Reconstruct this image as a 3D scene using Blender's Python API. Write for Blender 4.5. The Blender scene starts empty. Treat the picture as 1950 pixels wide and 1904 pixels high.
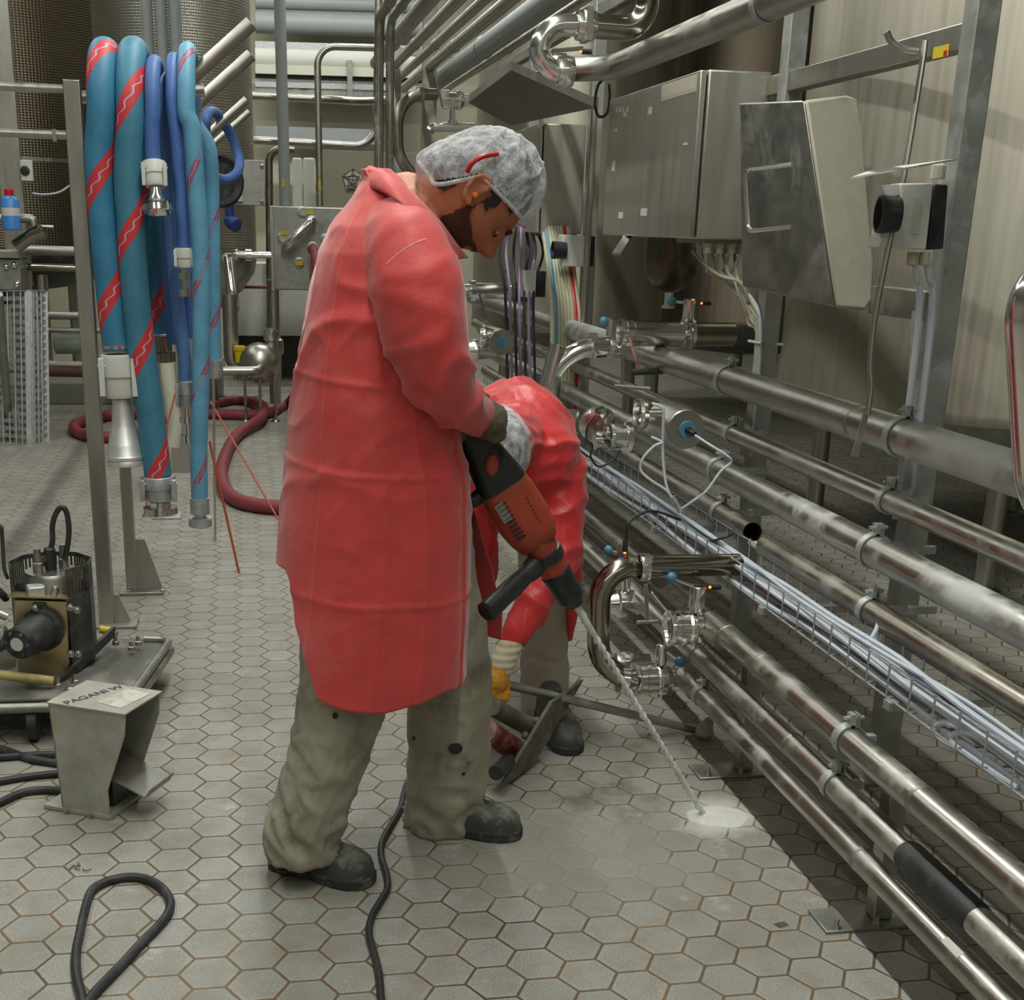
import bpy, bmesh, math, random
import numpy as np
from mathutils import Vector, Matrix, noise
random.seed(7)
S = bpy.context.scene
COL = S.collection
PI = math.pi

# ------------------------------------------------------------------ camera
FPX, CX, CY, CAMH = 2393.8, 892.3, 1198.55, 1.5
c_r = Vector((0.98527123, -0.16925091, 0.02438721))
c_u = Vector((0.02855416, 0.30345708, 0.95241717))
c_f = Vector((0.16859795, 0.93769288, -0.30382035))
CAM = Vector((0, 0, CAMH))
cd = bpy.data.cameras.new('camera')
cam = bpy.data.objects.new('camera', cd)
COL.objects.link(cam)
cam.matrix_world = Matrix(((c_r.x, c_u.x, -c_f.x, 0), (c_r.y, c_u.y, -c_f.y, 0), (c_r.z, c_u.z, -c_f.z, CAMH), (0, 0, 0, 1)))
cd.sensor_width = 36
cd.lens = FPX / 1950 * 36
cd.shift_x = (975 - CX) / 1950
cd.shift_y = (CY - 952) / 1950
cd.clip_start = 0.05
S.camera = cam

# ------------------------------------------------------------------ light and exposure
S.view_settings.view_transform = 'Standard'
S.view_settings.look = 'None'
S.view_settings.gamma = 1
S.view_settings.use_curve_mapping = False
S.view_settings.exposure = -0.06
w = bpy.data.worlds.new('world')
S.world = w
w.use_nodes = True
w.node_tree.nodes['Background'].inputs[0].default_value = (0.75, 0.8, 0.78, 1)
w.node_tree.nodes['Background'].inputs[1].default_value = 0.15

def strip(x, y, z, lx, ly, power, col=(0.98, 1.0, 0.94)):
    l = bpy.data.lights.new('fluorescent_strip', 'AREA')
    l.shape = 'RECTANGLE'
    l.size, l.size_y = lx, ly
    l.energy = power
    l.color = col
    o = bpy.data.objects.new('fluorescent_strip', l)
    o.location = (x, y, z)
    COL.objects.link(o)
    return o

strip(0.55, 3.6, 4.7, 0.10, 8.0, 245)
strip(-2.2, 5.0, 4.7, 0.10, 11.0, 125)
strip(0.2, 11.2, 4.7, 3.6, 0.14, 110)
strip(0.6, 14.6, 4.7, 5.0, 0.14, 130)
strip(0.4, -2.2, 4.7, 6.0, 0.14, 60)

# ------------------------------------------------------------------ helpers
def ray(px, py):
    return c_r * ((px - CX) / FPX) - c_u * ((py - CY) / FPX) + c_f
def P(px, py, Y):                      # the point on the sight line at depth Y
    r = ray(px, py)
    return CAM + r * (Y / r.y)
def PX(px, py, X):
    r = ray(px, py)
    return CAM + r * (X / r.x)
def PZ(px, py, z=0.0):
    r = ray(px, py)
    return CAM + r * ((z - CAMH) / r.z)

def frame(d):
    d = Vector(d).normalized()
    a = Vector((0, 0, 1)) if abs(d.z) < 0.9 else Vector((1, 0, 0))
    u = d.cross(a).normalized()
    return u, d.cross(u).normalized(), d

def catmull(pts, n=8, closed=False):
    pts = [Vector(p) for p in pts]
    if closed:
        q = [pts[-1]] + pts + pts[:2]
    else:
        q = [pts[0] * 2 - pts[1]] + pts + [pts[-1] * 2 - pts[-2]]
    out = []
    for i in range(1, len(q) - 2):
        p0, p1, p2, p3 = q[i - 1:i + 3]
        for k in range(n):
            t = k / n
            out.append(0.5 * ((2 * p1) + (p2 - p0) * t + (2 * p0 - 5 * p1 + 4 * p2 - p3) * t * t + (3 * p1 - p0 - 3 * p2 + p3) * t ** 3))
    if not closed:
        out.append(pts[-1])
    return out

def lerpn(vals, n):                    # resample a list of numbers the way catmull() does
    out = []
    for i in range(len(vals) - 1):
        for k in range(n):
            out.append(vals[i] + (vals[i + 1] - vals[i]) * k / n)
    out.append(vals[-1])
    return out

def bend(pts, r, n=8):                 # polyline with rounded corners
    pts = [Vector(p) for p in pts]
    out = [pts[0]]
    for i in range(1, len(pts) - 1):
        a, b, c = pts[i - 1:i + 2]
        d1, d2 = (a - b), (c - b)
        l = min(r, d1.length * 0.49, d2.length * 0.49) if not isinstance(r, (list, tuple)) else r[i - 1]
        ang = d1.angle(d2)
        if ang > 3.1:
            out.append(b); continue
        s = l
        p1, p2 = b + d1.normalized() * s, b + d2.normalized() * s
        rad = s * math.tan(ang / 2)
        bis = (d1.normalized() + d2.normalized()).normalized()
        cen = b + bis * (rad / math.sin(ang / 2))
        v1, v2 = (p1 - cen), (p2 - cen)
        th = v1.angle(v2)
        for k in range(n + 1):
            t = k / n
            out.append(cen + (v1 * math.sin((1 - t) * th) + v2 * math.sin(t * th)) / math.sin(th))
    out.append(pts[-1])
    return out

class MB:
    def __init__(s):
        s.v, s.f, s.uv = [], [], []
    def add(s, vs, fs, uvs=None):
        b = len(s.v)
        s.v += [Vector(x) for x in vs]
        for i, f in enumerate(fs):
            s.f.append([b + k for k in f])
            s.uv.append(uvs[i] if uvs else [(0, 0)] * len(f))
        return s
    def box(s, c, size, R=None):
        h = [x / 2 for x in size]
        vs = [Vector((sx * h[0], sy * h[1], sz * h[2])) for sx in (-1, 1) for sy in (-1, 1) for sz in (-1, 1)]
        if R: vs = [R @ v for v in vs]
        vs = [v + Vector(c) for v in vs]
        return s.add(vs, [(0, 1, 3, 2), (4, 6, 7, 5), (0, 4, 5, 1), (2, 3, 7, 6), (0, 2, 6, 4), (1, 5, 7, 3)])
    def bar(s, p0, p1, w, h, up=(0, 0, 1)):   # rectangular bar from p0 to p1
        p0, p1 = Vector(p0), Vector(p1)
        d = (p1 - p0).normalized()
        up = Vector(up)
        if abs(d.dot(up)) > 0.95: up = Vector((0, 1, 0)) if abs(d.y) < 0.9 else Vector((1, 0, 0))
        u = d.cross(up).normalized(); v = u.cross(d).normalized()
        vs = []
        for p in (p0, p1):
            for a, b in ((-1, -1), (1, -1), (1, 1), (-1, 1)):
                vs.append(p + u * (a * w / 2) + v * (b * h / 2))
        return s.add(vs, [(3, 2, 1, 0), (4, 5, 6, 7), (0, 1, 5, 4), (1, 2, 6, 5), (2, 3, 7, 6), (3, 0, 4, 7)])
    def hexa(s, pts):                  # eight corners: near/bottom loop of four, then far/top loop of four
        return s.add(pts, [(3, 2, 1, 0), (4, 5, 6, 7), (0, 1, 5, 4), (1, 2, 6, 5), (2, 3, 7, 6), (3, 0, 4, 7)])
    def prism(s, poly, vec):
        n = len(poly); vec = Vector(vec)
        vs = [Vector(p) for p in poly] + [Vector(p) + vec for p in poly]
        return s.add(vs, [list(range(n))[::-1], list(range(n, 2 * n))] + [(i, (i + 1) % n, n + (i + 1) % n, n + i) for i in range(n)])
    def tube(s, pts, r, seg=12, caps=True, closed=False, flat=1.0, open_=False):
        pts = [Vector(p) for p in pts]
        n = len(pts)
        rs = r if isinstance(r, (list, tuple)) else [r] * n
        def tan(i):
            a = pts[(i - 1) % n] if (closed or i > 0) else pts[0]
            b = pts[(i + 1) % n] if (closed or i < n - 1) else pts[-1]
            t = b - a
            return t.normalized() if t.length > 1e-9 else Vector((0, 0, 1))
        t0 = tan(0)
        u, v, _ = frame(t0)
        vs, L = [], [0.0]
        for i in range(n):
            t = tan(i)
            u = (u - t * u.dot(t)).normalized()
            v = t.cross(u)
            if i: L.append(L[-1] + (pts[i] - pts[i - 1]).length)
            for k in range(seg):
                a = 2 * PI * k / seg
                vs.append(pts[i] + (u * math.cos(a) + v * (math.sin(a) * flat)) * rs[i])
        fs, uv = [], []
        for i in range(n if closed else n - 1):
            j = (i + 1) % n
            li, lj = L[i], L[j] if j else L[-1] + (pts[0] - pts[-1]).length
            for k in range(seg):
                k2 = (k + 1) % seg
                fs.append((i * seg + k, i * seg + k2, j * seg + k2, j * seg + k))
                uv.append([(k / seg, li), ((k + 1) / seg, li), ((k + 1) / seg, lj), (k / seg, lj)])
        if caps and not closed and not open_:
            fs.append(tuple(range(seg))[::-1]); uv.append([(0, 0)] * seg)
            fs.append(tuple(range((n - 1) * seg, n * seg))); uv.append([(0, L[-1])] * seg)
        return s.add(vs, fs, uv)
    def lathe(s, p0, axis, prof, seg=24, caps=True):   # prof: (distance along axis, radius)
        u, v, d = frame(axis)
        p0 = Vector(p0)
        vs, fs, uv = [], [], []
        for t, r in prof:
            for k in range(seg):
                a = 2 * PI * k / seg
                vs.append(p0 + d * t + (u * math.cos(a) + v * math.sin(a)) * max(r, 1e-4))
        n = len(prof)
        for i in range(n - 1):
            for k in range(seg):
                k2 = (k + 1) % seg
                fs.append((i * seg + k, i * seg + k2, (i + 1) * seg + k2, (i + 1) * seg + k))
                uv.append([(k / seg, prof[i][0]), ((k + 1) / seg, prof[i][0]), ((k + 1) / seg, prof[i + 1][0]), (k / seg, prof[i + 1][0])])
        if caps:
            fs.append(tuple(range(seg))[::-1]); uv.append([(0, 0)] * seg)
            fs.append(tuple(range((n - 1) * seg, n * seg))); uv.append([(0, 0)] * seg)
        return s.add(vs, fs, uv)
    def sphere(s, c, r, seg=16, rings=10, sc=(1, 1, 1)):
        vs, fs = [], []
        c = Vector(c)
        for i in range(rings + 1):
            th = PI * i / rings
            for k in range(seg):
                a = 2 * PI * k / seg
                vs.append(c + Vector((math.sin(th) * math.cos(a) * r * sc[0], math.sin(th) * math.sin(a) * r * sc[1], math.cos(th) * r * sc[2])))
        for i in range(rings):
            for k in range(seg):
                k2 = (k + 1) % seg
                fs.append((i * seg + k, (i + 1) * seg + k, (i + 1) * seg + k2, i * seg + k2))
        return s.add(vs, fs)
    def grid(s, rows, closed=False, uvs=None):          # rows of points -> quads
        n, m = len(rows), len(rows[0])
        vs = [p for r in rows for p in r]
        fs, uv = [], []
        for i in range(n - 1):
            for k in range(m if closed else m - 1):
                k2 = (k + 1) % m
                fs.append((i * m + k, i * m + k2, (i + 1) * m + k2, (i + 1) * m + k))
                uv.append([(k / m, i / n), ((k + 1) / m, i / n), ((k + 1) / m, (i + 1) / n), (k / m, (i + 1) / n)])
        return s.add(vs, fs, uv)

def link(name, me, mat, parent=None):
    o = bpy.data.objects.new(name, me)
    COL.objects.link(o)
    if mat: me.materials.append(mat)
    if parent: o.parent = parent
    return o

def wloc(o):
    v = Vector((0, 0, 0))
    while o:
        v += o.location; o = o.parent
    return v

def obj(name, mb, mat, parent=None, bevel=0, sharp=35, solid=0, sub=0, base=False):
    off = wloc(parent) if parent else Vector((0, 0, 0))
    if not parent:                     # origin at the base of the thing
        xs = [v.x for v in mb.v]; ys = [v.y for v in mb.v]; zs = [v.z for v in mb.v]
        off = Vector(((min(xs) + max(xs)) / 2, (min(ys) + max(ys)) / 2, min(zs)))
    me = bpy.data.meshes.new(name)
    me.from_pydata([tuple(v - off) for v in mb.v], [], mb.f)
    uvl = me.uv_layers.new(name='uv')
    flat = [c for f in mb.uv for uv in f for c in uv]
    if len(flat) == 2 * len(me.loops): uvl.data.foreach_set('uv', flat)
    bm = bmesh.new(); bm.from_mesh(me)
    bmesh.ops.recalc_face_normals(bm, faces=bm.faces)
    bm.to_mesh(me); bm.free()
    me.shade_smooth()
    try: me.set_sharp_from_angle(angle=math.radians(sharp))
    except Exception: pass
    o = link(name, me, mat, parent)
    if not parent: o.location = off
    if solid:
        m = o.modifiers.new('thickness', 'SOLIDIFY'); m.thickness = solid; m.offset = 0
    if bevel:
        m = o.modifiers.new('bevel', 'BEVEL'); m.width = bevel; m.segments = 2; m.limit_method = 'ANGLE'; m.angle_limit = math.radians(40); m.harden_normals = False
    if sub:
        m = o.modifiers.new('sub', 'SUBSURF'); m.levels = sub; m.render_levels = sub
    return o

def tag(o, label, cat, group=None):
    o['label'] = label; o['category'] = cat
    if group: o['group'] = group
    return o

def thing(name, label, cat, loc, group=None):
    o = bpy.data.objects.new(name, None)
    COL.objects.link(o)
    o.location = loc
    o.empty_display_size = 0.1
    return tag(o, label, cat, group)

def struct(o):
    o['kind'] = 'structure'
    return o

def copy_tree(o, parent=None):
    c = o.copy(); COL.objects.link(c)
    if parent: c.parent = parent
    for ch in list(o.children): copy_tree(ch, c)
    return c

# ------------------------------------------------------------------ materials
def srgb(r, g, b):
    f = lambda x: ((x / 255 + 0.055) / 1.055) ** 2.4 if x > 10.3 else x / 255 / 12.92
    return (f(r), f(g), f(b), 1)

def newmat(name):
    m = bpy.data.materials.new(name)
    m.use_nodes = True
    nt = m.node_tree
    return m, nt, nt.nodes['Principled BSDF']

def N(nt, t, **kw):
    n = nt.nodes.new(t)
    for k, v in kw.items():
        if k in n.inputs: n.inputs[k].default_value = v
        else: setattr(n, k, v)
    return n

def ramp(nt, fac, stops):
    r = nt.nodes.new('ShaderNodeValToRGB')
    e = r.color_ramp.elements
    while len(e) < len(stops): e.new(0.5)
    for i, (p, c) in enumerate(stops):
        e[i].position = p; e[i].color = c if len(c) == 4 else (*c, 1)
    nt.links.new(fac, r.inputs[0])
    return r.outputs[0]

def mixc(nt, fac, a, b, mode='MIX'):
    m = nt.nodes.new('ShaderNodeMix'); m.data_type = 'RGBA'; m.blend_type = mode
    for s, v in ((m.inputs[0], fac), (m.inputs[6], a), (m.inputs[7], b)):
        if hasattr(v, 'is_output'): nt.links.new(v, s)
        else: s.default_value = v
    return m.outputs[2]

def math_(nt, op, a, b=None, c=None):
    m = nt.nodes.new('ShaderNodeMath'); m.operation = op
    for i, v in enumerate((a, b, c)):
        if v is None: continue
        if hasattr(v, 'is_output'): nt.links.new(v, m.inputs[i])
        else: m.inputs[i].default_value = v
    return m.outputs[0]

def noise_(nt, scale, detail=4, rough=0.55, vec=None, coord='Object', stretch=None):
    if vec is None:
        tc = nt.nodes.new('ShaderNodeTexCoord'); vec = tc.outputs[coord]
    if stretch:
        mp = nt.nodes.new('ShaderNodeMapping'); mp.inputs['Scale'].default_value = stretch
        nt.links.new(vec, mp.inputs[0]); vec = mp.outputs[0]
    n = N(nt, 'ShaderNodeTexNoise', Scale=scale, Detail=detail, Roughness=rough)
    nt.links.new(vec, n.inputs['Vector'])
    return n.outputs['Fac']

def bump_(nt, bs, h, strength=0.2, dist=0.01):
    b = N(nt, 'ShaderNodeBump', Strength=strength, Distance=dist)
    nt.links.new(h, b.inputs['Height'])
    nt.links.new(b.outputs[0], bs.inputs['Normal'])

def plain(name, col, rough=0.5, metal=0.0, var=0.12, scale=12, bump=0.0, spec=0.5, dirt=None, dirtamt=0.4, stretch=None, rvar=0.1, dscale=6):
    m, nt, bs = newmat(name)
    n = noise_(nt, scale, 5, 0.6, stretch=stretch)
    dark = tuple(c * (1 - var) for c in col[:3]); lite = tuple(min(1, c * (1 + var)) for c in col[:3])
    c = ramp(nt, n, [(0.3, dark), (0.7, lite)])
    rsock = math_(nt, 'MULTIPLY_ADD', n, rvar * 2, rough - rvar)
    if dirt:
        d = noise_(nt, dscale, 7, 0.7)
        f = ramp(nt, d, [(0.5, (0, 0, 0)), (0.72, (dirtamt,) * 3)])
        c = mixc(nt, f, c, dirt)
        rsock = math_(nt, 'ADD', rsock, math_(nt, 'MULTIPLY', f, 0.5))
        if metal:
            nt.links.new(math_(nt, 'SUBTRACT', metal, math_(nt, 'MULTIPLY', f, 0.9)), bs.inputs['Metallic'])
    nt.links.new(c, bs.inputs['Base Color'])
    nt.links.new(rsock, bs.inputs['Roughness'])
    if not (dirt and metal): bs.inputs['Metallic'].default_value = metal
    bs.inputs['Specular IOR Level'].default_value = spec
    if bump: bump_(nt, bs, n, bump)
    return m

M = {}
M['steel'] = plain('brushed_steel', (0.46, 0.445, 0.40), 0.36, 1, 0.10, 30, stretch=(1, 1, 0.15))
M['pipe'] = plain('pipe_steel', (0.45, 0.435, 0.39), 0.32, 1, 0.14, 9, dirt=(0.42, 0.42, 0.40, 1), dirtamt=0.55, dscale=7)
M['pipe_dusty'] = plain('dusty_pipe_steel', (0.45, 0.44, 0.40), 0.36, 1, 0.14, 9, dirt=(0.40, 0.41, 0.40, 1), dirtamt=0.9, dscale=4)
M['pipe_brown'] = plain('tarnished_pipe_steel', (0.33, 0.30, 0.25), 0.34, 1, 0.2, 8, dirt=(0.35, 0.35, 0.33, 1), dirtamt=0.5)
def mat_dusty(name, ranges):
    m, nt, bs = newmat(name)
    geo = N(nt, 'ShaderNodeNewGeometry')
    sx = N(nt, 'ShaderNodeSeparateXYZ'); nt.links.new(geo.outputs['Position'], sx.inputs[0])
    n = noise_(nt, 9, 5, .6, vec=geo.outputs['Position']); big = noise_(nt, 5, 7, .68, vec=geo.outputs['Position'])
    f = None
    for lo, hi, amt in ranges:
        a = N(nt, 'ShaderNodeMapRange'); a.inputs['From Min'].default_value = lo - .04; a.inputs['From Max'].default_value = lo + .04
        b = N(nt, 'ShaderNodeMapRange'); b.inputs['From Min'].default_value = hi + .04; b.inputs['From Max'].default_value = hi - .04
        nt.links.new(sx.outputs[1], a.inputs[0]); nt.links.new(sx.outputs[1], b.inputs[0])
        g = math_(nt, 'MULTIPLY', math_(nt, 'MULTIPLY', a.outputs[0], b.outputs[0]), amt)
        f = g if f is None else math_(nt, 'MAXIMUM', f, g)
    d = ramp(nt, math_(nt, 'ADD', big, math_(nt, 'MULTIPLY_ADD', f, .42, -.06)), [(.5, (0, 0, 0)), (.72, (.95,) * 3)])
    c = mixc(nt, d, ramp(nt, n, [(.3, (.36, .35, .31)), (.7, (.5, .49, .45))]), (.50, .51, .50, 1))
    nt.links.new(c, bs.inputs['Base Color'])
    nt.links.new(math_(nt, 'SUBTRACT', 1.0, math_(nt, 'MULTIPLY', d, .92)), bs.inputs['Metallic'])
    nt.links.new(math_(nt, 'ADD', math_(nt, 'MULTIPLY_ADD', n, .16, .26), math_(nt, 'MULTIPLY', d, .45)), bs.inputs['Roughness'])
    return m
M['pipeA'] = mat_dusty('dusty_pipe_a', [(0.5, 2.95, .55), (5.6, 6.5, .5)])
M['pipeC'] = mat_dusty('dusty_pipe_c', [(2.15, 2.75, .42), (3.2, 3.6, .15)])
M['chrome'] = plain('polished_steel', (0.84, 0.83, 0.80), 0.16, 1, 0.05, 10, rvar=0.04)
M['dark_chrome'] = plain('tarnished_polished_steel', (0.34, 0.31, 0.26), 0.18, 1, 0.15, 6, rvar=0.05)
M['dull'] = plain('dull_grey_steel', (0.36, 0.36, 0.33), 0.45, 1, 0.15, 14, dirt=(0.2, 0.19, 0.17, 1), dirtamt=0.5)
M['galv'] = plain('galvanised_steel', (0.5, 0.52, 0.52), 0.5, 0.8, 0.2, 40)
M['aluminium'] = plain('dull_aluminium', (0.78, 0.78, 0.75), 0.42, 0.75, 0.06, 20)
M['dark_metal'] = plain('dark_steel', (0.07, 0.07, 0.065), 0.5, 0.6, 0.3, 12, dirt=(0.2, 0.19, 0.17, 1), dirtamt=0.5)
M['black'] = plain('black_rubber', (0.02, 0.021, 0.022), 0.55, 0, 0.3, 20, dirt=(0.18, 0.18, 0.17, 1), dirtamt=0.35, dscale=14)
M['blackplastic'] = plain('black_plastic', (0.018, 0.018, 0.02), 0.4, 0, 0.3, 20, dirt=(0.16, 0.15, 0.14, 1), dirtamt=0.25)
M['white'] = plain('white_plastic', srgb(205, 206, 200), 0.45, 0, 0.05)
M['offwhite'] = plain('offwhite_panel', srgb(196, 196, 180), 0.55, 0, 0.06, 5)
M['lightgrey'] = plain('light_grey_paint', srgb(150, 155, 155), 0.5, 0, 0.06, 6)
M['cable'] = plain('grey_white_cable', srgb(188, 196, 204), 0.45, 0, 0.06, 20)
M['cable_beige'] = plain('beige_cable', srgb(170, 168, 140), 0.5, 0, 0.1, 20)
M['cable_violet'] = plain('violet_cable', srgb(150, 125, 160), 0.5, 0, 0.1, 20)
M['blueknob'] = plain('blue_plastic', srgb(78, 132, 160), 0.4, 0, 0.08)
M['yellow'] = plain('yellow_plastic', srgb(205, 180, 30), 0.5, 0, 0.08)
M['redplastic'] = plain('red_plastic', srgb(190, 30, 40), 0.35, 0, 0.1)
M['redhose'] = plain('red_rubber_hose', srgb(128, 48, 56), 0.6, 0, 0.12, 14, bump=0.1)
M['orange_rod'] = plain('orange_red_paint', srgb(168, 78, 54), 0.5, 0, 0.12)
M['insulation'] = plain('white_foam_board', srgb(182, 176, 158), 0.8, 0, 0.06, 30, bump=0.05, dirt=(0.3, 0.28, 0.22, 1), dirtamt=0.3)
M['bolt'] = plain('zinc_bolt', (0.5, 0.49, 0.46), 0.35, 1, 0.1)
M['ply'] = plain('concrete_grey', srgb(120, 120, 112), 0.85, 0, 0.1, 8)
M['led'], nt_, b_ = newmat('red_led')
b_.inputs['Emission Color'].default_value = (1, 0.12, 0.03, 1)
b_.inputs['Emission Strength'].default_value = 6
b_.inputs['Base Color'].default_value = (0.6, 0.05, 0.02, 1)

def mat_clad(name, a, b, rough=0.42):      # vertical-grained tank cladding
    m, nt, bs = newmat(name)
    n1 = noise_(nt, 3.0, 6, 0.65, stretch=(9, 9, 0.35))
    n2 = noise_(nt, 1.1, 4, 0.6)
    c = ramp(nt, math_(nt, 'ADD', math_(nt, 'MULTIPLY', n1, 0.55), math_(nt, 'MULTIPLY', n2, 0.45)), [(0.35, a), (0.66, b)])
    nt.links.new(c, bs.inputs['Base Color'])
    bs.inputs['Metallic'].default_value = 0.85
    nt.links.new(math_(nt, 'MULTIPLY_ADD', n1, 0.2, rough - 0.1), bs.inputs['Roughness'])
    bump_(nt, bs, n1, 0.06)
    return m
M['clad'] = mat_clad('tank_cladding', (0.345, 0.31, 0.245), (0.47, 0.44, 0.365))
M['clad_dark'] = mat_clad('dark_tank_cladding', (0.09, 0.07, 0.05), (0.17, 0.14, 0.1))

def mat_dimple(name, col):                 # quilted stainless jacket of the back tanks
    m, nt, bs = newmat(name)
    tc = N(nt, 'ShaderNodeTexCoord')
    sx = N(nt, 'ShaderNodeSeparateXYZ'); nt.links.new(tc.outputs['UV'], sx.inputs[0])
    u = math_(nt, 'MULTIPLY', sx.outputs[0], 2 * PI * 150)
    v = math_(nt, 'MULTIPLY', sx.outputs[1], 2 * PI * 24)
    h = math_(nt, 'MULTIPLY', math_(nt, 'SINE', math_(nt, 'ADD', u, v)), math_(nt, 'SINE', math_(nt, 'SUBTRACT', u, v)))
    n = noise_(nt, 1.2, 4)
    c = ramp(nt, n, [(0.3, tuple(x * 0.75 for x in col)), (0.7, col)])
    nt.links.new(c, bs.inputs['Base Color'])
    bs.inputs['Metallic'].default_value = 0.9
    bs.inputs['Roughness'].default_value = 0.36
    bump_(nt, bs, h, 0.22, 0.008)
    return m
M['dimple_dark'] = mat_dimple('quilted_steel_dark', (0.20, 0.165, 0.115))  # dark brown colour stands in for the dark this steel reflects
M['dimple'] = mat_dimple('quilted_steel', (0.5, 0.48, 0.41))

# --- hexagonal floor tiles (side s, centre x0, y0), worn and wet in places
def mat_floor():
    m, nt, bs = newmat('hexagonal_floor_tiles')
    s, x0, y0 = 0.06555, -0.2090, 2.9707
    geo = N(nt, 'ShaderNodeNewGeometry')
    sx = N(nt, 'ShaderNodeSeparateXYZ'); nt.links.new(geo.outputs['Position'], sx.inputs[0])
    X = math_(nt, 'SUBTRACT', sx.outputs[0], x0); Y = math_(nt, 'SUBTRACT', sx.outputs[1], y0)
    PXp, PYp = 3 * s, math.sqrt(3) * s
    def cell(ox, oy):
        ix = math_(nt, 'ROUND', math_(nt, 'DIVIDE', math_(nt, 'SUBTRACT', X, ox), PXp))
        iy = math_(nt, 'ROUND', math_(nt, 'DIVIDE', math_(nt, 'SUBTRACT', Y, oy), PYp))
        gx = math_(nt, 'SUBTRACT', math_(nt, 'SUBTRACT', X, ox), math_(nt, 'MULTIPLY', ix, PXp))
        gy = math_(nt, 'SUBTRACT', math_(nt, 'SUBTRACT', Y, oy), math_(nt, 'MULTIPLY', iy, PYp))
        ax, ay = math_(nt, 'ABSOLUTE', gx), math_(nt, 'ABSOLUTE', gy)
        d = math_(nt, 'MAXIMUM', ay, math_(nt, 'ADD', math_(nt, 'MULTIPLY', ax, 0.8660254), math_(nt, 'MULTIPLY', ay, 0.5)))
        return d, ix, iy
    da, iax, iay = cell(0, 0)
    db, ibx, iby = cell(PXp / 2, PYp / 2)
    d = math_(nt, 'MINIMUM', da, db)
    isa = math_(nt, 'LESS_THAN', da, db)
    def pick(a, b): return math_(nt, 'ADD', math_(nt, 'MULTIPLY', isa, a), math_(nt, 'MULTIPLY', math_(nt, 'SUBTRACT', 1.0, isa), b))
    cid = N(nt, 'ShaderNodeCombineXYZ')
    nt.links.new(pick(iax, math_(nt, 'ADD', ibx, 0.37)), cid.inputs[0]); nt.links.new(pick(iay, math_(nt, 'ADD', iby, 0.71)), cid.inputs[1])
    wn = N(nt, 'ShaderNodeTexWhiteNoise'); nt.links.new(cid.outputs[0], wn.inputs[0])
    half = 0.8660254 * s
    wob = math_(nt, 'MULTIPLY_ADD', noise_(nt, 60, 3, vec=geo.outputs['Position']), 0.003, -0.0015)
    d2 = math_(nt, 'ADD', d, wob)
    grout = N(nt, 'ShaderNodeMapRange'); grout.interpolation_type = 'SMOOTHSTEP'
    grout.inputs['From Min'].default_value = half - 0.0040; grout.inputs['From Max'].default_value = half - 0.0022
    nt.links.new(d2, grout.inputs[0])
    edge = N(nt, 'ShaderNodeMapRange'); edge.inputs['From Min'].default_value = half - 0.014; edge.inputs['From Max'].default_value = half - 0.002
    nt.links.new(d2, edge.inputs[0])
    speck = noise_(nt, 260, 3, 0.7, vec=geo.outputs['Position'])
    big = noise_(nt, 1.6, 5, 0.6, vec=geo.outputs['Position'])
    mid = noise_(nt, 9, 6, 0.65, vec=geo.outputs['Position'])
    tile = ramp(nt, speck, [(0.28, srgb(96, 94, 87)), (0.5, srgb(152, 150, 143)), (0.75, srgb(184, 183, 176))])
    tile = mixc(nt, math_(nt, 'MULTIPLY', edge.outputs[0], 0.22), tile, srgb(190, 189, 182))  # tile rims painted paler, as if catching the light
    tile = mixc(nt, math_(nt, 'MULTIPLY', wn.outputs['Value'], 0.26), tile, srgb(110, 108, 100))
    tile = mixc(nt, ramp(nt, mid, [(0.46, (0, 0, 0)), (0.72, (0.62,) * 3)]), tile, srgb(124, 114, 94))
    tile = mixc(nt, ramp(nt, big, [(0.45, (0, 0, 0)), (0.7, (0.5,) * 3)]), tile, srgb(120, 116, 100))
    white = noise_(nt, 5, 8, 0.75, vec=geo.outputs['Position'])
    tile = mixc(nt, ramp(nt, white, [(0.6, (0, 0, 0)), (0.7, (0.6,) * 3)]), tile, srgb(196, 196, 190))
    gcol = ramp(nt, noise_(nt, 3, 4, vec=geo.outputs['Position']), [(0.35, srgb(80, 66, 48)), (0.65, srgb(116, 92, 60))])
    # pale drilling dust trodden over the tiles round the two workers
    dx = math_(nt, 'SUBTRACT', sx.outputs[0], .80); dy = math_(nt, 'SUBTRACT', sx.outputs[1], 2.78)
    rad = math_(nt, 'SQRT', math_(nt, 'ADD', math_(nt, 'MULTIPLY', dx, dx), math_(nt, 'MULTIPLY', math_(nt, 'MULTIPLY', dy, dy), 1.6)))
    dust = math_(nt, 'ADD', math_(nt, 'SUBTRACT', .78, rad), math_(nt, 'MULTIPLY_ADD', mid, .9, -.5))
    dustf = ramp(nt, dust, [(.30, (0, 0, 0)), (.52, (.85,) * 3)])
    gmask = math_(nt, 'MULTIPLY', grout.outputs[0], math_(nt, 'SUBTRACT', 1.0, dustf))
    tile = mixc(nt, math_(nt, 'MULTIPLY', dustf, .35), tile, srgb(146, 142, 126))
    sx_ = math_(nt, 'SUBTRACT', sx.outputs[0], .93); sy_ = math_(nt, 'SUBTRACT', sx.outputs[1], 3.12)
    srad = math_(nt, 'SQRT', math_(nt, 'ADD', math_(nt, 'MULTIPLY', sx_, sx_), math_(nt, 'MULTIPLY', sy_, sy_)))
    mud = ramp(nt, math_(nt, 'ADD', math_(nt, 'SUBTRACT', .3, srad), math_(nt, 'MULTIPLY_ADD', mid, .6, -.32)), [(.12, (0, 0, 0)), (.3, (.7,) * 3)])
    tile = mixc(nt, mud, tile, srgb(82, 76, 62))
    hx = math_(nt, 'SUBTRACT', sx.outputs[0], HOLE[0]); hy = math_(nt, 'SUBTRACT', sx.outputs[1], HOLE[1])
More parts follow.
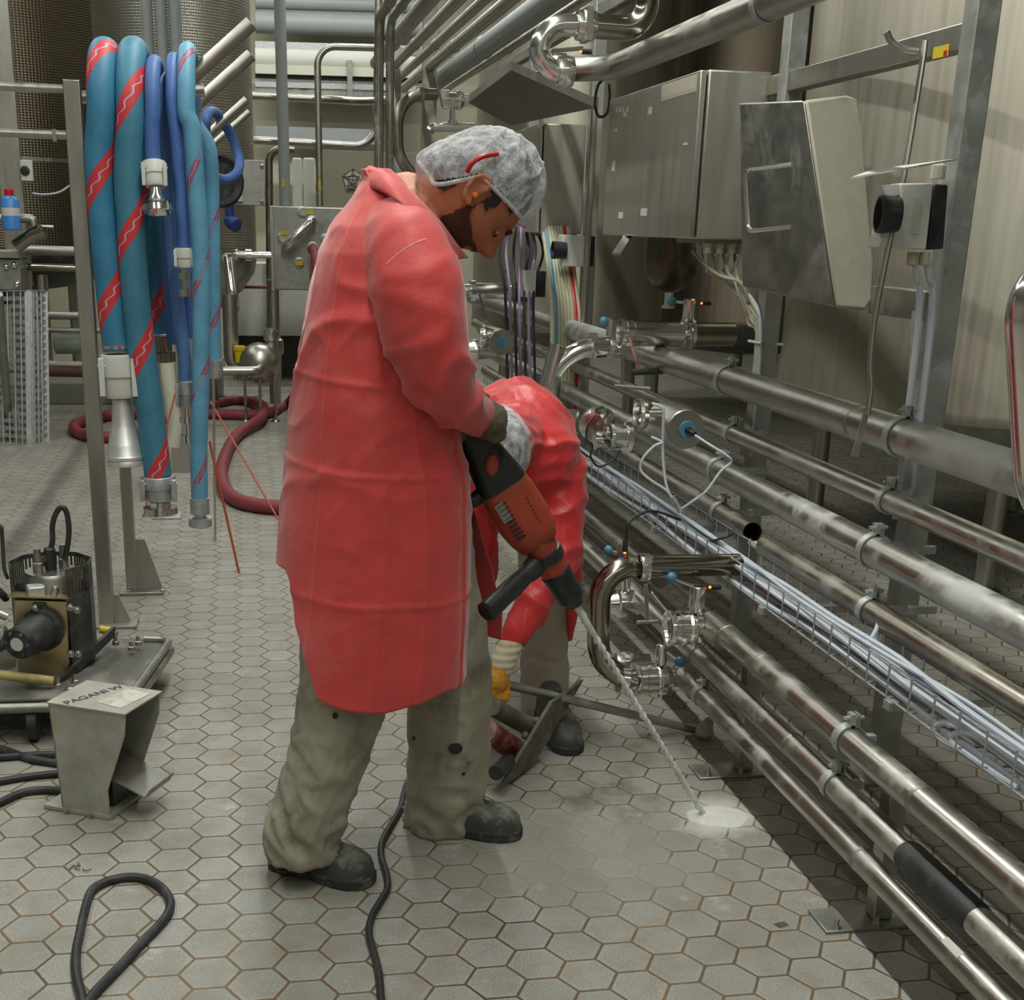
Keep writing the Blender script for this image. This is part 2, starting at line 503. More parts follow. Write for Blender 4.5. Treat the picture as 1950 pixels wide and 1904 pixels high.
    hrad = math_(nt, 'SQRT', math_(nt, 'ADD', math_(nt, 'MULTIPLY', hx, hx), math_(nt, 'MULTIPLY', hy, hy)))
    pw = ramp(nt, math_(nt, 'ADD', math_(nt, 'SUBTRACT', .16, hrad), math_(nt, 'MULTIPLY_ADD', mid, .18, -.09)), [(.02, (0, 0, 0)), (.13, (.95,) * 3)])
    gmask = math_(nt, 'MULTIPLY', gmask, math_(nt, 'SUBTRACT', 1.0, pw))
    tile = mixc(nt, pw, tile, srgb(214, 213, 206))
    col = mixc(nt, gmask, tile, gcol)
    nt.links.new(col, bs.inputs['Base Color'])
    wet = ramp(nt, noise_(nt, 1.3, 4, 0.6, vec=geo.outputs['Position']), [(0.42, (0.62,) * 3), (0.62, (0.36,) * 3)])
    nt.links.new(math_(nt, 'ADD', wet, math_(nt, 'MULTIPLY_ADD', mid, 0.3, -0.12)), bs.inputs['Roughness'])
    h = math_(nt, 'SUBTRACT', math_(nt, 'MULTIPLY', speck, 0.25), math_(nt, 'ADD', math_(nt, 'MULTIPLY', edge.outputs[0], 0.35), grout.outputs[0]))
    bump_(nt, bs, h, 0.5, 0.003)
    return m
HOLE = (1.222, 2.925)
M['floor'] = mat_floor()
M['wall'] = plain('cream_wall', srgb(190, 188, 165), 0.7, 0, 0.05, 2)
M['ceiling'] = plain('ceiling_paint', srgb(205, 206, 196), 0.8, 0, 0.04, 2)
M['wallgrey'] = plain('grey_wall', srgb(178, 178, 168), 0.7, 0, 0.06, 2)

# ------------------------------------------------------------------ the room
XL, XR, YB, YF, ZC = -7.5, 9.0, 16.8, -4.0, 5.0
struct(obj('floor', MB().box(((XL + XR) / 2, (YB + YF) / 2, -0.05), (XR - XL, YB - YF, 0.1)), M['floor']))
struct(obj('ceiling', MB().box(((XL + XR) / 2, (YB + YF) / 2, ZC + 0.05), (XR - XL, YB - YF, 0.1)), M['ceiling']))
struct(obj('wall_back', MB().box(((XL + XR) / 2, YB + 0.05, ZC / 2), (XR - XL, 0.1, ZC)), M['wall']))
struct(obj('wall_front', MB().box(((XL + XR) / 2, YF - 0.05, ZC / 2), (XR - XL, 0.1, ZC)), M['wallgrey']))
struct(obj('wall_left', MB().box((XL - 0.05, (YB + YF) / 2, ZC / 2), (0.1, YB - YF, ZC)), M['wallgrey']))
struct(obj('wall_right', MB().box((XR + 0.05, (YB + YF) / 2, ZC / 2), (0.1, YB - YF, ZC)), M['wallgrey']))
# ================================================================== pipework on the right
def clamp_mb(c, r, toX=0.0, wid=0.026):          # ring clamp round a pipe running along Y
    m = MB()
    m.lathe(Vector(c) - Vector((0, wid / 2, 0)), (0, 1, 0), [(0, r + 0.001), (0, r + 0.005), (wid, r + 0.005), (wid, r + 0.001)], 24, caps=False)
    m.box(Vector(c) + Vector((0.0, 0, r + 0.016)), (0.012, wid, 0.03))
    m.box(Vector(c) + Vector((0.014, 0, r + 0.016)), (0.004, wid, 0.03))
    m.tube([Vector(c) + Vector((-0.02, 0, r + 0.02)), Vector(c) + Vector((0.03, 0, r + 0.02))], 0.005, 8)
    if toX > 0:
        m.bar(Vector(c) + Vector((r, 0, 0)), Vector(c) + Vector((r + toX, 0, 0)), 0.02, 0.02)
    return m

def ypipe(name, label, X, ref, r, y0, y1, mat, clamps=(), stand=0.05, group=None, rings=(), cat='pipe', open0=False, open1=False):
    z = PX(ref[0], ref[1], X).z
    t = thing(name, label, cat, (X, (y0 + y1) / 2, z - r), group)
    m = MB()
    if open1 or open0:
        n = 24
        prof = [(0.0, r), (y1 - y0, r), (y1 - y0, r * 0.93), (0.0, r * 0.93), (0.0, r)]
        m.lathe((X, y0, z), (0, 1, 0), prof, n, caps=False)
    else:
        m.tube([(X, y0 + (y1 - y0) * k / 12, z) for k in range(13)], r, 24)
    obj('tube', m, mat, t)
    for yc in clamps:
        obj('pipe_clamp', clamp_mb((X, yc, z), r, stand), M['galv'], t)
    for yr in rings:
        q = MB().lathe((X, yr - 0.006, z), (0, 1, 0), [(0, r), (0.002, r + 0.0022), (0.01, r + 0.0022), (0.012, r)], 24, caps=False)
        obj('weld_ring', q, M['dull'], t)
    t['z'] = z
    return t, z

def yat(px, py, X): return PX(px, py, X).y

XA = 1.66
cA = [yat(1722, 812, XA), yat(1388, 724, XA), yat(1078, 628, XA)]
ypipe('stainless_pipe', 'thick dusty stainless pipe, topmost of the long row of wall pipes', XA, (1639, 806), 0.049, 1.0, 9.4, M['pipeA'], cA, 0.09, rings=(yat(1640, 800, XA), yat(990, 600, XA)))
XB = 1.68
cB = [yat(1692, 953, XB), yat(1396, 826, XB)]
ypipe('stainless_pipe', 'thin dull pipe running just beneath the thick dusty topmost pipe', XB, (1694, 954), 0.031, 1.0, 9.4, M['pipe'], cB, 0.08)
XC = 1.62
cC = [yat(1665, 1040, XC), yat(1372, 880, XC)]
ypipe('stainless_pipe', 'bright stainless pipe with a white chalky smear, third from the top', XC, (1670, 1052), 0.043, 1.0, 8.5, M['pipeC'], cC, 0.13, rings=(yat(1210, 790, XC),))
XD = 1.60
zD = PX(1660, 1165, XD).z
yc0, yc1 = yat(1458, 1045, XD), yat(1432, 1018, XD)
ypipe('cut_pipe', 'brownish pipe with its sawn end beside the cut, running toward the camera', XD, (1660, 1165), 0.034, 1.0, yc0, M['pipe_brown'], [yat(1658, 1158, XD)], 0.15)
ypipe('cut_pipe', 'brownish pipe with an open black cut end, above the cable tray', XD, (1394, 990), 0.034, yc1, 8.5, M['pipe_brown'], [yat(1372, 978, XD)], 0.15, open0=True)
q = MB().bar((XD - 0.005, yc0 + 0.01, zD - 0.012), (XD - 0.005, yc1 - 0.02, zD - 0.01), 0.03, 0.008)
tag(obj('metal_strip', q, M['insulation']), 'pale strip bridging the gap between the two cut pipe ends', 'strip')

XG, XH, XI = 1.35, 1.34, 1.32
yG1 = yat(1352, 1196, XG)
ypipe('product_pipe', 'bright low pipe starting at the upper blue-knobbed valve', XG, (1560, 1360), 0.034, 0.8, yG1, M['pipe'], [yat(1617, 1403, XG)], 0.03, rings=(yat(1385, 1225, XG), yat(1452, 1283, XG), yat(1755, 1523, XG)))
ypipe('product_pipe', 'mottled low pipe in the middle of the lowest three, dark patch near camera', XH, (1588, 1494), 0.031, 0.8, 8.5, M['pipe'], [yat(1590, 1487, XH)], 0.04, rings=(yat(1330, 1265, XH), yat(1510, 1410, XH)))
yI1 = yat(1300, 1292, XI)
ypipe('product_pipe', 'lowest slim pipe nearest the floor, starting at the lower blue-knobbed valve', XI, (1536, 1529), 0.028, 0.8, yI1, M['pipe'], [yat(1336, 1330, XI)], 0.05, rings=(yat(1640, 1648, XI),))
# second, farther run of low pipes behind the valves
ypipe('product_pipe', 'grey pipe receding low behind the dark U-bend', 1.44, (1150, 1010), 0.034, 4.15, 9.0, M['pipe_brown'], (), 0, rings=(4.6,))
ypipe('product_pipe', 'pipe lying lowest behind the dark U-bend near the floor', 1.36, (1160, 1085), 0.03, 4.0, 9.0, M['pipe_brown'], (), 0)

# black sleeve on the middle low pipe and a small label on the lowest
zH = PX(1588, 1494, XH).z
y1s, y0s = yat(1728, 1628, XH), yat(1862, 1758, XH)
q = MB().lathe((XH, y0s, zH), (0, 1, 0), [(0, 0.032), (0.01, 0.0345), (y1s - y0s - 0.01, 0.0345), (y1s - y0s, 0.032)], 24, caps=False)
tag(obj('rubber_sleeve', q, M['black']), 'black sleeve slipped over the middle low pipe at right', 'sleeve')

yl = yat(1822, 1826, XI); zI = PX(1536, 1529, XI).z
lab_ = MB()
rows_ = []
for i in range(2):
    rows_.append([(XI - .0285 * math.sin(a), yl - .03 + .06 * i, zI + .0285 * math.cos(a)) for a in (.2, .35, .5, .65, .8)])
lab_.grid(rows_)
lt = obj('pipe_label', lab_, M['offwhite'], [o for o in COL.objects if o.get('label', '').startswith('lowest slim')][0])
# ------------------------------------------------------------------ low pipe stands
for i, (px, py, lab) in enumerate([(1636, 1752, 'low steel post with bolted foot plate nearest the camera'), (1372, 1470, 'low steel post standing just beyond the drilled hole'), (1172, 1250, 'low steel post behind the dark U-bend')]):
    b = PZ(px, py); xx, yy = 1.405, b.y + (0.0 if i < 2 else 1.0)
    t = thing('pipe_stand', lab, 'pipe stand', (xx, yy, 0), 'low posts carrying the floor pipes')
    obj('post', MB().box((xx, yy, 0.195), (0.045, 0.045, 0.37)), M['steel'], t, bevel=0.003)
    obj('foot_plate', MB().box((xx - 0.05, yy, 0.004), (0.2, 0.1, 0.008)), M['dull'], t, bevel=0.002)
    for dx in (-0.12, -0.02):
        obj('bolt', MB().lathe((xx + dx, yy - 0.035, 0.008), (0, 0, 1), [(0, 0.011), (0.008, 0.011), (0.008, 0.006), (0.022, 0.006)], 8), M['bolt'], t)

# ------------------------------------------------------------------ tall support frame
XF = 1.8
M['frame'] = plain('weathered_frame_steel', (.40, .41, .39), .48, .8, .15, 8, dirt=(.4, .41, .4, 1), dirtamt=.6, dscale=5)
M['cabinet'] = plain('cabinet_steel', (.58, .56, .49), .42, .9, .08, 20, stretch=(1, 1, .1))
t = thing('support_frame', 'welded square-tube frame of tall posts carrying the wall pipes', 'frame', (XF, 4.5, 0))
for yy in (3.13, 4.26, 6.72, 8.2):
    obj('post', MB().box((XF, yy, 1.6), (0.065, 0.065, 3.2)), M['frame'], t, bevel=0.004)
    obj('foot_plate', MB().box((XF, yy, 0.005), (0.16, 0.16, 0.01)), M['dull'], t)
obj('crossbeam', MB().box((XF, 3.78, 1.985), (0.05, 1.24, 0.062)), M['steel'], t, bevel=0.003)
obj('crossbeam', MB().box((XF, 6.3, 2.55), (0.05, 6.3, 0.06)), M['dull'], t, bevel=0.003)
obj('bracket', MB().box((XF - 0.02, 3.30, 1.335), (0.05, 0.30, 0.075)), M['dull'], t, bevel=0.003)
lb = MB().box((XF - 0.027, yat(1790, 95, XF - 0.03), PX(1790, 98, XF - 0.03).z), (0.002, 0.075, 0.028))
o = obj('warning_sticker', lb, M['yellow'], t); o['label'] = 'yellow sticker with a red corner'
lb = MB().box((XF - 0.0285, yat(1799, 101, XF - 0.03), PX(1799, 101, XF - 0.03).z), (0.002, 0.014, 0.012))
obj('sticker_corner', lb, M['redplastic'], o)

t = thing('conduit', 'slim vertical steel tube beside the second electrical cabinet', 'tube', (1.72, 6.45, 0.9))
a, b = PX(1146, 180, 1.72), PX(1127, 640, 1.72)
obj('tube', MB().tube([(1.72, 6.45, 0.95), (1.72, 6.45, a.z)], 0.017, 12), M['steel'], t)

# ------------------------------------------------------------------ electrical cabinets
def cabinet(y0, label):
    x0, x1, z0, z1, D = 1.565, 1.79, 1.485, 2.03, 1.12
    t = thing('electrical_cabinet', label, 'cabinet', ((x0 + x1) / 2, y0 + D / 2, z0), 'steel electrical cabinets on the frame')
    obj('body', MB().box(((x0 + x1) / 2, y0 + D / 2, (z0 + z1) / 2), (x1 - x0, D, z1 - z0)), M['cabinet'], t, bevel=0.006)
    d = obj('door', MB().box((x0 - 0.018, y0 + D / 2, (z0 + z1) / 2), (0.022, D - 0.004, z1 - z0 - 0.006)), M['cabinet'], t, bevel=0.004)
    obj('door_seal', MB().box((x0 - 0.004, y0 + D / 2, (z0 + z1) / 2), (0.01, D - 0.03, z1 - z0 - 0.03)), M['blackplastic'], t)
    g = MB().box((x0 + 0.13, y0 + 0.2, z0 - 0.008), (0.17, 0.3, 0.016))
    obj('gland_plate', g, M['dull'], t)
    for k in range(8):
        gx, gy = x0 + 0.06 + 0.045 * (k % 4), y0 + 0.05 + 0.07 * (k // 4)
        obj('cable_gland', MB().lathe((gx, gy, z0 - 0.014), (0, 0, -1), [(0, 0.018), (0.012, 0.018), (0.014, 0.015), (0.034, 0.014), (0.036, 0.009)], 8), M['insulation'], t)
    return t, d, x0 - 0.0295
t, d, xf = cabinet(4.40, 'large steel electrical cabinet with torn sticker, nearest the camera')
def doormark(px, py, w, h, mat=M['white'], name='paint_mark', thick=0.0015):
    p = PX(px, py, xf)
    return obj(name, MB().box((xf, p.y, p.z), (thick, w * 2.0, h)), mat, d)
for px, py, w, h in [(1190, 217, .022, .022), (1237, 211, .02, .025), (1172, 248, .02, .012), (1305, 274, .022, .008), (1168, 316, .02, .04), (1182, 410, .03, .025), (1226, 404, .04, .028)]:
    doormark(px, py, w, h)
doormark(1292, 168, .19, .055, M['insulation'], 'sticker')
for px in (1174, 1180, 1186, 1194):      # remains of a scrawled word
    doormark(px, 209, .012, .02)
loop_mb = MB().tube(catmull([P(1150, 150, 5.6), P(1138, 165, 5.6), P(1133, 200, 5.6), P(1141, 222, 5.6), P(1156, 215, 5.6), P(1161, 185, 5.6), P(1160, 160, 5.6)], 6), .006, 8)
tag(obj('cable', loop_mb, M['black']), 'black cable loop hanging beside the near cabinet\'s far top corner', 'cable')
tag(obj('strut', MB().bar(P(1197, 448, 5.2), P(1174, 484, 5.0), .035, .01), M['dull']), 'short slanting grey strip under the near cabinet', 'strip')
cab2, d2, _ = cabinet(6.85, 'steel electrical cabinet hung beyond the worker\'s hairnet')

# cables dropping from the near cabinet
GY0 = 4.40
for k in range(9):
    gx, gy = 1.62 + 0.045 * (k % 4), 4.45 + 0.07 * (k // 4)
    p0 = Vector((gx, gy, 1.44))
    pm = PX(1352 + 8 * k, 520 + 3 * k, 1.72)
    e1 = PX(1432 + random.uniform(-8, 6), 565 + 6 * k, 1.75)
    e2 = Vector((1.762, 4.22 + 0.004 * k, 1.15))
    e3 = Vector((1.76 - 0.002 * k, 4.215 + 0.005 * k, 0.75))
    o = obj('cable', MB().tube(catmull([p0, (p0 + pm) / 2 + Vector((0, 0, -0.02)), pm, e1, e2, e3], 6), 0.0065, 8), M['cable_beige'] if k % 3 else M['cable'])
    tag(o, 'thin cable sagging from the near cabinet\'s glands to the post', 'cable', 'cables below the near cabinet')
tie = PX(1452, 657, 1.74)
tag(obj('cable_tie', MB().tube([(1.755, 4.20, tie.z), (1.84, 4.215, tie.z - 0.004), (1.84, 4.31, tie.z), (1.755, 4.31, tie.z)], 0.005, 8, closed=True), M['white']), 'white cable tie strapped round the square post', 'cable tie')

# dark round-bottomed vessel hanging behind
c = P(1278, 505, 5.55)
t = thing('filter_housing', 'dark round-bottomed steel vessel hanging below the near cabinet', 'vessel', (c.x, c.y, c.z - 0.12))
obj('bowl', MB().lathe((c.x, c.y, c.z + 0.25), (0, 0, -1), [(0, 0.1), (0.12, 0.115), (0.22, 0.122), (0.29, 0.11), (0.34, 0.075), (0.365, 0.03), (0.37, 0.0)], 24), plain('brown_dark_steel', (.13, .105, .085), .3, .85, .3, 8), t)
obj('outlet', MB().lathe((c.x, c.y, c.z - 0.11), (0, 0, -1), [(0, 0.02), (0.06, 0.02), (0.06, 0.03), (0.075, 0.03)], 16), M['chrome'], t)

# ------------------------------------------------------------------ tilted insulated cover with a handle
f0, f1, f2, f3 = P(1408, 196, 3.95), P(1531, 190, 3.52), P(1590, 586, 3.38), P(1413, 546, 3.85)
b1_, b2_ = P(1632, 184, 3.6), P(1662, 575, 3.46)
back = Vector((0.02, 0.10, 0.0))
t = thing('insulated_cover', 'tilted metal cover with handle and white foam edge leaning on the frame', 'cover', ((f2 + f3) / 2))
obj('metal_face', MB().hexa([f3, f2, f1, f0, f3 + Vector((.12, .14, 0)), f2 + Vector((.06, .16, 0)), f1 + Vector((.06, .16, 0)), f0 + Vector((.12, .14, 0))]), M['dull'], t, bevel=0.006)
e = MB()
ed = [f1 + Vector((.004, 0, 0)), P(1614, 181, 3.57), P(1634, 188, 3.6), P(1640, 250, 3.6), P(1666, 500, 3.47), P(1662, 570, 3.45), P(1648, 592, 3.43), f2 + Vector((.004, 0, 0))]
e.prism(ed, Vector((0.03, 0.15, 0.0)))
obj('foam_edge', e, M['insulation'], t, bevel=0.01)
h0, h1, h2, h3 = P(1508, 313, 3.56), P(1439, 326, 3.72), P(1446, 441, 3.68), P(1508, 432, 3.5)
o_ = Vector((-0.05, -0.04, 0))
obj('handle', MB().tube(bend([h0, h1 + o_, h2 + o_, h3], 0.02), 0.0065, 10), M['chrome'], t)

# ------------------------------------------------------------------ socket box, thin plate and hooked rod on the tall post
c = P(1735, 408, 3.02)
t = thing('wall_socket', 'white and black industrial socket box fixed to the tall post', 'socket', (c.x, c.y, c.z - 0.1))
w0 = [P(1714, 349, 3.0), P(1778, 348, 3.0), P(1764, 476, 3.0), P(1672, 472, 3.0), P(1688, 420, 3.0), P(1716, 420, 3.0)]
obj('white_housing', MB().prism(w0, (0.015, 0.09, 0)), M['white'], t, bevel=0.004)
k0 = [P(1779, 350, 3.03), P(1806, 352, 3.03), P(1797, 474, 3.03), P(1765, 476, 3.03)]
obj('black_housing', MB().prism(k0, (0.01, 0.08, 0)), M['blackplastic'], t, bevel=0.004)
kc = P(1672, 408, 3.0)
obj('socket_opening', MB().lathe(kc, (1, -0.22, 0), [(0.03, 0.0), (0.03, 0.034), (0, 0.037), (0, 0.043), (0.01, 0.045), (0.05, 0.04)], 24, caps=False), M['blackplastic'], t)
obj('lid_flap', MB().prism([P(1678, 352, 3.0), P(1712, 351, 3.0), P(1714, 372, 3.0), P(1686, 373, 3.0)], (0.01, 0.05, 0)), M['white'], t)
lp = P(1746, 412, 2.995)
obj('printed_label', MB().prism([P(1743, 378, 2.997), P(1755, 378, 2.997), P(1749, 446, 2.997), P(1735, 444, 2.997)], (0, 0.002, 0)), M['offwhite'], t)
for px in (1739, 1762):
    g = P(px, 480, 3.04)
    obj('cable_gland', MB().lathe(g, (0, 0, -1), [(0, 0.014), (0.03, 0.014), (0.033, 0.008)], 10), M['insulation'], t)
g = P(1786, 332, 3.05)
obj('cable_gland', MB().lathe(g + Vector((0, 0, -0.01)), (0, 0, 1), [(0, 0.018), (0.03, 0.018), (0.036, 0.01)], 10), M['insulation'], t)
for i, (a, b) in enumerate([((1739, 505), (1752, 552)), ((1762, 505), (1777, 556))]):
    pa, pb = P(*a, 3.04), P(*b, 3.06)
    o = obj('cable', MB().tube(catmull([pa + Vector((0, 0, .02)), (pa + pb) / 2, pb, pb + Vector((0.02, .02, -.15)), pb + Vector((0.03, .03, -.6))], 6), 0.009, 8), M['cable'])
    tag(o, ['left', 'right'][i] + ' of two thick grey cables leaving the socket box downward', 'cable')
pl = MB().prism([P(1620, 341, 2.75), P(1660, 326, 2.9), P(1822, 305, 3.02), P(1750, 318, 2.72)], (0, 0, 0.004))
tag(obj('thin_plate', pl, M['white']), 'thin pale sheet jutting out above the socket box', 'sheet')
t = thing('hooked_rod', 'long thin steel rod hooked over the frame crossbeam, flattened lower end', 'rod', (P(1640, 860, 3.05)))
X0 = 1.74
rp = [P(1688, 60, 3.1), P(1698, 80, 3.1), P(1722, 95, 3.09), P(1748, 99, 3.08)]
obj('hook', MB().tube(catmull(rp, 6), 0.0085, 10), M['steel'], t)
rd = [P(1762, 78, 3.06), P(1755, 130, 3.05), P(1722, 330, 3.02), P(1690, 480, 3.0), P(1667, 600, 2.99), P(1657, 690, 2.985), P(1659, 735, 2.98), P(1652, 790, 2.975)]
obj('shaft', MB().tube(catmull(rd, 5), 0.0075, 10), M['steel'], t)
obj('flattened_tip', MB().prism([P(1645, 785, 2.97), P(1655, 788, 2.97), P(1634, 871, 2.94), P(1622, 868, 2.94)], (0, 0.005, 0)), M['dull'], t)
o = obj('cable', MB().tube(catmull([P(1742, 592, 3.1), P(1736, 640, 3.1), P(1735, 700, 3.1), P(1733, 790, 3.1)], 5), 0.006, 8), M['galv'])
tag(o, 'thin grey cable hanging straight between the socket and the dusty pipe', 'cable')

# ------------------------------------------------------------------ chrome bend at the right edge
Y0 = 1.95
t = thing('chrome_pipe_bend', 'shiny U-shaped pipe bend at the right edge of the view', 'pipe bend', P(1966, 960, Y0))
pts = bend([P(2120, 520, Y0 + .02), P(1962, 520, Y0), P(1984, 985, Y0), P(2140, 1010, Y0 + .02)], 0.1, 10)
obj('tube', MB().tube(pts, 0.043, 28), M['chrome'], t)

# ------------------------------------------------------------------ cable tray and its cables
TX0, TX1 = 1.43, 1.57
zT = PX(1600, 1262, TX0).z
ty0, ty1, th = 0.9, 8.4, 0.075
m = MB()
wr = 0.0028
for x in (TX0, TX1):
    for zz in (zT, zT + th):
        m.tube([(x, ty0, zz), (x, ty1, zz)], wr, 6)
for k in range(1, 4):
    m.tube([(TX0 + (TX1 - TX0) * k / 4, ty0, zT - 0.002), (TX0 + (TX1 - TX0) * k / 4, ty1, zT - 0.002)], wr, 6)
yy = ty0
while yy < ty1:
    m.tube([(TX0 - .002, yy, zT + th + .006), (TX0 - .002, yy, zT), (TX1 + .002, yy, zT), (TX1 + .002, yy, zT + th + .006)], wr, 6)
    yy += 0.1
t = thing('cable_tray', 'wire-mesh cable tray running along the pipes full of pale cables', 'cable tray', ((TX0 + TX1) / 2, (ty0 + ty1) / 2, zT - 0.03))
obj('wire_basket', m, M['galv'], t)
for yy in (2.45, 3.2, 4.2, 5.4, 6.7):
    obj('support_arm', MB().box((1.6, yy + .03, zT - 0.012), (0.36, 0.03, 0.02)), M['galv'], t)
rnd = random.Random(3)
for k in range(22):
    xb = TX0 + 0.014 + (TX1 - TX0 - 0.03) * ((k * 0.37) % 1)
    zb = zT + 0.008 + 0.013 * (k % 4)
    pts = []
    n = 22
    ph, am = rnd.uniform(0, 6.28), rnd.uniform(0.006, 0.016)
    for i in range(n + 1):
        y = ty0 + 0.05 + (ty1 - ty0 - 0.1) * (i / n) ** 1.3
        x = xb + am * math.sin(ph + y * rnd.choice((2.6, 3.1)) ) + rnd.uniform(-.004, .004)
        pts.append((min(max(x, TX0 + .008), TX1 - .008), y, zb + 0.006 * math.sin(ph * 2 + y * 4)))
    col = M['cable_violet'] if k in (5, 17) else M['cable']
    o = obj('cable', MB().tube(catmull(pts, 3), rnd.choice((0.0055, 0.0065, 0.0075)), 7), col)
    tag(o, 'violet cable among the pale ones in the wire tray' if k in (5, 17) else 'pale grey cable lying lengthwise in the wire tray', 'cable', 'violet cables in the wire tray' if k in (5, 17) else 'pale cables in the wire tray')
def loop_cable(pts, label, r=0.006, mat='cable', name='cable'):
    return tag(obj(name, MB().tube(catmull(pts, 7), r, 8), M[mat]), label, 'cable')
def pc(px, py, X=1.5): return PX(px, py, X)
LX = 1.445
loop_cable([pc(1900, 1478, LX), pc(1830, 1430, LX), pc(1790, 1405, LX), pc(1783, 1385, LX), pc(1800, 1376, LX), pc(1830, 1388, LX), pc(1885, 1428, 1.5)], 'pale cable curl rising from the tray, left one of two loops', .007)
loop_cable([pc(1940, 1500, LX), pc(1860, 1448, LX), pc(1822, 1420, LX), pc(1814, 1403, LX), pc(1832, 1394, LX), pc(1870, 1408, LX), pc(1948, 1475, 1.5)], 'pale cable curl rising from the tray, right one of two loops', .007)
loop_cable([pc(1600, 1210), pc(1590, 1225), pc(1620, 1235), pc(1650, 1225), pc(1668, 1200, 1.56), pc(1676, 1170, 1.58)], 'cable looping from the tray up to the pipe clamp')
loop_cable([pc(1650, 1275), pc(1640, 1262), pc(1655, 1245), pc(1665, 1225, 1.56), pc(1676, 1190, 1.58)], 'second cable rising from the tray beside the tall post')
loop_cable([pc(1690, 1290), pc(1715, 1293), pc(1735, 1305), pc(1745, 1335), pc(1752, 1345)], 'short cable arching out of the tray beyond the tall post')
loop_cable([pc(1440, 1118), pc(1462, 1128), pc(1465, 1115), pc(1450, 1105), pc(1420, 1110), pc(1435, 1135)], 'coiled cable loop resting on the tray near the valve')
loop_cable([pc(1330, 1060), pc(1345, 1045), pc(1370, 1050), pc(1383, 1060), pc(1365, 1070), pc(1338, 1062), pc(1360, 1052)], 'beige cable coil lying on the tray', 0.004, 'cable_beige')
loop_cable([pc(1205, 955), pc(1225, 948), pc(1240, 962), pc(1250, 985), pc(1240, 992), pc(1215, 975)], 'grey cable hump rising from the far tray', 0.008)
loop_cable([pc(1110, 880), pc(1128, 895), pc(1150, 930), pc(1175, 950), pc(1182, 925), pc(1160, 935)], 'tangled pale cable beside the bent worker', 0.007)
loop_cable([pc(1300, 1020), pc(1345, 1030), pc(1378, 1024), pc(1395, 1015, 1.54), pc(1396, 1000, 1.56)], 'black cable looping under the open pipe end', 0.004, 'black')

# ------------------------------------------------------------------ valves
def ferrule(c, axis, r, depth=0.05, length=0.09, steps=True):   # open stub seen into
    pr = [(depth, 0.0), (depth, r * 0.86), (0.004, r * 0.88), (0.0, r * 0.93), (0, r * 1.08), (0.01, r * 1.1), (0.016, r), (length * 0.5, r), (length * 0.52, r * 1.06), (length * 0.7, r * 1.06), (length * 0.72, r), (length, r)]
    return MB().lathe(c, axis, pr, 28, caps=False)

def bore_shade(t, c, r, d=.03): obj('bore_shade', MB().lathe(Vector(c) + Vector((d, 0, 0)), (-1, 0, 0), [(0, 0), (0, r), (.001, r), (.0012, 0)], 24), M['blackplastic'], t)  # black disc painting the shade inside an open stub

def knob_lever(t, p0, p1, kr=0.013, mat='blueknob'):
    a = obj('lever', MB().tube([p0, p1], 0.005, 10), M['chrome'], t)
    obj('knob', MB().sphere(p1, kr, 14, 10), M[mat], a)

def sensor_led(t, c, d=(0.03, 0, 0)):
    o = obj('sensor', MB().tube([c, Vector(c) + Vector(d)], 0.008, 10), M['blackplastic'], t)
    obj('indicator_light', MB().sphere(Vector(c) - Vector(d) * 0.1, 0.0042, 8, 6), M['led'], o)

# upper low valve
Yv = yG1 + 0.01
c = P(1268, 1190, Yv + 0.02)
zc = PX(1352, 1196, XG).z
t = thing('butterfly_valve', 'polished valve with an open end and pale blue knob above the lowest valve', 'valve', (c.x, c.y, zc - 0.06))
c = Vector((c.x, Yv, zc))
L = XG - c.x
obj('open_ferrule', ferrule(c, (1, 0, 0), 0.051, 0.05, L * 0.45), M['chrome'], t); bore_shade(t, c, .044)
b = MB().lathe(c + Vector((L * 0.42, 0, 0)), (1, 0, 0), [(0, 0.043), (0.0, 0.05), (0.012, 0.053), (0.014, 0.046), (0.022, 0.046), (0.024, 0.056), (0.04, 0.056), (0.042, 0.046), (0.05, 0.042), (0.06, 0.036)], 28)
obj('body', b, M['chrome'], t)
obj('elbow', MB().tube(bend([c + Vector((L * 0.42 + 0.05, 0, 0)), (XG, Yv, zc), (XG, yG1 - 0.12, zc)], 0.06, 8), 0.035, 24), M['pipe'], t)
s0 = Vector((c.x + L * 0.42 + 0.03, Yv, zc + 0.05))
obj('stem', MB().lathe(s0, (0, 0, 1), [(0, 0.018), (0.012, 0.018), (0.014, 0.0235), (0.075, 0.0235), (0.08, 0.02), (0.082, 0.012)], 20), M['chrome'], t)
knob_lever(t, s0 + Vector((-.012, 0, 0.077)), s0 + Vector((-0.085, 0.0, 0.108)), 0.0165)
sensor_led(t, s0 + Vector((0.04, 0, 0.075)), (0.03, 0, 0))
knob_lever(t, c + Vector((0.0, 0.02, 0.05)), c + Vector((-0.05, 0.02, 0.105)), 0.007, 'chrome')
obj('bolt', MB().lathe(c + Vector((L * 0.42 + 0.032, 0, -0.054)), (0, 0, -1), [(0, 0.008), (0.012, 0.008), (0.014, 0.004)], 10), M['chrome'], t)

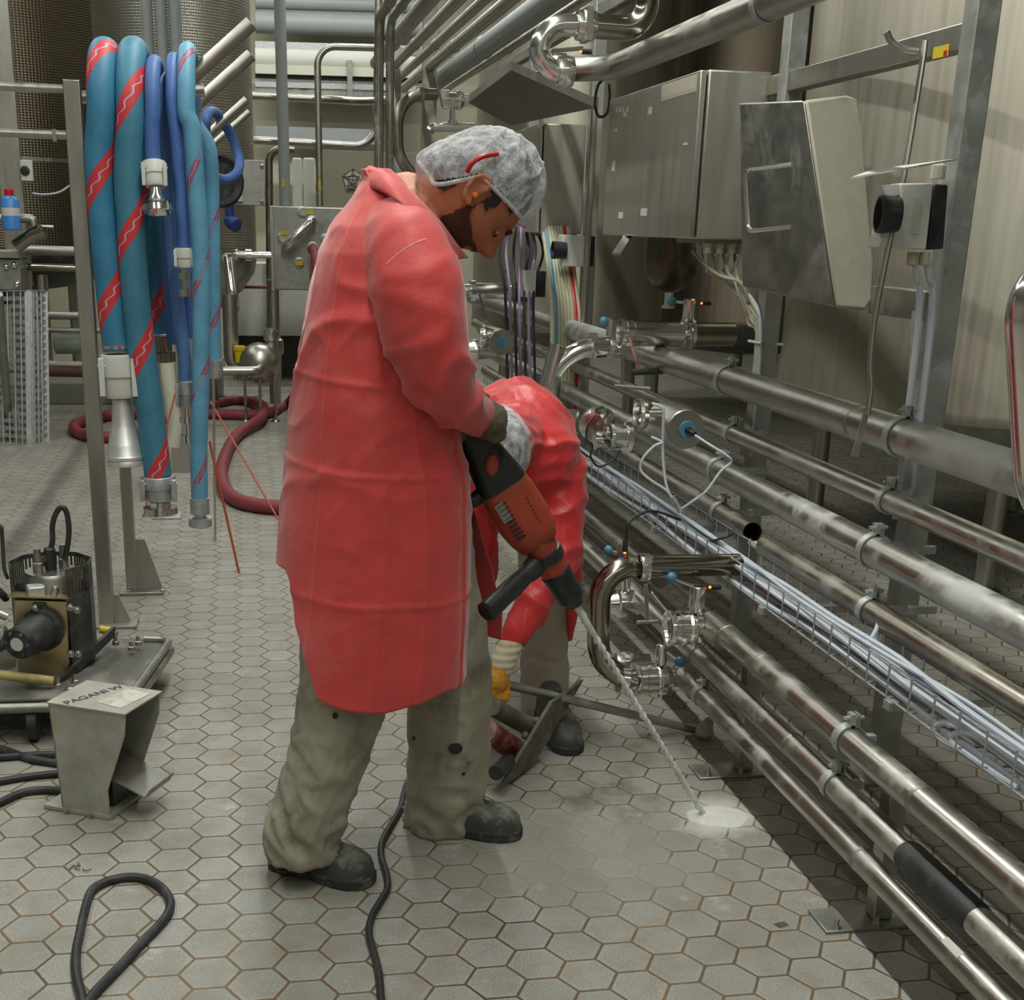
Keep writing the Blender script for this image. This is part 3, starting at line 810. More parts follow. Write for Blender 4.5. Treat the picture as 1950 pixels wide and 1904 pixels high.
# lower valve
Yv = yI1 + 0.01
zc = PX(1300, 1292, XI).z
c = P(1206, 1290, Yv); c = Vector((c.x, Yv, zc))
t = thing('butterfly_valve', 'lowest polished valve with open end and darker blue knob', 'valve', (c.x, c.y, zc - 0.05))
L = XI - c.x
obj('open_ferrule', ferrule(c, (1, 0, 0), 0.049, 0.045, L * 0.45), M['chrome'], t); bore_shade(t, c, .042)
b = MB().lathe(c + Vector((L * 0.42, 0, 0)), (1, 0, 0), [(0, 0.039), (0.0, 0.045), (0.01, 0.048), (0.012, 0.042), (0.018, 0.042), (0.02, 0.052), (0.034, 0.052), (0.036, 0.042), (0.05, 0.036), (0.06, 0.03)], 28)
obj('body', b, M['chrome'], t)
obj('elbow', MB().tube(bend([c + Vector((L * 0.42 + 0.05, 0, 0)), (XI, Yv, zc), (XI, yI1 - 0.12, zc)], 0.05, 8), 0.029, 24), M['pipe'], t)
s0 = Vector((c.x + L * 0.42 + 0.02, Yv, zc + 0.046))
obj('stem', MB().lathe(s0, (0, 0, 1), [(0, 0.015), (0.01, 0.015), (0.012, 0.019), (0.062, 0.019), (0.066, 0.016), (0.068, 0.01)], 20), M['chrome'], t)
knob_lever(t, s0 + Vector((.01, -.01, 0.045)), s0 + Vector((0.05, -0.03, 0.018)), 0.0165)
obj('bolt', MB().lathe(c + Vector((L * 0.42 + 0.026, 0, -0.05)), (0, 0, -1), [(0, 0.008), (0.012, 0.008), (0.014, 0.004)], 10), M['chrome'], t)

# dark polished U-bend in front of them
Yb = 3.42
t = thing('pipe_u_bend', 'dark polished U-bend pipe beside the drill bit, clamped at its upper arm', 'pipe bend', P(1140, 1300, Yb))
pts = bend([P(1405, 1075, Yb + .10), P(1142, 1080, Yb), P(1139, 1255, Yb), P(1205, 1305, Yb + .02)], [0.11, 0.055], 10)
obj('tube', MB().tube(pts, 0.0335, 28), M['dark_chrome'], t)
c = P(1217, 1080, Yb + .01)
obj('clamp', MB().lathe(c, (1, 0, 0), [(0, .034), (0, .041), (.014, .042), (.026, .041), (.026, .034)], 24, caps=False).box(c + Vector((.012, -.03, .034)), (.024, .03, .022)), M['chrome'], t)
c = P(1180, 1293, Yb)
obj('end_fitting', MB().lathe(c, (1, 0, -0.2), [(0, .034), (0, .04), (.02, .042), (.03, .034), (.05, .03)], 20), M['chrome'], t)
q0 = P(1190, 1050, Yb + .06)
sensor_led(t, q0 + Vector((0, 0, 0)), (0, 0, 0.035))
obj('lever', MB().tube([q0 + Vector((-.02, .02, -.01)), q0 + Vector((-.045, .02, 0.0))], .005, 8), M['chrome'], t)
obj('knob', MB().sphere(q0 + Vector((-.045, .02, 0)), .014), M['blueknob'], t)
loop_cable([q0 + Vector((0, 0, .035)), q0 + Vector((.01, 0, .09)), q0 + Vector((.09, .05, .11)), q0 + Vector((.2, .1, .07))], 'thin black sensor lead arching above the dark U-bend', 0.004, 'black')
# small T-handle stand between bend and valves
t = thing('valve_handle', 'steel T-handle standing between the U-bend and the upper valve', 'handle', P(1231, 1190, 3.62))
obj('shaft', MB().bar(P(1230, 1112, 3.62), P(1232, 1186, 3.62), 0.012, 0.006), M['steel'], t)
obj('grip', MB().tube([P(1213, 1185, 3.62), P(1252, 1183, 3.62)], 0.0065, 10), M['steel'], t)
# grouped chrome valve half hidden behind the U-bend
c = P(1190, 1150, 4.1)
t = thing('butterfly_valve', 'chrome valve half hidden behind the dark U-bend', 'valve', c - Vector((0, 0, .06)))
obj('body', MB().lathe(c, (1, 0, 0), [(-.06, .03), (-.03, .04), (-.025, .05), (0, .052), (.03, .05), (.035, .04), (.08, .034)], 24), M['chrome'], t)
obj('stem', MB().lathe(c + Vector((0, 0, .05)), (0, 0, 1), [(0, .016), (.06, .016)], 16), M['chrome'], t)
c = P(1188, 1262, 3.9)
t = thing('butterfly_valve', 'small chrome valve behind the drill bit beside the lowest valve', 'valve', c - Vector((0, 0, .05)))
obj('body', MB().lathe(c, (1, 0, 0), [(-.04, .02), (-.03, .036), (0, .042), (.03, .04), (.035, .03), (.09, .028)], 24), M['chrome'], t)

# ------------------------------------------------------------------ upper valves
Yu = 5.0
c0, c1 = P(1180, 635, Yu), P(1308, 640, Yu)
t = thing('butterfly_valve', 'large open-ended valve stub above the dusty pipe, blue knob on top', 'valve', c0 - Vector((0, 0, .06)))
L = (c1 - c0).length
obj('open_ferrule', MB().lathe(c0, (1, 0, 0), [(.05, 0), (.05, .047), (0, .05), (0, .058), (.018, .059), (.022, .056), (.05, .056), (.055, .05), (L, .05)], 28, caps=False), M['chrome'], t); bore_shade(t, c0, .046)
obj('body', MB().lathe(c0 + Vector((L - .02, 0, 0)), (1, 0, 0), [(0, .05), (.0, .062), (.012, .065), (.014, .056), (.024, .056), (.026, .066), (.04, .066), (.042, .05)], 28), M['chrome'], t)
obj('tail_pipe', MB().tube([c0 + Vector((L + .02, 0, 0)), c0 + Vector((L + .2, .02, 0))], .047, 24), M['dark_chrome'], t)
s0 = c0 + Vector((L - .0, 0, .055))
obj('stem', MB().lathe(s0, (0, 0, 1), [(0, .02), (.01, .024), (.08, .024), (.085, .018)], 18), M['chrome'], t)
knob_lever(t, s0 + Vector((-.01, 0, .07)), s0 + Vector((-.075, 0, .072)), .019)
sensor_led(t, s0 + Vector((.055, 0, .068)), (.035, 0, 0))
# lever rods hanging from it
t = thing('valve_handle', 'pair of thin steel lever handles hanging in front of the dusty pipe', 'handle', P(1185, 740, 4.9))
obj('shaft', MB().bar(P(1188, 655, 4.9), P(1184, 737, 4.9), .013, .007), M['dull'], t)
obj('grip', MB().tube([P(1170, 734, 4.9), P(1238, 740, 4.88)], .0085, 10), M['dull'], t)
obj('shaft', MB().bar(P(1199, 642, 4.92), P(1216, 705, 4.9), .012, .006), M['chrome'], t)
obj('grip', MB().tube([P(1202, 709, 4.9), P(1262, 706, 4.92)], .013, 10), M['dark_metal'], t)

# elbow and clamp joining the dusty pipe
Ye = 5.35
t = thing('pipe_elbow', 'polished pipe elbow rising behind the bent worker\'s back', 'pipe bend', P(1050, 840, Ye))
pts = bend([P(1196, 658, Ye), P(1062, 663, Ye), P(1040, 745, Ye), P(1062, 880, Ye)], [0.17, 0.2], 12)
obj('tube', MB().tube(pts, .038, 28), M['chrome'], t)
c = P(1122, 661, Ye)
obj('clamp', MB().lathe(c, (1, 0, 0), [(0, .039), (0, .048), (.012, .05), (.026, .048), (.026, .039)], 24, caps=False).box(c + Vector((.012, -.02, .045)), (.026, .05, .03)), M['chrome'], t)
c = P(1160, 660, Ye)
obj('valve_body', MB().lathe(c, (1, 0, 0), [(0, .039), (0, .05), (.014, .052), (.016, .044), (.022, .044), (.024, .052), (.04, .05), (.04, .039)], 24, caps=False), M['chrome'], t)
s0 = P(1163, 640, Ye)
obj('stem', MB().lathe(s0, (0, 0, 1), [(0, .02), (.07, .024), (.075, .016)], 16), M['chrome'], t)
obj('knob', MB().sphere(P(1151, 612, Ye), .021), M['blueknob'], t)
c = P(1080, 800, Ye)
obj('end_clamp', MB().lathe(c + Vector((0, 0, .04)), (0.1, 0, -1), [(0, .04), (0, .05), (.03, .052), (.06, .05), (.06, .04)], 24, caps=False).box(c + Vector((0, -.05, .03)), (.05, .02, .05)), M['chrome'], t)

# flow sensor drum with blue ring
Ys = 4.05
c = P(1306, 818, Ys)
t = thing('flow_sensor', 'grey cylindrical sensor drum with a blue ring and plugged cable', 'sensor', c - Vector((0, 0, .07)))
obj('drum', MB().lathe(c, (-0.06, 1, 0), [(0, .03), (0, .064), (.004, .067), (.2, .067), (.205, .06)], 32), M['steel'], t)
obj('blue_ring', MB().lathe(c + Vector((.004, -.008, 0)), (0, 1, 0), [(0, .014), (0, .028), (.008, .03), (.01, .03)], 24), M['blueknob'], t)
obj('plug', MB().lathe(c + Vector((.004, -.006, 0)), (0.35, -1, -0.25), [(0, .012), (.012, .012), (.014, .009), (.04, .009)], 14), M['blackplastic'], t)
cf = P(1213, 790, Ys + .1)
obj('ferrule', MB().lathe(cf, (1, 0, 0), [(.02, .046), (0, .048), (0, .054), (.012, .056), (.02, .05), (.03, .045), (.03, .02), (.15, .02)], 28, caps=False), M['chrome'], t)
cable_pts = [c + Vector((.018, -.045, -.012)), P(1350, 846, 3.95), P(1385, 868, 3.9), P(1392, 880, 3.9), P(1372, 898, 3.9), P(1345, 935, 3.9), P(1318, 955, 3.92), P(1294, 972, 3.95)]
loop_cable(cable_pts, 'grey lead from the drum sensor looping down to a plug', .0045)
loop_cable([P(1242, 768, 4.02), P(1262, 778, 4.0), P(1263, 810, 4.0), P(1262, 860, 4.0), P(1268, 920, 3.98), P(1282, 955, 3.96), P(1291, 968, 3.95)], 'grey lead hanging straight from the ferrule past the drum', .005)
loop_cable([P(1240, 832, 4.02), P(1260, 842, 4.0), P(1245, 850, 4.0), P(1225, 872, 4.0), P(1220, 895, 4.0), P(1240, 915, 3.98), P(1270, 935, 3.96), P(1286, 960, 3.95)], 'grey lead bowing left below the drum sensor', .0045)
o = obj('cable_connector', MB().tube([P(1280, 945, 3.95), P(1296, 975, 3.94)], .009, 10), M['galv'])
tag(o, 'small grey plug connector hanging where the sensor leads meet', 'connector')
# chrome stub with black lead
Yk = 4.5
c = P(1160, 832, Yk)
t = thing('butterfly_valve', 'round chrome valve stub with black wire, next to the bent worker\'s shoulder', 'valve', c - Vector((0, 0, .06)))
obj('open_ferrule', MB().lathe(c, (1, 0, 0), [(.03, 0), (.03, .04), (0, .043), (0, .05), (.012, .051), (.016, .046), (.06, .046), (.062, .055), (.08, .055)], 28, caps=False), M['chrome'], t); bore_shade(t, c, .039, .02)
obj('body', MB().lathe(c + Vector((-.03, .1, .03)), (.5, 1, 0), [(-.05, .02), (-.045, .05), (0, .062), (.09, .062), (.12, .04)], 28), M['chrome'], t)
obj('boss', MB().lathe(P(1142, 845, Yk), (1, .2, 0), [(-.02, .012), (-.02, .022), (.03, .022), (.04, .01)], 16), M['chrome'], t)
loop_cable([P(1135, 790, 4.48), P(1120, 808, 4.46), P(1117, 835, 4.46), P(1128, 848, 4.46), P(1125, 870, 4.46), P(1140, 888, 4.46), P(1165, 878, 4.46), P(1182, 858, 4.48)], 'black wire looped round the chrome valve stub', .004, 'black')

# distant valve cluster beside the standing worker's chest
Yq = 7.6
c0 = P(870, 553, Yq)
t = thing('butterfly_valve', 'distant bright horizontal valve stub in front of the worker\'s chest', 'valve', c0 - Vector((0, 0, .05)))
obj('tube', MB().lathe(c0, (1, 0, 0), [(0, .03), (.06, .038), (.075, .038), (.08, .06), (.11, .06), (.112, .047), (.31, .047), (.32, .055), (.34, .055)], 24), M['chrome'], t)
obj('lever', MB().bar(P(913, 560, Yq - .06), P(921, 594, Yq - .06), .012, .008), M['chrome'], t)
obj('actuator', MB().lathe(c0 + Vector((.34, 0, 0)), (1, 0, 0), [(0, .06), (.1, .06)], 20), M['dark_metal'], t)
sensor_led(t, P(990, 519, Yq - .02), (.03, 0, 0))
obj('knob', MB().sphere(P(963, 515, Yq), .015), M['blueknob'], t)
t = thing('butterfly_valve', 'distant chrome valve end showing just right of the worker\'s elbow', 'valve', P(905, 690, 6.6))
c = P(893, 668, 6.6)
obj('body', MB().lathe(c, (1, 0, 0), [(-.06, .04), (-.02, .05), (0, .05), (.02, .06), (.04, .06), (.05, .045), (.12, .04)], 24), M['chrome'], t)
c = P(955, 652, 6.5)
t = thing('flow_sensor', 'smaller distant sensor drum with blue ring in front of the wall pipes', 'sensor', c - Vector((0, 0, .07)))
obj('drum', MB().lathe(c, (-.06, 1, 0), [(0, .03), (0, .064), (.004, .067), (.2, .067), (.205, .06)], 32), M['steel'], t)
obj('blue_ring', MB().lathe(c + Vector((.004, -.008, 0)), (0, 1, 0), [(0, .014), (0, .028), (.008, .03), (.01, .03)], 24), M['blueknob'], t)
obj('ferrule', MB().lathe(P(917, 640, 6.55), (1, 0, 0), [(.02, .046), (0, .048), (0, .054), (.012, .056), (.03, .045), (.12, .02)], 24, caps=False), M['chrome'], t)

# small boxes and cable bundle under the far cabinet
for (a, b, dpt, lab) in [((1072, 447), (1112, 508), 6.5, 'white socket box under the far cabinet beside the beige cables'), ((999, 515), (1020, 567), 6.9, 'slim white control box behind the distant valve stub')]:
    p, q_ = P(*a, dpt), P(*b, dpt)
    t = thing('control_box', lab, 'box', ((p.x + q_.x) / 2, dpt, q_.z))
    obj('housing', MB().hexa([Vector((p.x, dpt, q_.z)), Vector((q_.x, dpt, q_.z)), Vector((q_.x, dpt, p.z)), Vector((p.x, dpt, p.z)), Vector((p.x, dpt + .1, q_.z)), Vector((q_.x, dpt + .1, q_.z)), Vector((q_.x, dpt + .1, p.z)), Vector((p.x, dpt + .1, p.z))]), M['white'], t, bevel=.004)
    obj('black_side', MB().box((q_.x + .03, dpt + .06, (p.z + q_.z) / 2), (.05, .1, (p.z - q_.z) * .95)), M['blackplastic'], t)
    if a[0] > 1050:
        obj('socket_opening', MB().lathe(P(1052, 476, dpt), (1, 0, 0), [(.03, 0), (.03, .035), (0, .038), (0, .044), (.07, .04)], 20, caps=False), M['blackplastic'], t)
for k in range(9):
    a = P(1034 + 6 * k, 432, 6.9 - .02 * k); b_ = P(1045 + 6 * k, 520, 6.6); e_ = P(1052 + 6.5 * k, 610 + k * 3, 6.45)
    mat = M['blueknob'] if k == 1 else (M['redplastic'] if k == 7 else M['cable_beige'])
    lab = {1: 'blue cable in the beige bundle under the far cabinet', 7: 'red cable at the right of the beige bundle'}.get(k, 'beige cable of the flat bundle below the far cabinet')
    o = obj('cable', MB().tube(catmull([a, b_, e_, e_ + Vector((.02, 0, -.6))], 7), .012, 8), mat)
    tag(o, lab, 'cable', 'beige cables below the far cabinet' if k not in (1, 7) else None)
for k in range(7):
    a = P(965 + 9 * k, 432, 7.2); b_ = P(950 + 14 * k, 480, 7.1); e_ = P(962 + 9 * k, 560, 6.9)
    o = obj('cable', MB().tube(catmull([a, b_, e_, e_ + Vector((.03, 0, -.5))], 7), .008, 7), M['cable_violet'] if k % 2 else M['black'])
    tag(o, ('violet' if k % 2 else 'black') + ' wire dangling beneath the far cabinet beside the face', 'cable', ('violet' if k % 2 else 'black') + ' wires beneath the far cabinet')

# ------------------------------------------------------------------ overhead pipes and the drip tray
ZU = 2.46
ups = [((722, 34), 8, 'leftmost thin overhead pipe of the row running to the back'), ((743, 40), 7, 'second overhead pipe from the left, thin'), ((790, 32), 13, 'third overhead pipe from the left, fairly thick'), ((822, 52), 9, 'fourth overhead pipe from the left'), ((872, 46), 8, 'fifth overhead pipe from the left, slim and dull'), ((905, 55), 10, 'sixth overhead pipe from the left, next to the thick pale one'), ((950, 70), 18, 'thick pale overhead pipe, widest of the row'), ((985, 82), 7, 'thin overhead pipe just below the thick pale one')]
for (px, py), rp, lab in ups:
    p = PZ(px, py, ZU)
    dist = (p - CAM).dot(c_f)
    r = 1.15 * rp / FPX * dist
    y1 = 9.8 if px > 860 else (8.45 if px > 780 else p.y)
    t = thing('overhead_pipe', lab, 'pipe', (p.x, 6, ZU - r), 'overhead pipes running to the back')
    pts = [(p.x, 4.9, ZU), (p.x, y1, ZU)]
    if px < 780: pts += [(p.x, y1, 0.0)]
    obj('tube', MB().tube(bend(pts, .12), r, 16), M['lightgrey'] if rp == 18 else M['pipe'], t)
    obj('weld_ring', MB().lathe((p.x, min(7.5, y1 - .5), ZU), (0, 1, 0), [(0, r), (.004, r + .004), (.03, r + .004), (.034, r)], 16, caps=False), M['dull'], t)
hx0, hx1 = P(756, 200, 8.5).x, P(818, 200, 8.5).x
t = thing('pipe_hanger', 'dark steel posts and bar at the far end of the overhead pipes', 'hanger', (hx0, 8.5, 0))
obj('post', MB().box((hx0, 8.53, 2.5), (.05, .05, 5.0)), M['dull'], t)
obj('post', MB().box((hx1, 8.53, 2.5), (.09, .06, 5.0)), M['pipe_brown'], t)
obj('crossbar', MB().box(((hx0 + hx1) / 2 + .2, 8.53, ZU + .08), (hx1 - hx0 + .5, .04, .04)), M['dull'], t)

XK = 1.34
zK = PX(1310, 70, XK).z
yk1 = yat(1165, 128, XK)
t = thing('stainless_pipe', 'thick bright pipe slanting across the top above the near cabinet', 'pipe', (XK, 3.0, zK - .05))
obj('tube', MB().tube(bend([(XK, .9, zK), (XK, yk1, zK), (XK - .2, yk1 + .05, zK - .005)], .12, 8), .043, 28), M['pipe'], t)
obj('pipe_clamp', clamp_mb((XK, yat(1462, 10, XK), zK), .043, 0), M['galv'], t)
c = Vector((XK - .16, yk1 + .04, zK - .004))
obj('end_ferrule', MB().lathe(c, (-1, 0.25, 0), [(0, .044), (0, .052), (.03, .054), (.05, .05), (.052, .06), (.075, .06), (.078, .04), (.11, .036)], 24), M['chrome'], t)
obj('lever', MB().tube([P(1052, 97, 4.0), P(1110, 92, 4.02)], .006, 8), M['chrome'], t)
sensor_led(t, P(1108, 98, 4.05), (.03, 0, .0))
Ym = 4.35
t = thing('pipe_u_bend', 'chrome U-bend joined to a dark pipe at the top above the drip tray', 'pipe bend', P(1040, 140, Ym))
obj('tube', MB().tube(bend([P(1112, 48, Ym), P(1022, 48, Ym), P(1030, 136, Ym), P(1092, 136, Ym)], [.09, .07], 10), .033, 26), M['chrome'], t)
obj('dark_arm', MB().tube(bend([P(1112, 48, Ym), P(1235, 58, Ym), P(1232, -60, Ym)], .1, 10), .038, 26), M['dark_chrome'], t)
c = P(1098, 48, Ym)
obj('clamp', MB().lathe(c, (1, 0, 0), [(0, .036), (0, .045), (.03, .05), (.06, .045), (.06, .036)], 24, caps=False).box(c + Vector((.03, -.01, .0)), (.02, .09, .1)), M['chrome'], t)
c = P(1062, 136, Ym)
obj('lower_clamp', MB().lathe(c, (1, 0, 0), [(0, .035), (0, .045), (.03, .05), (.05, .045), (.05, .035)], 24, caps=False), M['chrome'], t)
M['dark_tray'] = plain('dark_tray_steel', (.17, .165, .15), .45, .9, .2, 6)  # tray bottom in a darker steel than its rims
A_, B_, C_, D_ = P(893, 196, 6.1), P(973, 136, 4.9), P(1130, 206, 4.7), P(972, 239, 5.7)
upv = Vector((0, 0, .035))
t = thing('drip_tray', 'slanted steel drip tray hanging under the chrome U-bend', 'tray', (A_ + C_) / 2)
obj('tray_bottom', MB().prism([A_, B_, C_, D_], (0, 0, .004)), M['dark_tray'], t)
for a, b in ((A_, B_), (B_, C_), (C_, D_), (D_, A_)):
    obj('tray_rim', MB().prism([a, b, b + upv, a + upv], (.002, .003, 0)), M['steel'], t)
t = thing('pipe_bend', 'grey pipe bend curving down behind the worker\'s hairnet', 'pipe bend', P(760, 300, 7.4))
obj('tube', MB().tube(bend([P(830, 180, 7.5), P(756, 178, 7.4), P(758, 315, 7.4), P(800, 340, 7.4)], [.17, .12], 10), .032, 22), M['pipe_brown'], t)
c = P(800, 180, 7.47)
obj('clamp', MB().lathe(c, (1, 0, 0), [(-.02, .033), (-.02, .042), (.02, .042), (.02, .033)], 20, caps=False), M['steel'], t)
c = P(862, 244, 6.6)
t = thing('butterfly_valve', 'chrome valve assembly just above the hairnet', 'valve', c - Vector((0, 0, .02)))
obj('body', MB().tube(catmull([P(818, 250, 6.6), P(828, 243, 6.6), P(880, 243, 6.6), P(905, 243, 6.6)], 5), .022, 18), M['chrome'], t)
obj('stem', MB().lathe(P(861, 238, 6.6), (0, 0, 1), [(0, .022), (.02, .022), (.02, .015), (.09, .012), (.1, .03), (.12, .03)], 18), M['chrome'], t)
obj('upper_body', MB().lathe(P(845, 190, 6.6), (1, 0, 0), [(0, .02), (0, .045), (.02, .045), (.025, .035), (.06, .035), (.062, .045), (.08, .045), (.1, .03), (.16, .03)], 22), M['chrome'], t)
obj('lever', MB().tube([P(843, 205, 6.58), P(833, 160, 6.55), P(828, 135, 6.55)], .006, 8), M['dull'], t)

# ------------------------------------------------------------------ right-hand tanks
def tank(cx, cy, R, z0, z1, mat, label, legs=4, dish=0.25, phase=0.3, top=0.2):
    t = thing('storage_tank', label, 'tank', (cx, cy, 0))
    obj('shell', MB().lathe((cx, cy, z0), (0, 0, 1), [(0, R * .985), (0.0, R), (0.04, R + .004), (.05, R), (z1 - z0, R)], 96, caps=True), mat, t)
    obj('dished_bottom', MB().lathe((cx, cy, z0), (0, 0, -1), [(0, R * .98), (dish * .35, R * .9), (dish * .75, R * .6), (dish, R * .12), (dish, .04), (dish + .12, .04)], 64), M['dull'], t)
    for k in range(legs):
        a = phase + 2 * PI * k / legs
        x, y = cx + R * .8 * math.cos(a), cy + R * .8 * math.sin(a)
        obj('leg', MB().tube([(x, y, 0.0), (x, y, z0 + .02)], .045, 16).lathe((x, y, 0), (0, 0, 1), [(0, .08), (.02, .08), (.03, .046)], 16), M['steel'], t)
    return t
tank(3.78, 5.72, 1.18, .76, 4.2, M['clad'], 'big brown-grey clad tank filling the right side behind the frame', 4, .3, .95)
tank(2.42, 9.6, .72, .8, 4.2, M['clad'], 'grey clad tank standing far behind the near electrical cabinet', 3, .25, .2)
tank(4.35, 10.9, 1.35, .8, 4.2, M['clad_dark'], 'dark clad tank added to fill the dark between the cabinet and the big tank', 4, .3, .5)  # added tank, its dark colour fills the background here
# ================================================================== far end of the hall
def tube_thing(name, label, cat, pts, r, mat, fil=0.12, seg=16, group=None, part=None):
    o = obj(name, MB().tube(bend(pts, fil) if len(pts) > 2 else pts, r, seg), mat)
    return tag(o, label, cat, group)

def pbox(p0, p1, Y, depth, name, mat, parent=None, bevel=0.004):   # upright box from two pixel corners at depth Y
    a, b = P(*p0, Y), P(*p1, Y)
    return obj(name, MB().box(((a.x + b.x) / 2, Y + depth / 2, (a.z + b.z) / 2), (abs(b.x - a.x), depth, abs(a.z - b.z))), mat, parent, bevel=bevel)

# two quilted tanks at the back left
def back_tank(cx, cy, R, z0, mat, label, cone):
    t = thing('process_tank', label, 'tank', (cx, cy, 0))
    obj('shell', MB().lathe((cx, cy, z0), (0, 0, 1), [(0, R), (4.6 - z0, R)], 120, caps=True), mat, t)
    obj('dished_bottom', MB().lathe((cx, cy, z0), (0, 0, -1), [(0, R), (cone * .2, R * .97), (cone * .5, R * .8), (cone * .8, R * .5), (cone * .97, R * .15), (cone, .05), (cone + .1, .05)], 64), M['steel'] if mat is M['dimple'] else M['dark_metal'], t)
    obj('band', MB().lathe((cx, cy, 1.95), (0, 0, 1), [(0, R), (0.002, R + .006), (.03, R + .006), (.032, R)], 96, caps=False), M['dull'], t)
    for k in range(3):
        a = -PI / 2 + .5 + 2 * PI * k / 3
        x, y = cx + R * .75 * math.cos(a), cy + R * .75 * math.sin(a)
        obj('leg', MB().tube([(x, y, 0), (x, y, z0 + .02)], .05, 14), M['steel'], t)
a = P(262, 300, 12.4); R1 = 1.35
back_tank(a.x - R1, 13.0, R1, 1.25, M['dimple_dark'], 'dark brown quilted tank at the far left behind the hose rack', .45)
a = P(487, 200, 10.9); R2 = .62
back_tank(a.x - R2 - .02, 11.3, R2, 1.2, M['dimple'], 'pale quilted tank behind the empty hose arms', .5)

# vertical pale columns between the two tanks
for (p0, p1, lab) in [((266, 0), (289, 400), 'left pale pipe column between the two quilted tanks'), ((294, 0), (316, 400), 'middle pale pipe column between the two quilted tanks'), ((320, 0), (344, 400), 'right pale pipe column between the two quilted tanks')]:
    a, b = P(*p0, 10.3), P(p1[0], 0, 10.3)
    x = (a.x + b.x) / 2
    tube_thing('vertical_pipe', lab, 'pipe', [(x, 10.3, 0), (x, 10.3, 4.6)], (b.x - a.x) / 2, M['lightgrey'])

# flat steel column at the far left
t = thing('steel_column', 'flat steel column at the left edge beside the dark tank', 'column', P(15, 560, 9.6))
a, b = P(0, 200, 9.6), P(28, 200, 9.6)
obj('column', MB().box(((a.x + b.x) / 2 - .02, 9.65, 2.3), (b.x - a.x + .05, .06, 4.6)), M['steel'], t)
t = thing('switch_box', 'small white switch box with a round black socket on the far left column', 'switch', P(50, 345, 9.5))
pbox((38, 304), (63, 345), 9.5, .06, 'housing', M['white'], t)
obj('socket', MB().lathe(P(48, 325, 9.5), (0, -1, 0), [(0, .03), (.01, .032), (.012, .024)], 16), M['blackplastic'], t)
o = obj('cable', MB().tube(catmull([P(62, 368, 9.45), P(85, 370, 9.45), P(112, 366, 9.45), P(135, 352, 9.45)], 5), .007, 6), M['cable'])
tag(o, 'thin pale cable sagging in front of the dark tank', 'cable')

# machine at the far left with a bottle standing on it
t = thing('filling_machine', 'grey steel machine with pipes at the far left under the blue bottle', 'machine', P(20, 560, 9.3))
pbox((-40, 492), (42, 552), 9.3, .5, 'body', M['dull'], t)
pbox((-40, 476), (38, 492), 9.25, .5, 'top_rail', M['steel'], t)
obj('spout', MB().tube(bend([P(-10, 416, 9.2), P(62, 416, 9.2), P(64, 430, 9.2)], .05), .03, 14), M['dull'], t)
obj('arm', MB().tube([P(30, 470, 9.2), P(62, 448, 9.2), P(85, 440, 9.2)], .045, 14), M['dark_chrome'], t)
obj('lever', MB().tube([P(76, 431, 9.2), P(102, 432, 9.2)], .01, 8), M['steel'], t)
for px, py in ((12, 508), (32, 541), (27, 505)):
    obj('bolt', MB().sphere(P(px, py, 9.28), .022, 10, 8), M['chrome'], t)
pbox((36, 462), (40, 500), 9.2, .03, 'blue_clip', M['blueknob'], t)
t = thing('plastic_bottle', 'blue plastic bottle with a red cap at the far left', 'bottle', P(23, 438, 9.15))
c = P(23, 438, 9.15)
obj('body', MB().lathe(c, (0, 0, 1), [(0, .055), (.005, .06), (.19, .06), (.205, .05), (.215, .03)], 20), plain('blue_bottle_plastic', srgb(70, 135, 205), .35, 0, .05), t)
obj('cap', MB().lathe(c + Vector((0, 0, .215)), (0, 0, 1), [(0, .03), (.04, .03), (.043, .025)], 16), M['redplastic'], t)
lab_ = MB().lathe(c + Vector((0, 0, .09)), (0, 0, 1), [(0, .0605), (.05, .0605)], 20, caps=False)
obj('label', lab_, M['white'], t)
for (y0, x1, py, r, mat, lab) in [(9.6, 170, 476, .033, 'dull', 'grey horizontal pipe behind the tall rack post, upper'), (9.6, 172, 508, .026, 'dark_chrome', 'dark horizontal pipe behind the tall rack post, lower'), (10.2, 172, 600, .03, 'dull', 'pipe crossing low behind the rack post under the dark tank'), (10.2, 190, 628, .02, 'dull', 'slim pipe crossing lowest behind the rack post')]:
    a, b = P(35, py, y0), P(x1, py, y0)
    tube_thing('horizontal_pipe', lab, 'pipe', [(a.x, y0, a.z), (b.x, y0, a.z)], r, M[mat])
# pump motor and shelf under the dark tank
t = thing('pump_motor', 'pale green pump motor under the dark tank behind the rack post', 'motor', P(130, 672, 10.3))
c = P(103, 655, 10.3)
obj('body', MB().lathe(c, (1, 0, 0), [(0, .05), (.01, .075), (.28, .075), (.29, .06)], 20), plain('pale_green_paint', srgb(120, 132, 112), .5), t)
pbox((112, 634), (150, 650), 10.3, .08, 'terminal_box', M['lightgrey'], t)
tube_thing('horizontal_pipe', 'rusty brown pipe near the floor under the pale green motor', 'pipe', [P(88, 706, 10.3), P(192, 708, 10.3)], .045, plain('rusty_paint', srgb(90, 62, 46), .6))
tube_thing('horizontal_pipe', 'pale bar lying under the pale green motor', 'pipe', [P(88, 692, 10.3), P(192, 694, 10.3)], .022, M['offwhite'])
a, b = PZ(60, 770), PZ(150, 770)
o = obj('plinth', MB().box((-1.2, a.y + .3, .09), (1.9, .6, .18)), M['ply'], bevel=.01)
tag(o, 'low grey concrete plinth behind the tall rack post', 'plinth')

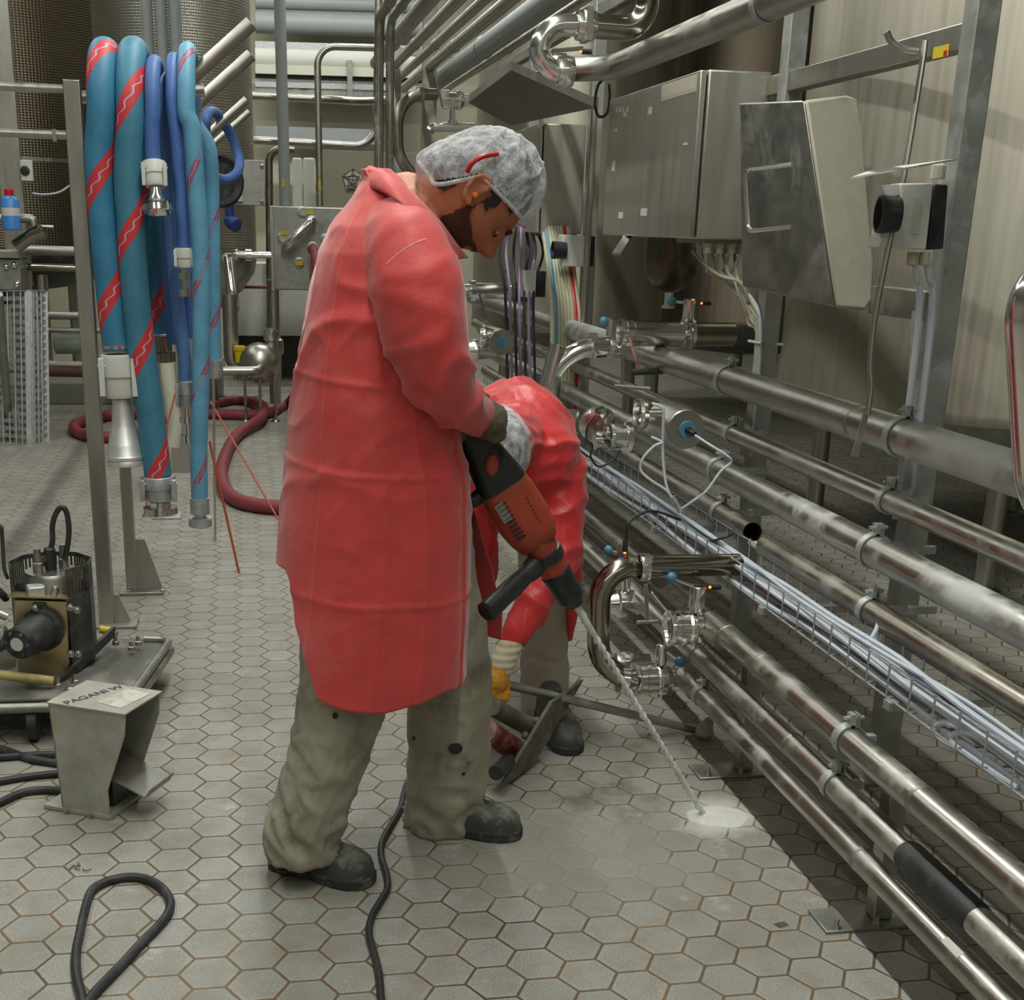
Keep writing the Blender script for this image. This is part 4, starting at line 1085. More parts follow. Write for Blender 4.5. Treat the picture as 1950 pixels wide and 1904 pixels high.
# two leaning gratings
def grating(p, Y, rot, lab, tilt):
    tl, tr, br, bl = [Vector(q) for q in p]
    t = thing('steel_grating', lab, 'grating', ((bl + br) / 2), 'steel gratings leaning at the left')
    m = MB()
    for e0, e1 in ((tl, tr), (tr, br), (br, bl), (bl, tl)):
        m.bar(e0, e1, .035, .008)
    obj('frame', m, M['galv'], t)
    g = MB()
    n1 = max(4, int((tr - tl).length / .05)); n2 = int((tl - bl).length / .05)
    for k in range(1, n1): g.bar(tl.lerp(tr, k / n1), bl.lerp(br, k / n1), .007, .028)
    for k in range(1, n2): g.bar(tl.lerp(bl, k / n2), tr.lerp(br, k / n2), .007, .028)
    obj('mesh', g, M['galv'], t)
b0, b1 = PZ(-40, 838), PZ(56, 847)
grating([P(-48, 555, b0.y + .15), P(52, 553, b1.y + .15), b1, b0], 9, 0, 'left one of two steel gratings leaning upright, wider in view', 0)
b2, b3 = PZ(60, 846), PZ(90, 842)
grating([P(56, 553, b1.y + .15), P(86, 554, b3.y + .15), b3, b2], 9, 0, 'narrow right one of two steel gratings leaning upright', 0)
tube_thing('steel_bar', 'slanting steel bar leaning in front of the left grating', 'bar', [P(-3, 560, 8.6), PZ(20, 835)], .028, M['dull'])

# ------------------------------------------------------------------ far wall: ducts, trays and pipes
YW = 16.6
def wall_run(name, lab, cat, py, r, mat, x0=486, x1=812, Y=YW - .4, box=None, slope=.03):
    a, b = P(x0, py, Y), P(x1, py + (x1 - x0) * slope, Y)
    m = MB()
    if box: m.bar(a, b, box[0], box[1])
    else: m.tube([a, b], r, 18)
    return tag(obj(name, m, mat), lab, cat)
wall_run('ventilation_duct', 'white round duct crossing the far wall behind the grey vertical pipe', 'duct', 110, .11, M['ceiling'])
wall_run('ventilation_duct', 'pale duct high on the far wall near the top of the picture', 'duct', 42, .12, M['lightgrey'])
wall_run('horizontal_pipe', 'grey pipe crossing the very top of the far wall', 'pipe', 3, .08, M['lightgrey'])
wall_run('wall_beam', 'grey-green beam high on the far wall above the white duct', 'beam', 88, 0, M['galv'], box=(.1, .1))
wall_run('wall_slot', 'dark slot strip just above the white duct', 'slot', 100, 0, M['blackplastic'], box=(.06, .045))
t0 = wall_run('perforated_tray', 'perforated pale cable tray beneath the white duct', 'cable tray', 133, 0, M['offwhite'], box=(.25, .10))
wall_run('wall_slot', 'dark gap strip under the perforated tray', 'slot', 146, 0, M['dark_metal'], box=(.06, .12))
wall_run('wall_beam', 'grey-green beam below the perforated tray', 'beam', 158, 0, M['galv'], box=(.1, .09))
wall_run('wall_slot', 'grey strip under the lower beam', 'slot', 172, 0, M['dull'], box=(.06, .12))  # plain grey bar set beneath the lower beam
wall_run('wall_ledge', 'pale ledge on the far wall above the logo panel', 'ledge', 255, 0, M['lightgrey'], x0=486, x1=720, box=(.2, .17))
for px, lab in ((666, 'dark bracket stub hanging from the perforated tray'),):
    a, b = P(px, 115, YW - .55), P(px, 190, YW - .55)
    tag(obj('bracket', MB().bar(a, b, .06, .06), M['dull']), lab, 'bracket')

# beige panel with the emblem, white curtains beside it
t = thing('wall_panel', 'beige wall panel carrying a pentagon emblem', 'panel', P(660, 560, 13.2))
pbox((606, 285), (800, 660), 13.2, .06, 'board', plain('beige_panel', srgb(152, 149, 128), .6, 0, .05, 3), t)
em = MB()
cx, cy, YY = 672, 343, 13.19
def pent(k, s=1.0): 
    an = -PI / 2 + 2 * PI * k / 5
    return P(cx + 21 * s * math.cos(an), cy - 1 + 21 * s * math.sin(an), YY)
plate = obj('emblem', MB().prism([pent(k, 1.0) for k in range(5)], (0, .003, 0)), M['ceiling'], t)
ln = MB()
dark = plain('emblem_brown', srgb(95, 40, 36), .6)
for k in range(5):
    ln.bar(pent(k) - Vector((0, .004, 0)), pent((k + 1) % 5) - Vector((0, .004, 0)), .006, .003)
    ln.bar(pent(k) - Vector((0, .004, 0)), pent((k + 2) % 5) - Vector((0, .004, 0)), .004, .003)
    ln.bar(pent(k, .5) - Vector((0, .004, 0)), pent((k + 1) % 5, .5) - Vector((0, .004, 0)), .004, .003)
    ln.bar(P(cx, cy, YY - .004), pent(k) - Vector((0, .004, 0)), .006, .003)
obj('emblem_lines', ln, dark, plate)
pbox((659, 352), (692, 361), 13.18, .006, 'emblem_nameplate', M['blackplastic'], plate, 0)
def text3d(s, p, size, mat, parent, R=None, name='lettering', ext=0.001):
    cu = bpy.data.curves.new(name, 'FONT'); cu.body = s; cu.size = size; cu.extrude = ext; cu.align_x = 'CENTER'; cu.align_y = 'CENTER'
    tmp = bpy.data.objects.new(name, cu); COL.objects.link(tmp)
    bpy.context.view_layer.update()
    me = bpy.data.meshes.new_from_object(tmp)
    bpy.data.objects.remove(tmp)
    R = R or Matrix.Rotation(PI / 2, 3, 'X')
    off = wloc(parent) if parent else Vector((0, 0, 0))
    for v in me.vertices: v.co = R @ v.co + Vector(p) - off
    me.materials.clear()
    return link(name, me, mat, parent)
text3d('BAGNE', P(675, 356.5, 13.17), .055, M['offwhite'], plate)
for x0, x1, lab in ((556, 575, 'left white plastic curtain strip behind the grey vertical pipe'), (577, 600, 'right white plastic curtain strip beside the vertical steel pipe')):
    a, b = P(x0, 290, 13.6), P(x1, 290, 13.6)
    x = (a.x + b.x) / 2
    z0 = P(x0, 392, 13.6).z
    o = obj('curtain_strip', MB().box((x, 13.6, (a.z + .0) / 2 + .1), (b.x - a.x, .05, a.z - .3)), M['ceiling'], bevel=.02)
    tag(o, lab, 'curtain')

# white low cabinets under the swing panel
for x0, x1, lab in ((436, 519, 'white low cabinet left of the panel stand'), (521, 600, 'white low cabinet right of the panel stand')):
    t = thing('white_cabinet', lab, 'cabinet', P((x0 + x1) / 2, 690, 12.9))
    pbox((x0, 500), (x1, 640), 12.9, .6, 'body', M['white'], t, .006)
    a, b = P(x0 + 4, 640, 12.95), P(x1 - 4, 640, 12.95)
    for x in (a.x + .03, b.x - .03):
        obj('leg', MB().tube([(x, 13.0, 0), (x, 13.0, a.z + .01)], .025, 10), M['steel'], t)
    obj('plinth_slats', MB().box(((a.x + b.x) / 2, 13.3, a.z / 2), (b.x - a.x, .04, a.z)), M['dark_metal'], t)

# steel pipes in front of the far wall
Yp = 12.0
def fp(*pts): return [P(x, y, Yp) for x, y in pts]
t = tube_thing('vertical_pipe', 'thick pale grey vertical pipe rising out of the swing panel', 'pipe', [P(543, 392, 11.3), P(531, -60, 11.3)], .047, M['lightgrey'])
t = tube_thing('steel_pipe', 'upright steel pipe bending right at the top beside the grey pipe', 'pipe', [P(609, 392, 11.5), P(604, 88, 11.5), P(760, 92, 11.5)], .029, M['pipe'], .15)
tube_thing('steel_pipe', 'horizontal steel pipe crossing at hose-arm height toward the grey bend', 'pipe', [P(385, 178, 12.0), P(640, 190, 12.0), P(690, 194, 11.6), P(752, 190, 11.2)], .033, M['pipe'], .3)
tube_thing('steel_pipe', 'long steel pipe crossing lower then turning up at right', 'pipe', [P(400, 262, 12.2), P(716, 280, 12.2), P(722, -60, 12.2)], .034, M['pipe'], .2)
tube_thing('steel_pipe', 'short steel pipe bend behind the grey cabinet', 'pipe', [P(515, 640, 12.4), P(512, 284, 12.4), P(560, 286, 12.4)], .035, M['pipe_brown'], .2)
for px, py, lab, Y in ((539, 347, 'small yellow tag on the thick grey vertical pipe', 11.24), (608, 352, 'small yellow tag on the upright steel pipe', 11.46)):
    pass
y1_ = [o for o in COL.objects if o.get('label', '').startswith('thick pale grey vertical')][0]
pbox((537, 339), (542, 357), 11.24, .004, 'yellow_tag', M['yellow'], y1_, 0)
y2_ = [o for o in COL.objects if o.get('label', '').startswith('upright steel pipe bending')][0]
pbox((606, 343), (611, 362), 11.46, .004, 'yellow_tag', M['yellow'], y2_, 0)

# swing panel with its bend
t = thing('swing_panel', 'grey steel pipe-connection panel with a slanting chrome bend', 'panel', P(600, 760, 11.2))
pbox((513, 392), (712, 555), 11.2, .05, 'plate', M['dull'], t, .01)
pbox((513, 392), (524, 555), 11.17, .03, 'edge_rail', M['steel'], t)
a, b = P(545, 468, 11.0), P(594, 420, 11.0)
obj('chrome_bend', MB().tube(bend([P(545, 468, 11.2), a, b, P(594, 420, 11.2)], .05, 6), .036, 18), M['chrome'], t)
for px, py in ((538, 452), (576, 403), (545, 468), (594, 420), (595, 470), (570, 500), (620, 455)):
    obj('port', MB().lathe(P(px, py, 11.2), (0, -1, 0), [(0, .045), (.02, .045), (.022, .03), (.01, .028)], 16), M['steel'], t)
for px, py in ((590, 404), (541, 443), (570, 501)):
    pbox((px - 7, py - 4), (px + 7, py + 4), 11.16, .004, 'yellow_tag', M['yellow'], t, 0)
a = P(520, 556, 11.25)
obj('stand_leg', MB().tube([(a.x, 11.25, 0), (a.x, 11.25, a.z + .1)], .05, 16), M['steel'], t)
obj('leg_flange', MB().lathe((a.x, 11.25, .42), (0, 0, 1), [(0, .05), (0, .08), (.06, .085), (.12, .08), (.14, .05)], 18), M['steel'], t)
a = P(705, 556, 11.25)
obj('stand_leg', MB().tube([(a.x, 11.25, 0), (a.x, 11.25, a.z + .1)], .05, 16), M['steel'], t)

# small cabinet and hardware left of the panel
t = thing('control_cabinet', 'small grey control cabinet on the pale tank behind the blue loop', 'cabinet', P(470, 395, 10.6))
pbox((432, 303), (506, 392), 10.6, .16, 'body', M['dull'], t)
pbox((440, 345), (462, 384), 10.56, .04, 'white_box', M['white'], t)
for py in (316, 384): obj('bolt', MB().sphere(P(499, py, 10.58), .015, 8, 6), M['chrome'], t)
t = thing('spray_gun', 'blue water spray gun hanging under the control cabinet', 'spray gun', P(440, 440, 10.3))
bl = plain('blue_plastic_gun', srgb(38, 60, 130), .4)
obj('barrel', MB().tube([P(436, 372, 10.3), P(438, 415, 10.3)], .034, 12), bl, t)
obj('nozzle', MB().lathe(P(432, 418, 10.3), (.5, -.6, -.3), [(0, .03), (.05, .05), (.12, .052), (.13, .035)], 16), bl, t)
tube_thing('horizontal_pipe', 'bright horizontal pipe with unions left of the swing panel', 'pipe', [P(412, 484, 10.9), P(516, 486, 10.9)], .028, M['chrome'])
uo = [o for o in COL.objects if o.get('label', '').startswith('bright horizontal pipe with')][0]
for px in (443, 450, 470, 476):
    obj('union', MB().lathe(P(px, 485, 10.9), (1, 0, 0), [(-.01, .028), (-.01, .05), (.012, .05), (.012, .028)], 16, caps=False), M['chrome'], uo)
tube_thing('u_pipe', 'chrome U-shaped pipe hanging beside the pale blue hose', 'pipe', [P(432, 500, 10.7), P(434, 486, 10.65), P(444, 572, 10.5), P(447, 586, 10.7)], .045, M['chrome'], .1)
tube_thing('horizontal_pipe', 'thin reddish pipe left of the swing panel', 'pipe', [P(440, 546, 11.5), P(516, 547, 11.5)], .014, M['redhose'])
tube_thing('vertical_pipe', 'thick steel down-pipe behind the pale blue hose', 'pipe', [P(437, 560, 10.5), P(441, 690, 10.5), P(470, 706, 10.5)], .06, M['steel'], .15)
t = thing('yellow_actuator', 'yellow valve actuator beside the round pump', 'actuator', P(457, 695, 10.35))
obj('cap', MB().lathe(P(457, 690, 10.35), (0, 0, 1), [(0, .035), (.09, .045), (.095, .05), (.125, .05), (.13, .04)], 14), M['yellow'], t)

# centrifugal pump
Yq_ = 10.2
c = P(494, 692, Yq_)
t = thing('centrifugal_pump', 'round stainless pump on thin feet at the far end of the floor', 'pump', (c.x, Yq_, 0))
obj('casing', MB().lathe(c + Vector((0, -.1, 0)), (0, 1, 0), [(0, .03), (.02, .09), (.06, .14), (.1, .155), (.18, .155), (.24, .14), (.5, .13), (.52, .1)], 32), M['steel'], t)
obj('inlet_pipe', MB().tube(bend([P(425, 706, Yq_ - .15), P(495, 706, Yq_ - .15), P(497, 697, Yq_ - .02)], .08), .036, 18), M['steel'], t)
obj('outlet_pipe', MB().tube([P(517, 625, Yq_ + .1), P(519, 690, Yq_ + .1)], .04, 16), M['steel'], t)
obj('outlet_union', MB().lathe(P(517, 640, Yq_ + .1), (0, 0, 1), [(-.03, .04), (-.03, .06), (.01, .065), (.05, .06), (.05, .04)], 16, caps=False), M['chrome'], t)
for px, py in ((467, 752), (495, 745), (524, 752)):
    p = P(px, py, Yq_); top = P(480 + (px - 495) * .5 + 15, 722, Yq_)
    obj('foot', MB().tube([top, Vector((p.x, Yq_ - .05, top.z)), Vector((p.x, Yq_ - .05, 0.01))], .012, 8).lathe((p.x, Yq_ - .05, 0), (0, 0, 1), [(0, .035), (.015, .03)], 12), M['steel'], t)
t = thing('pipe_stub', 'upright steel pipe stub with union behind the hoses', 'pipe', P(416, 745, 9.9))
obj('tube', MB().tube([PZ(417, 752), PZ(417, 752) + Vector((0, 0, .33))], .045, 16), M['steel'], t)
obj('union', MB().lathe(PZ(417, 752) + Vector((0, 0, .26)), (0, 0, 1), [(0, .045), (0, .065), (.07, .065), (.07, .045)], 16, caps=False), M['chrome'], t)
tube_thing('drain_cover', 'flat round drain cover on the far floor near the pump', 'drain', [PZ(455, 752), PZ(455, 752) + Vector((0, 0, .012))], .22, M['dull'], seg=28)

# red hose hanging from the swing panel down to the floor and coiled there
zf = .042
hp = [P(594, 474, 11.0), P(601, 490, 10.9), P(603, 560, 10.6), P(598, 640, 9.8), P(575, 720, 9.2)]
hp += [PZ(552, 765, zf), PZ(515, 785, zf), PZ(470, 790, zf), PZ(410, 788, zf), PZ(300, 786, zf), PZ(205, 792, zf), PZ(150, 805, zf), PZ(142, 818, zf), PZ(165, 829, zf), PZ(215, 832, zf), PZ(262, 825, zf), PZ(330, 800, zf), PZ(410, 768, zf), PZ(465, 762, zf), PZ(500, 772, zf + .03), PZ(497, 795, zf + .03), PZ(450, 830, zf), PZ(425, 880, zf), PZ(424, 920, zf), PZ(445, 948, zf), PZ(490, 962, zf), PZ(560, 966, zf), PZ(640, 960, zf)]
o = obj('red_hose', MB().tube(catmull(hp, 7), .04, 14), M['redhose'])
tag(o, 'thick dark red hose coiled on the floor behind the standing worker', 'hose')
# ================================================================== hose rack and hoses
def mat_hose(name, base, stripe=None, pitch=0.4, width=0.05, sgn=1, phase=0.0, faint=False):
    m, nt, bs = newmat(name)
    tc = N(nt, 'ShaderNodeTexCoord')
    sx = N(nt, 'ShaderNodeSeparateXYZ'); nt.links.new(tc.outputs['UV'], sx.inputs[0])
    n = noise_(nt, 9, 5, .6); fine = noise_(nt, 220, 2, .5)
    c = ramp(nt, math_(nt, 'ADD', math_(nt, 'MULTIPLY', n, .7), math_(nt, 'MULTIPLY', fine, .3)), [(.3, tuple(x * .72 for x in base[:3])), (.7, tuple(min(1, x * 1.2) for x in base[:3]))])
    if stripe:
        t = math_(nt, 'FRACT', math_(nt, 'ADD', math_(nt, 'ADD', math_(nt, 'DIVIDE', sx.outputs[1], pitch), math_(nt, 'MULTIPLY', sx.outputs[0], sgn)), 10 + phase))
        wv = width / pitch
        inb = math_(nt, 'LESS_THAN', t, wv)
        wave = math_(nt, 'MULTIPLY', math_(nt, 'SINE', math_(nt, 'MULTIPLY', sx.outputs[1], 2 * PI / .042)), wv * .10)
        line = math_(nt, 'LESS_THAN', math_(nt, 'ABSOLUTE', math_(nt, 'SUBTRACT', math_(nt, 'SUBTRACT', t, wv / 2), wave)), wv * .05)
        st = mixc(nt, line, stripe, srgb(175, 165, 180))
        if faint:
            gap = math_(nt, 'GREATER_THAN', math_(nt, 'FRACT', math_(nt, 'MULTIPLY', sx.outputs[1], 5.0)), .35)
            inb = math_(nt, 'MULTIPLY', inb, math_(nt, 'MULTIPLY_ADD', gap, .6, .3))
        c = mixc(nt, inb, c, st)
    nt.links.new(c, bs.inputs['Base Color'])
    bs.inputs['Roughness'].default_value = .55
    bump_(nt, bs, fine, .15)
    return m
RED = srgb(196, 52, 58)
M['hoseA'] = mat_hose('blue_hose_red_stripe', srgb(56, 124, 158), RED, .40, .088, -1, .15)
M['hoseB'] = mat_hose('teal_hose_red_stripe', srgb(62, 124, 148), RED, .42, .088, -1, .55)
M['hoseC'] = mat_hose('plain_blue_hose', srgb(70, 106, 168))
M['hoseC2'] = mat_hose('plain_blue_hose_light', srgb(88, 126, 180))
M['hoseD'] = mat_hose('pale_blue_hose_faint_stripe', srgb(96, 158, 188), srgb(150, 70, 100), .36, .045, -1, .3, True)

RX = -.56; RY = 4.82
pb = PZ(205, 1190)
t = thing('hose_rack', 'square-tube steel rack with slanted arms carrying the blue hoses', 'rack', (RX, RY, 0))
top = P(142, 153, pb.y)
XP = pb.x
obj('post', MB().box((XP, pb.y, top.z / 2), (.056, .05, top.z)), M['steel'], t, bevel=.003)
obj('gusset', MB().prism([(XP + .03, pb.y, .01), (XP + .09, pb.y, .01), (XP + .045, pb.y, .12), (XP + .03, pb.y, .12)], (0, .006, 0)), M['steel'], t)
obj('foot_plate', MB().box((XP + .03, pb.y, .006), (.17, .12, .012)), M['dull'], t, bevel=.002)
p2 = PZ(262, 1128)
obj('post', MB().box((p2.x - .02, p2.y, .8), (.045, .045, 1.6)), M['steel'], t, bevel=.003)
obj('gusset', MB().prism([(p2.x + .004, p2.y, .012), (p2.x + .105, p2.y, .012), (p2.x + .04, p2.y, .23), (p2.x + .004, p2.y, .23)], (0, .006, 0)), M['steel'], t)
obj('foot_plate', MB().box((p2.x + .02, p2.y, .007), (.18, .11, .014)), M['dull'], t, bevel=.002)
for dx in (-.05, .085): obj('bolt', MB().lathe((p2.x + .02 + dx, p2.y - .04, .012), (0, 0, 1), [(0, .011), (.01, .011), (.012, .005)], 8), M['bolt'], t)
for py in (167, 255):
    z = P(60, py, RY).z
    obj('rail', MB().tube([(-3.2, RY, z), (XP - .02, RY, z)], .0145, 14), M['steel'], t)
obj('rail_bracket', MB().box((P(105, 258, RY).x, RY - .016, P(105, 258, RY).z), (.012, .01, .04)), M['steel'], t)
obj('spine', MB().bar((XP, pb.y, 1.58), (XP, 9.6, 1.62), .05, .05), M['steel'], t)
for i, (Ya, px, py, r, s) in enumerate([(4.90, 478, 45, .0255, .61), (5.62, 478, 105, .0255, .61), (8.1, 470, 190, .0255, .62), (9.3, 475, 213, .024, .62)]):
    e = P(px, py, Ya)
    obj('arm', MB().tube([(XP, Ya, e.z - (e.x - XP) * .86), e], r, 18), M['steel'], t)
obj('arm', MB().tube([(XP, 5.06, 1.915), (-.12, 5.06, 1.955)], .022, 14), M['steel'], t)
obj('post', MB().box((XP, 9.5, .8), (.05, .05, 1.6)), M['steel'], t)
p3 = PZ(346, 898)
obj('post', MB().box((p3.x, p3.y, .42), (.11, .08, .84)), M['steel'], t, bevel=.003)
p4_ = PZ(318, 984)
obj('foot_plate', MB().box((p4_.x, p4_.y, .006), (.15, .14, .012)), M['galv'], t, bevel=.002)
p4b = PZ(410, 1030)
obj('strut', MB().bar(p4b, P(405, 600, p4b.y), .012, .022), M['steel'], t)

def coupling(parent, p, d, r, l, mat='white'):          # two-piece clamp shell with lugs
    p = Vector(p); d = Vector(d).normalized()
    m = MB().lathe(p, d, [(0, r * 1.02), (0, r * 1.28), (l * .12, r * 1.34), (l * .5, r * 1.34), (l * .54, r * 1.2), (l * .9, r * 1.22), (l, r * 1.1), (l, r * .9)], 24)
    for s in (-1, 1):
        c = p + d * (l * .5) + Vector((s * r * 1.2, -r * .9, 0))
        m.box(c, (r * .42, r * .75, l * .86))
        m.tube([c + Vector((-r * .3, 0, l * .25)), c + Vector((r * .3, 0, l * .25))], r * .13, 8)
    obj('coupling', m, M[mat], parent, bevel=.002)

def hose(label, px_pts, Yf, r, mat, topy, Rarc=.2, back=None, backlen=.8, group=None):
    zt = P(px_pts[-1][0], topy, Yf + Rarc).z - r
    xt = P(*px_pts[-1], Yf).x
    pts = [p for p in (P(x, y, Yf) for x, y in px_pts) if p.z < zt - Rarc - .03]
    for k in range(0, 9):
        a = PI * k / 8
        pts.append(Vector((xt + .01 * k / 8, Yf + Rarc - Rarc * math.cos(a), zt - Rarc + Rarc * math.sin(a))))
    if back:
        pts += [P(x, y, Yf + 2 * Rarc) for x, y in back]
    else:
        pts += [Vector((xt + .015, Yf + 2 * Rarc, zt - Rarc - backlen * q)) for q in (.3, .7, 1)]
    o = obj('hose', MB().tube(catmull(pts, 5), r, 20), M[mat])
    tag(o, label, 'hose')
    if group: o['group'] = group
    return o, pts

h, q = hose('thick bright blue hose with red stripe, leftmost on the rack, big flared nozzle', [(223, 668), (214, 600), (204, 500), (195, 400), (189, 300), (188, 210), (190, 150)], 4.74, .049, 'hoseA', 69, .2)
d = (P(235, 800, 4.74) - P(224, 670, 4.74)).normalized()
p = P(224, 674, 4.74)
coupling(h, p, d, .047, .155)
n0 = p + d * .16
obj('nozzle', MB().lathe(n0, d, [(0, .034), (.03, .036), (.09, .042), (.10, .046), (.16, .06), (.165, .063), (.2, .066), (.205, .070), (.215, .070), (.218, .066), (.228, .070), (.238, .070), (.24, .05), (.2, .045)], 28), M['aluminium'], h)
obj('crimp_band', MB().lathe(p - d * .032, d, [(0, .049), (0, .0515), (.012, .0515), (.012, .049)], 20, caps=False), M['chrome'], h)

h, q = hose('thick greenish blue hose with red stripe, second from left, hanging lowest', [(301, 905), (292, 830), (279, 740), (266, 640), (256, 540), (249, 430), (244, 330), (243, 220), (245, 150)], 4.72, .0495, 'hoseB', 68, .25, back=[(276, 230), (284, 420), (291, 520), (304, 635)])
d = (P(306, 975, 4.72) - P(301, 905, 4.72)).normalized(); p = P(301, 906, 4.72)
coupling(h, p, d, .047, .09, 'galv')
obj('end_ring', MB().lathe(p + d * .095, d, [(0, .04), (.02, .04), (.022, .062), (.045, .064), (.05, .056), (.05, .045), (.02, .04)], 26), M['chrome'], h)
p = P(305, 640, 5.22)
obj('end_fitting', MB().lathe(p, (0.05, 0, -1), [(0, .05), (0, .045), (.06, .043), (.062, .055), (.1, .052), (.1, .04)], 22), M['dark_chrome'], h)

h, q = hose('mid blue hose ending in a white clamp and chrome flared tip, front of the rack', [(292, 312), (289, 250), (286, 180), (288, 150)], 4.70, .026, 'hoseC', 104, .17)
p = P(293, 308, 4.7); d = Vector((.05, -.25, -1))
coupling(h, p, d, .03, .085)
obj('nozzle', MB().lathe(p + d.normalized() * .088, d, [(0, .022), (.025, .024), (.055, .042), (.06, .050), (.08, .052), (.082, .046), (.07, .036), (.05, .03), (.05, 0)], 26, caps=False), M['chrome'], h)
h, q = hose('mid blue hose hanging farthest down with a white lower clamp', [(353, 728), (351, 680), (341, 600), (329, 480), (319, 340), (311, 230), (308, 172)], 4.86, .025, 'hoseC2', 135, .13)
p = P(353, 725, 4.86); d = Vector((.02, 0, -1))
coupling(h, p, d, .027, .1, 'galv')
obj('end_fitting', MB().lathe(p + d * .1, d, [(0, .02), (.03, .02), (.03, .03), (.055, .03), (.056, .02), (.1, .018), (.102, .03), (.13, .03)], 18), M['chrome'], h)
h, q = hose('deep blue slim hose with a white clamp halfway down, beside the pale one', [(350, 478), (346, 400), (337, 280), (327, 170), (325, 140)], 4.74, .022, 'hoseC', 99, .17)
p = P(350, 472, 4.74); d = Vector((.02, 0, -1))
coupling(h, p, d, .025, .068)
obj('end_fitting', MB().lathe(p + d * .07, d, [(0, .014), (.015, .014), (.016, .026), (.036, .026), (.037, .015), (.07, .014), (.071, .026), (.095, .027)], 8), M['chrome'], h)
h, q = hose('pale blue hose with faint red markings, rightmost of the long ones', [(380, 955), (379, 850), (383, 700), (383, 560), (381, 470), (373, 350), (366, 250), (357, 170), (352, 130)], 4.72, .031, 'hoseD', 79, .22, back=[(398, 290), (403, 420), (405, 560), (406, 690)])
p = P(380, 953, 4.72); d = Vector((0, 0, -1))
obj('end_fitting', MB().lathe(p, d, [(-.01, .031), (-.01, .036), (.05, .036), (.052, .022), (.065, .022), (.066, .042), (.095, .044), (.1, .036)], 24), M['galv'], h)
p = P(407, 690, 5.16)
obj('end_fitting', MB().lathe(p, d, [(-.01, .031), (-.01, .034), (.05, .034), (.06, .03)], 20), M['galv'], h)
lp = [P(392, 275, 8.0), P(392, 230, 7.9), P(401, 212, 8.0), P(418, 222, 8.2), P(440, 258, 8.3), P(455, 300, 8.3), P(452, 328, 8.2), P(430, 342, 8.1), P(405, 334, 8.0), P(392, 318, 8.0)]
o = obj('hose', MB().tube(catmull(lp, 6), .029, 14), M['hoseC'])
tag(o, 'short blue hose loop hung on the smaller back arms of the rack', 'hose')
t = thing('black_drum', 'dark round rubber drum hanging behind the small blue hose loop', 'drum', P(415, 400, 8.6))
obj('drum', MB().lathe(P(412, 345, 8.7), (.45, -1, .1), [(-.02, .1), (0, .16), (.05, .17), (.06, .15), (.03, .12), (.03, 0)], 24, caps=False), M['black'], t)
tag(obj('bent_pipe', MB().tube(catmull([P(318, 560, 7.2), P(318, 690, 7.2), P(326, 760, 7.2), P(333, 815, 7.2), P(330, 850, 7.2)], 6), .038, 16), M['offwhite']), 'cream bent pipe end hanging behind the thick hoses', 'pipe')

# thin orange rods leaning against the rack
def rod(label, a, b, r=.0055): tag(obj('thin_rod', MB().tube([a, b], r, 8), M['orange_rod']), label, 'rod')
rod('thin orange rod resting its tip on the floor right of the pale hose', PZ(455, 1090), P(399, 840, 5.6), .0055)
rod('thin orange-red rod slanting down behind the standing worker\'s coat', PZ(548, 1020), P(401, 765, 6.9), .005)
rod('short thin orange rod slanting behind the thick hoses', PZ(272, 985), P(343, 715, 7.0), .005)
# ================================================================== machinery on the floor at the left
def mat_alu():
    m, nt, bs = newmat('scuffed_aluminium')
    n = noise_(nt, 9, 6, .65)
    c = ramp(nt, n, [(.3, srgb(150, 149, 140)), (.7, srgb(188, 187, 178))])
    sp = noise_(nt, 90, 3, .6); reg = noise_(nt, 7, 2, .5)
    f = math_(nt, 'MULTIPLY', math_(nt, 'GREATER_THAN', sp, .62), math_(nt, 'GREATER_THAN', reg, .53))
    c = mixc(nt, f, c, srgb(190, 172, 72))
    nt.links.new(c, bs.inputs['Base Color'])
    bs.inputs['Metallic'].default_value = .35; bs.inputs['Roughness'].default_value = .45
    return m
M['alu'] = mat_alu()
M['zinc'] = plain('yellow_passivated_zinc', (.50, .42, .24), .32, .9, .35, 6, rvar=.05)

bl, bf, br = PZ(84, 1540), PZ(210, 1563), PZ(287, 1512)
e1 = (bf - bl); e1l = e1.length; e1 = e1 / e1l
e2 = Vector((-e1.y, e1.x, 0)); dep = (br - bf).dot(e2)
UPZ = Vector((0, 0, 1))
def FP(s, d, z): return bl + e1 * s + e2 * d + UPZ * z
t = thing('foot_pedal', 'aluminium foot pedal box with pen scrawl on its lid, on the floor at left', 'foot pedal', (bl + br) / 2)
obj('base_plate', MB().hexa([FP(0, 0, .002), FP(e1l, 0, .002), FP(e1l, dep, .002), FP(0, dep, .002), FP(0, 0, .012), FP(e1l, 0, .012), FP(e1l, dep, .012), FP(0, dep, .012)]), M['alu'], t)
H = .305
s0 = .055
prof = [(s0, .01), (e1l - .005, .01), (e1l - .005, .085), (e1l + .055, .245), (e1l + .062, H), (s0 - .018, H)]
for nm, dd in (('front_panel', .004), ('back_panel', dep - .01)):
    obj(nm, MB().prism([FP(s, dd, z) for s, z in prof], e2 * .005), M['alu'], t)
obj('end_panel', MB().hexa([FP(s0, .004, .01), FP(s0 + .004, .004, .01), FP(s0 + .004, dep - .006, .01), FP(s0, dep - .006, .01), FP(s0 - .018, .004, H), FP(s0 - .014, .004, H), FP(s0 - .014, dep - .006, H), FP(s0 - .018, dep - .006, H)]), M['alu'], t)
lid = obj('lid', MB().hexa([FP(s0 - .02, 0, H), FP(e1l + .065, 0, H), FP(e1l + .065, dep, H), FP(s0 - .02, dep, H), FP(s0 - .02, 0, H + .004), FP(e1l + .065, 0, H + .004), FP(e1l + .065, dep, H + .004), FP(s0 - .02, dep, H + .004)]), M['alu'], t)
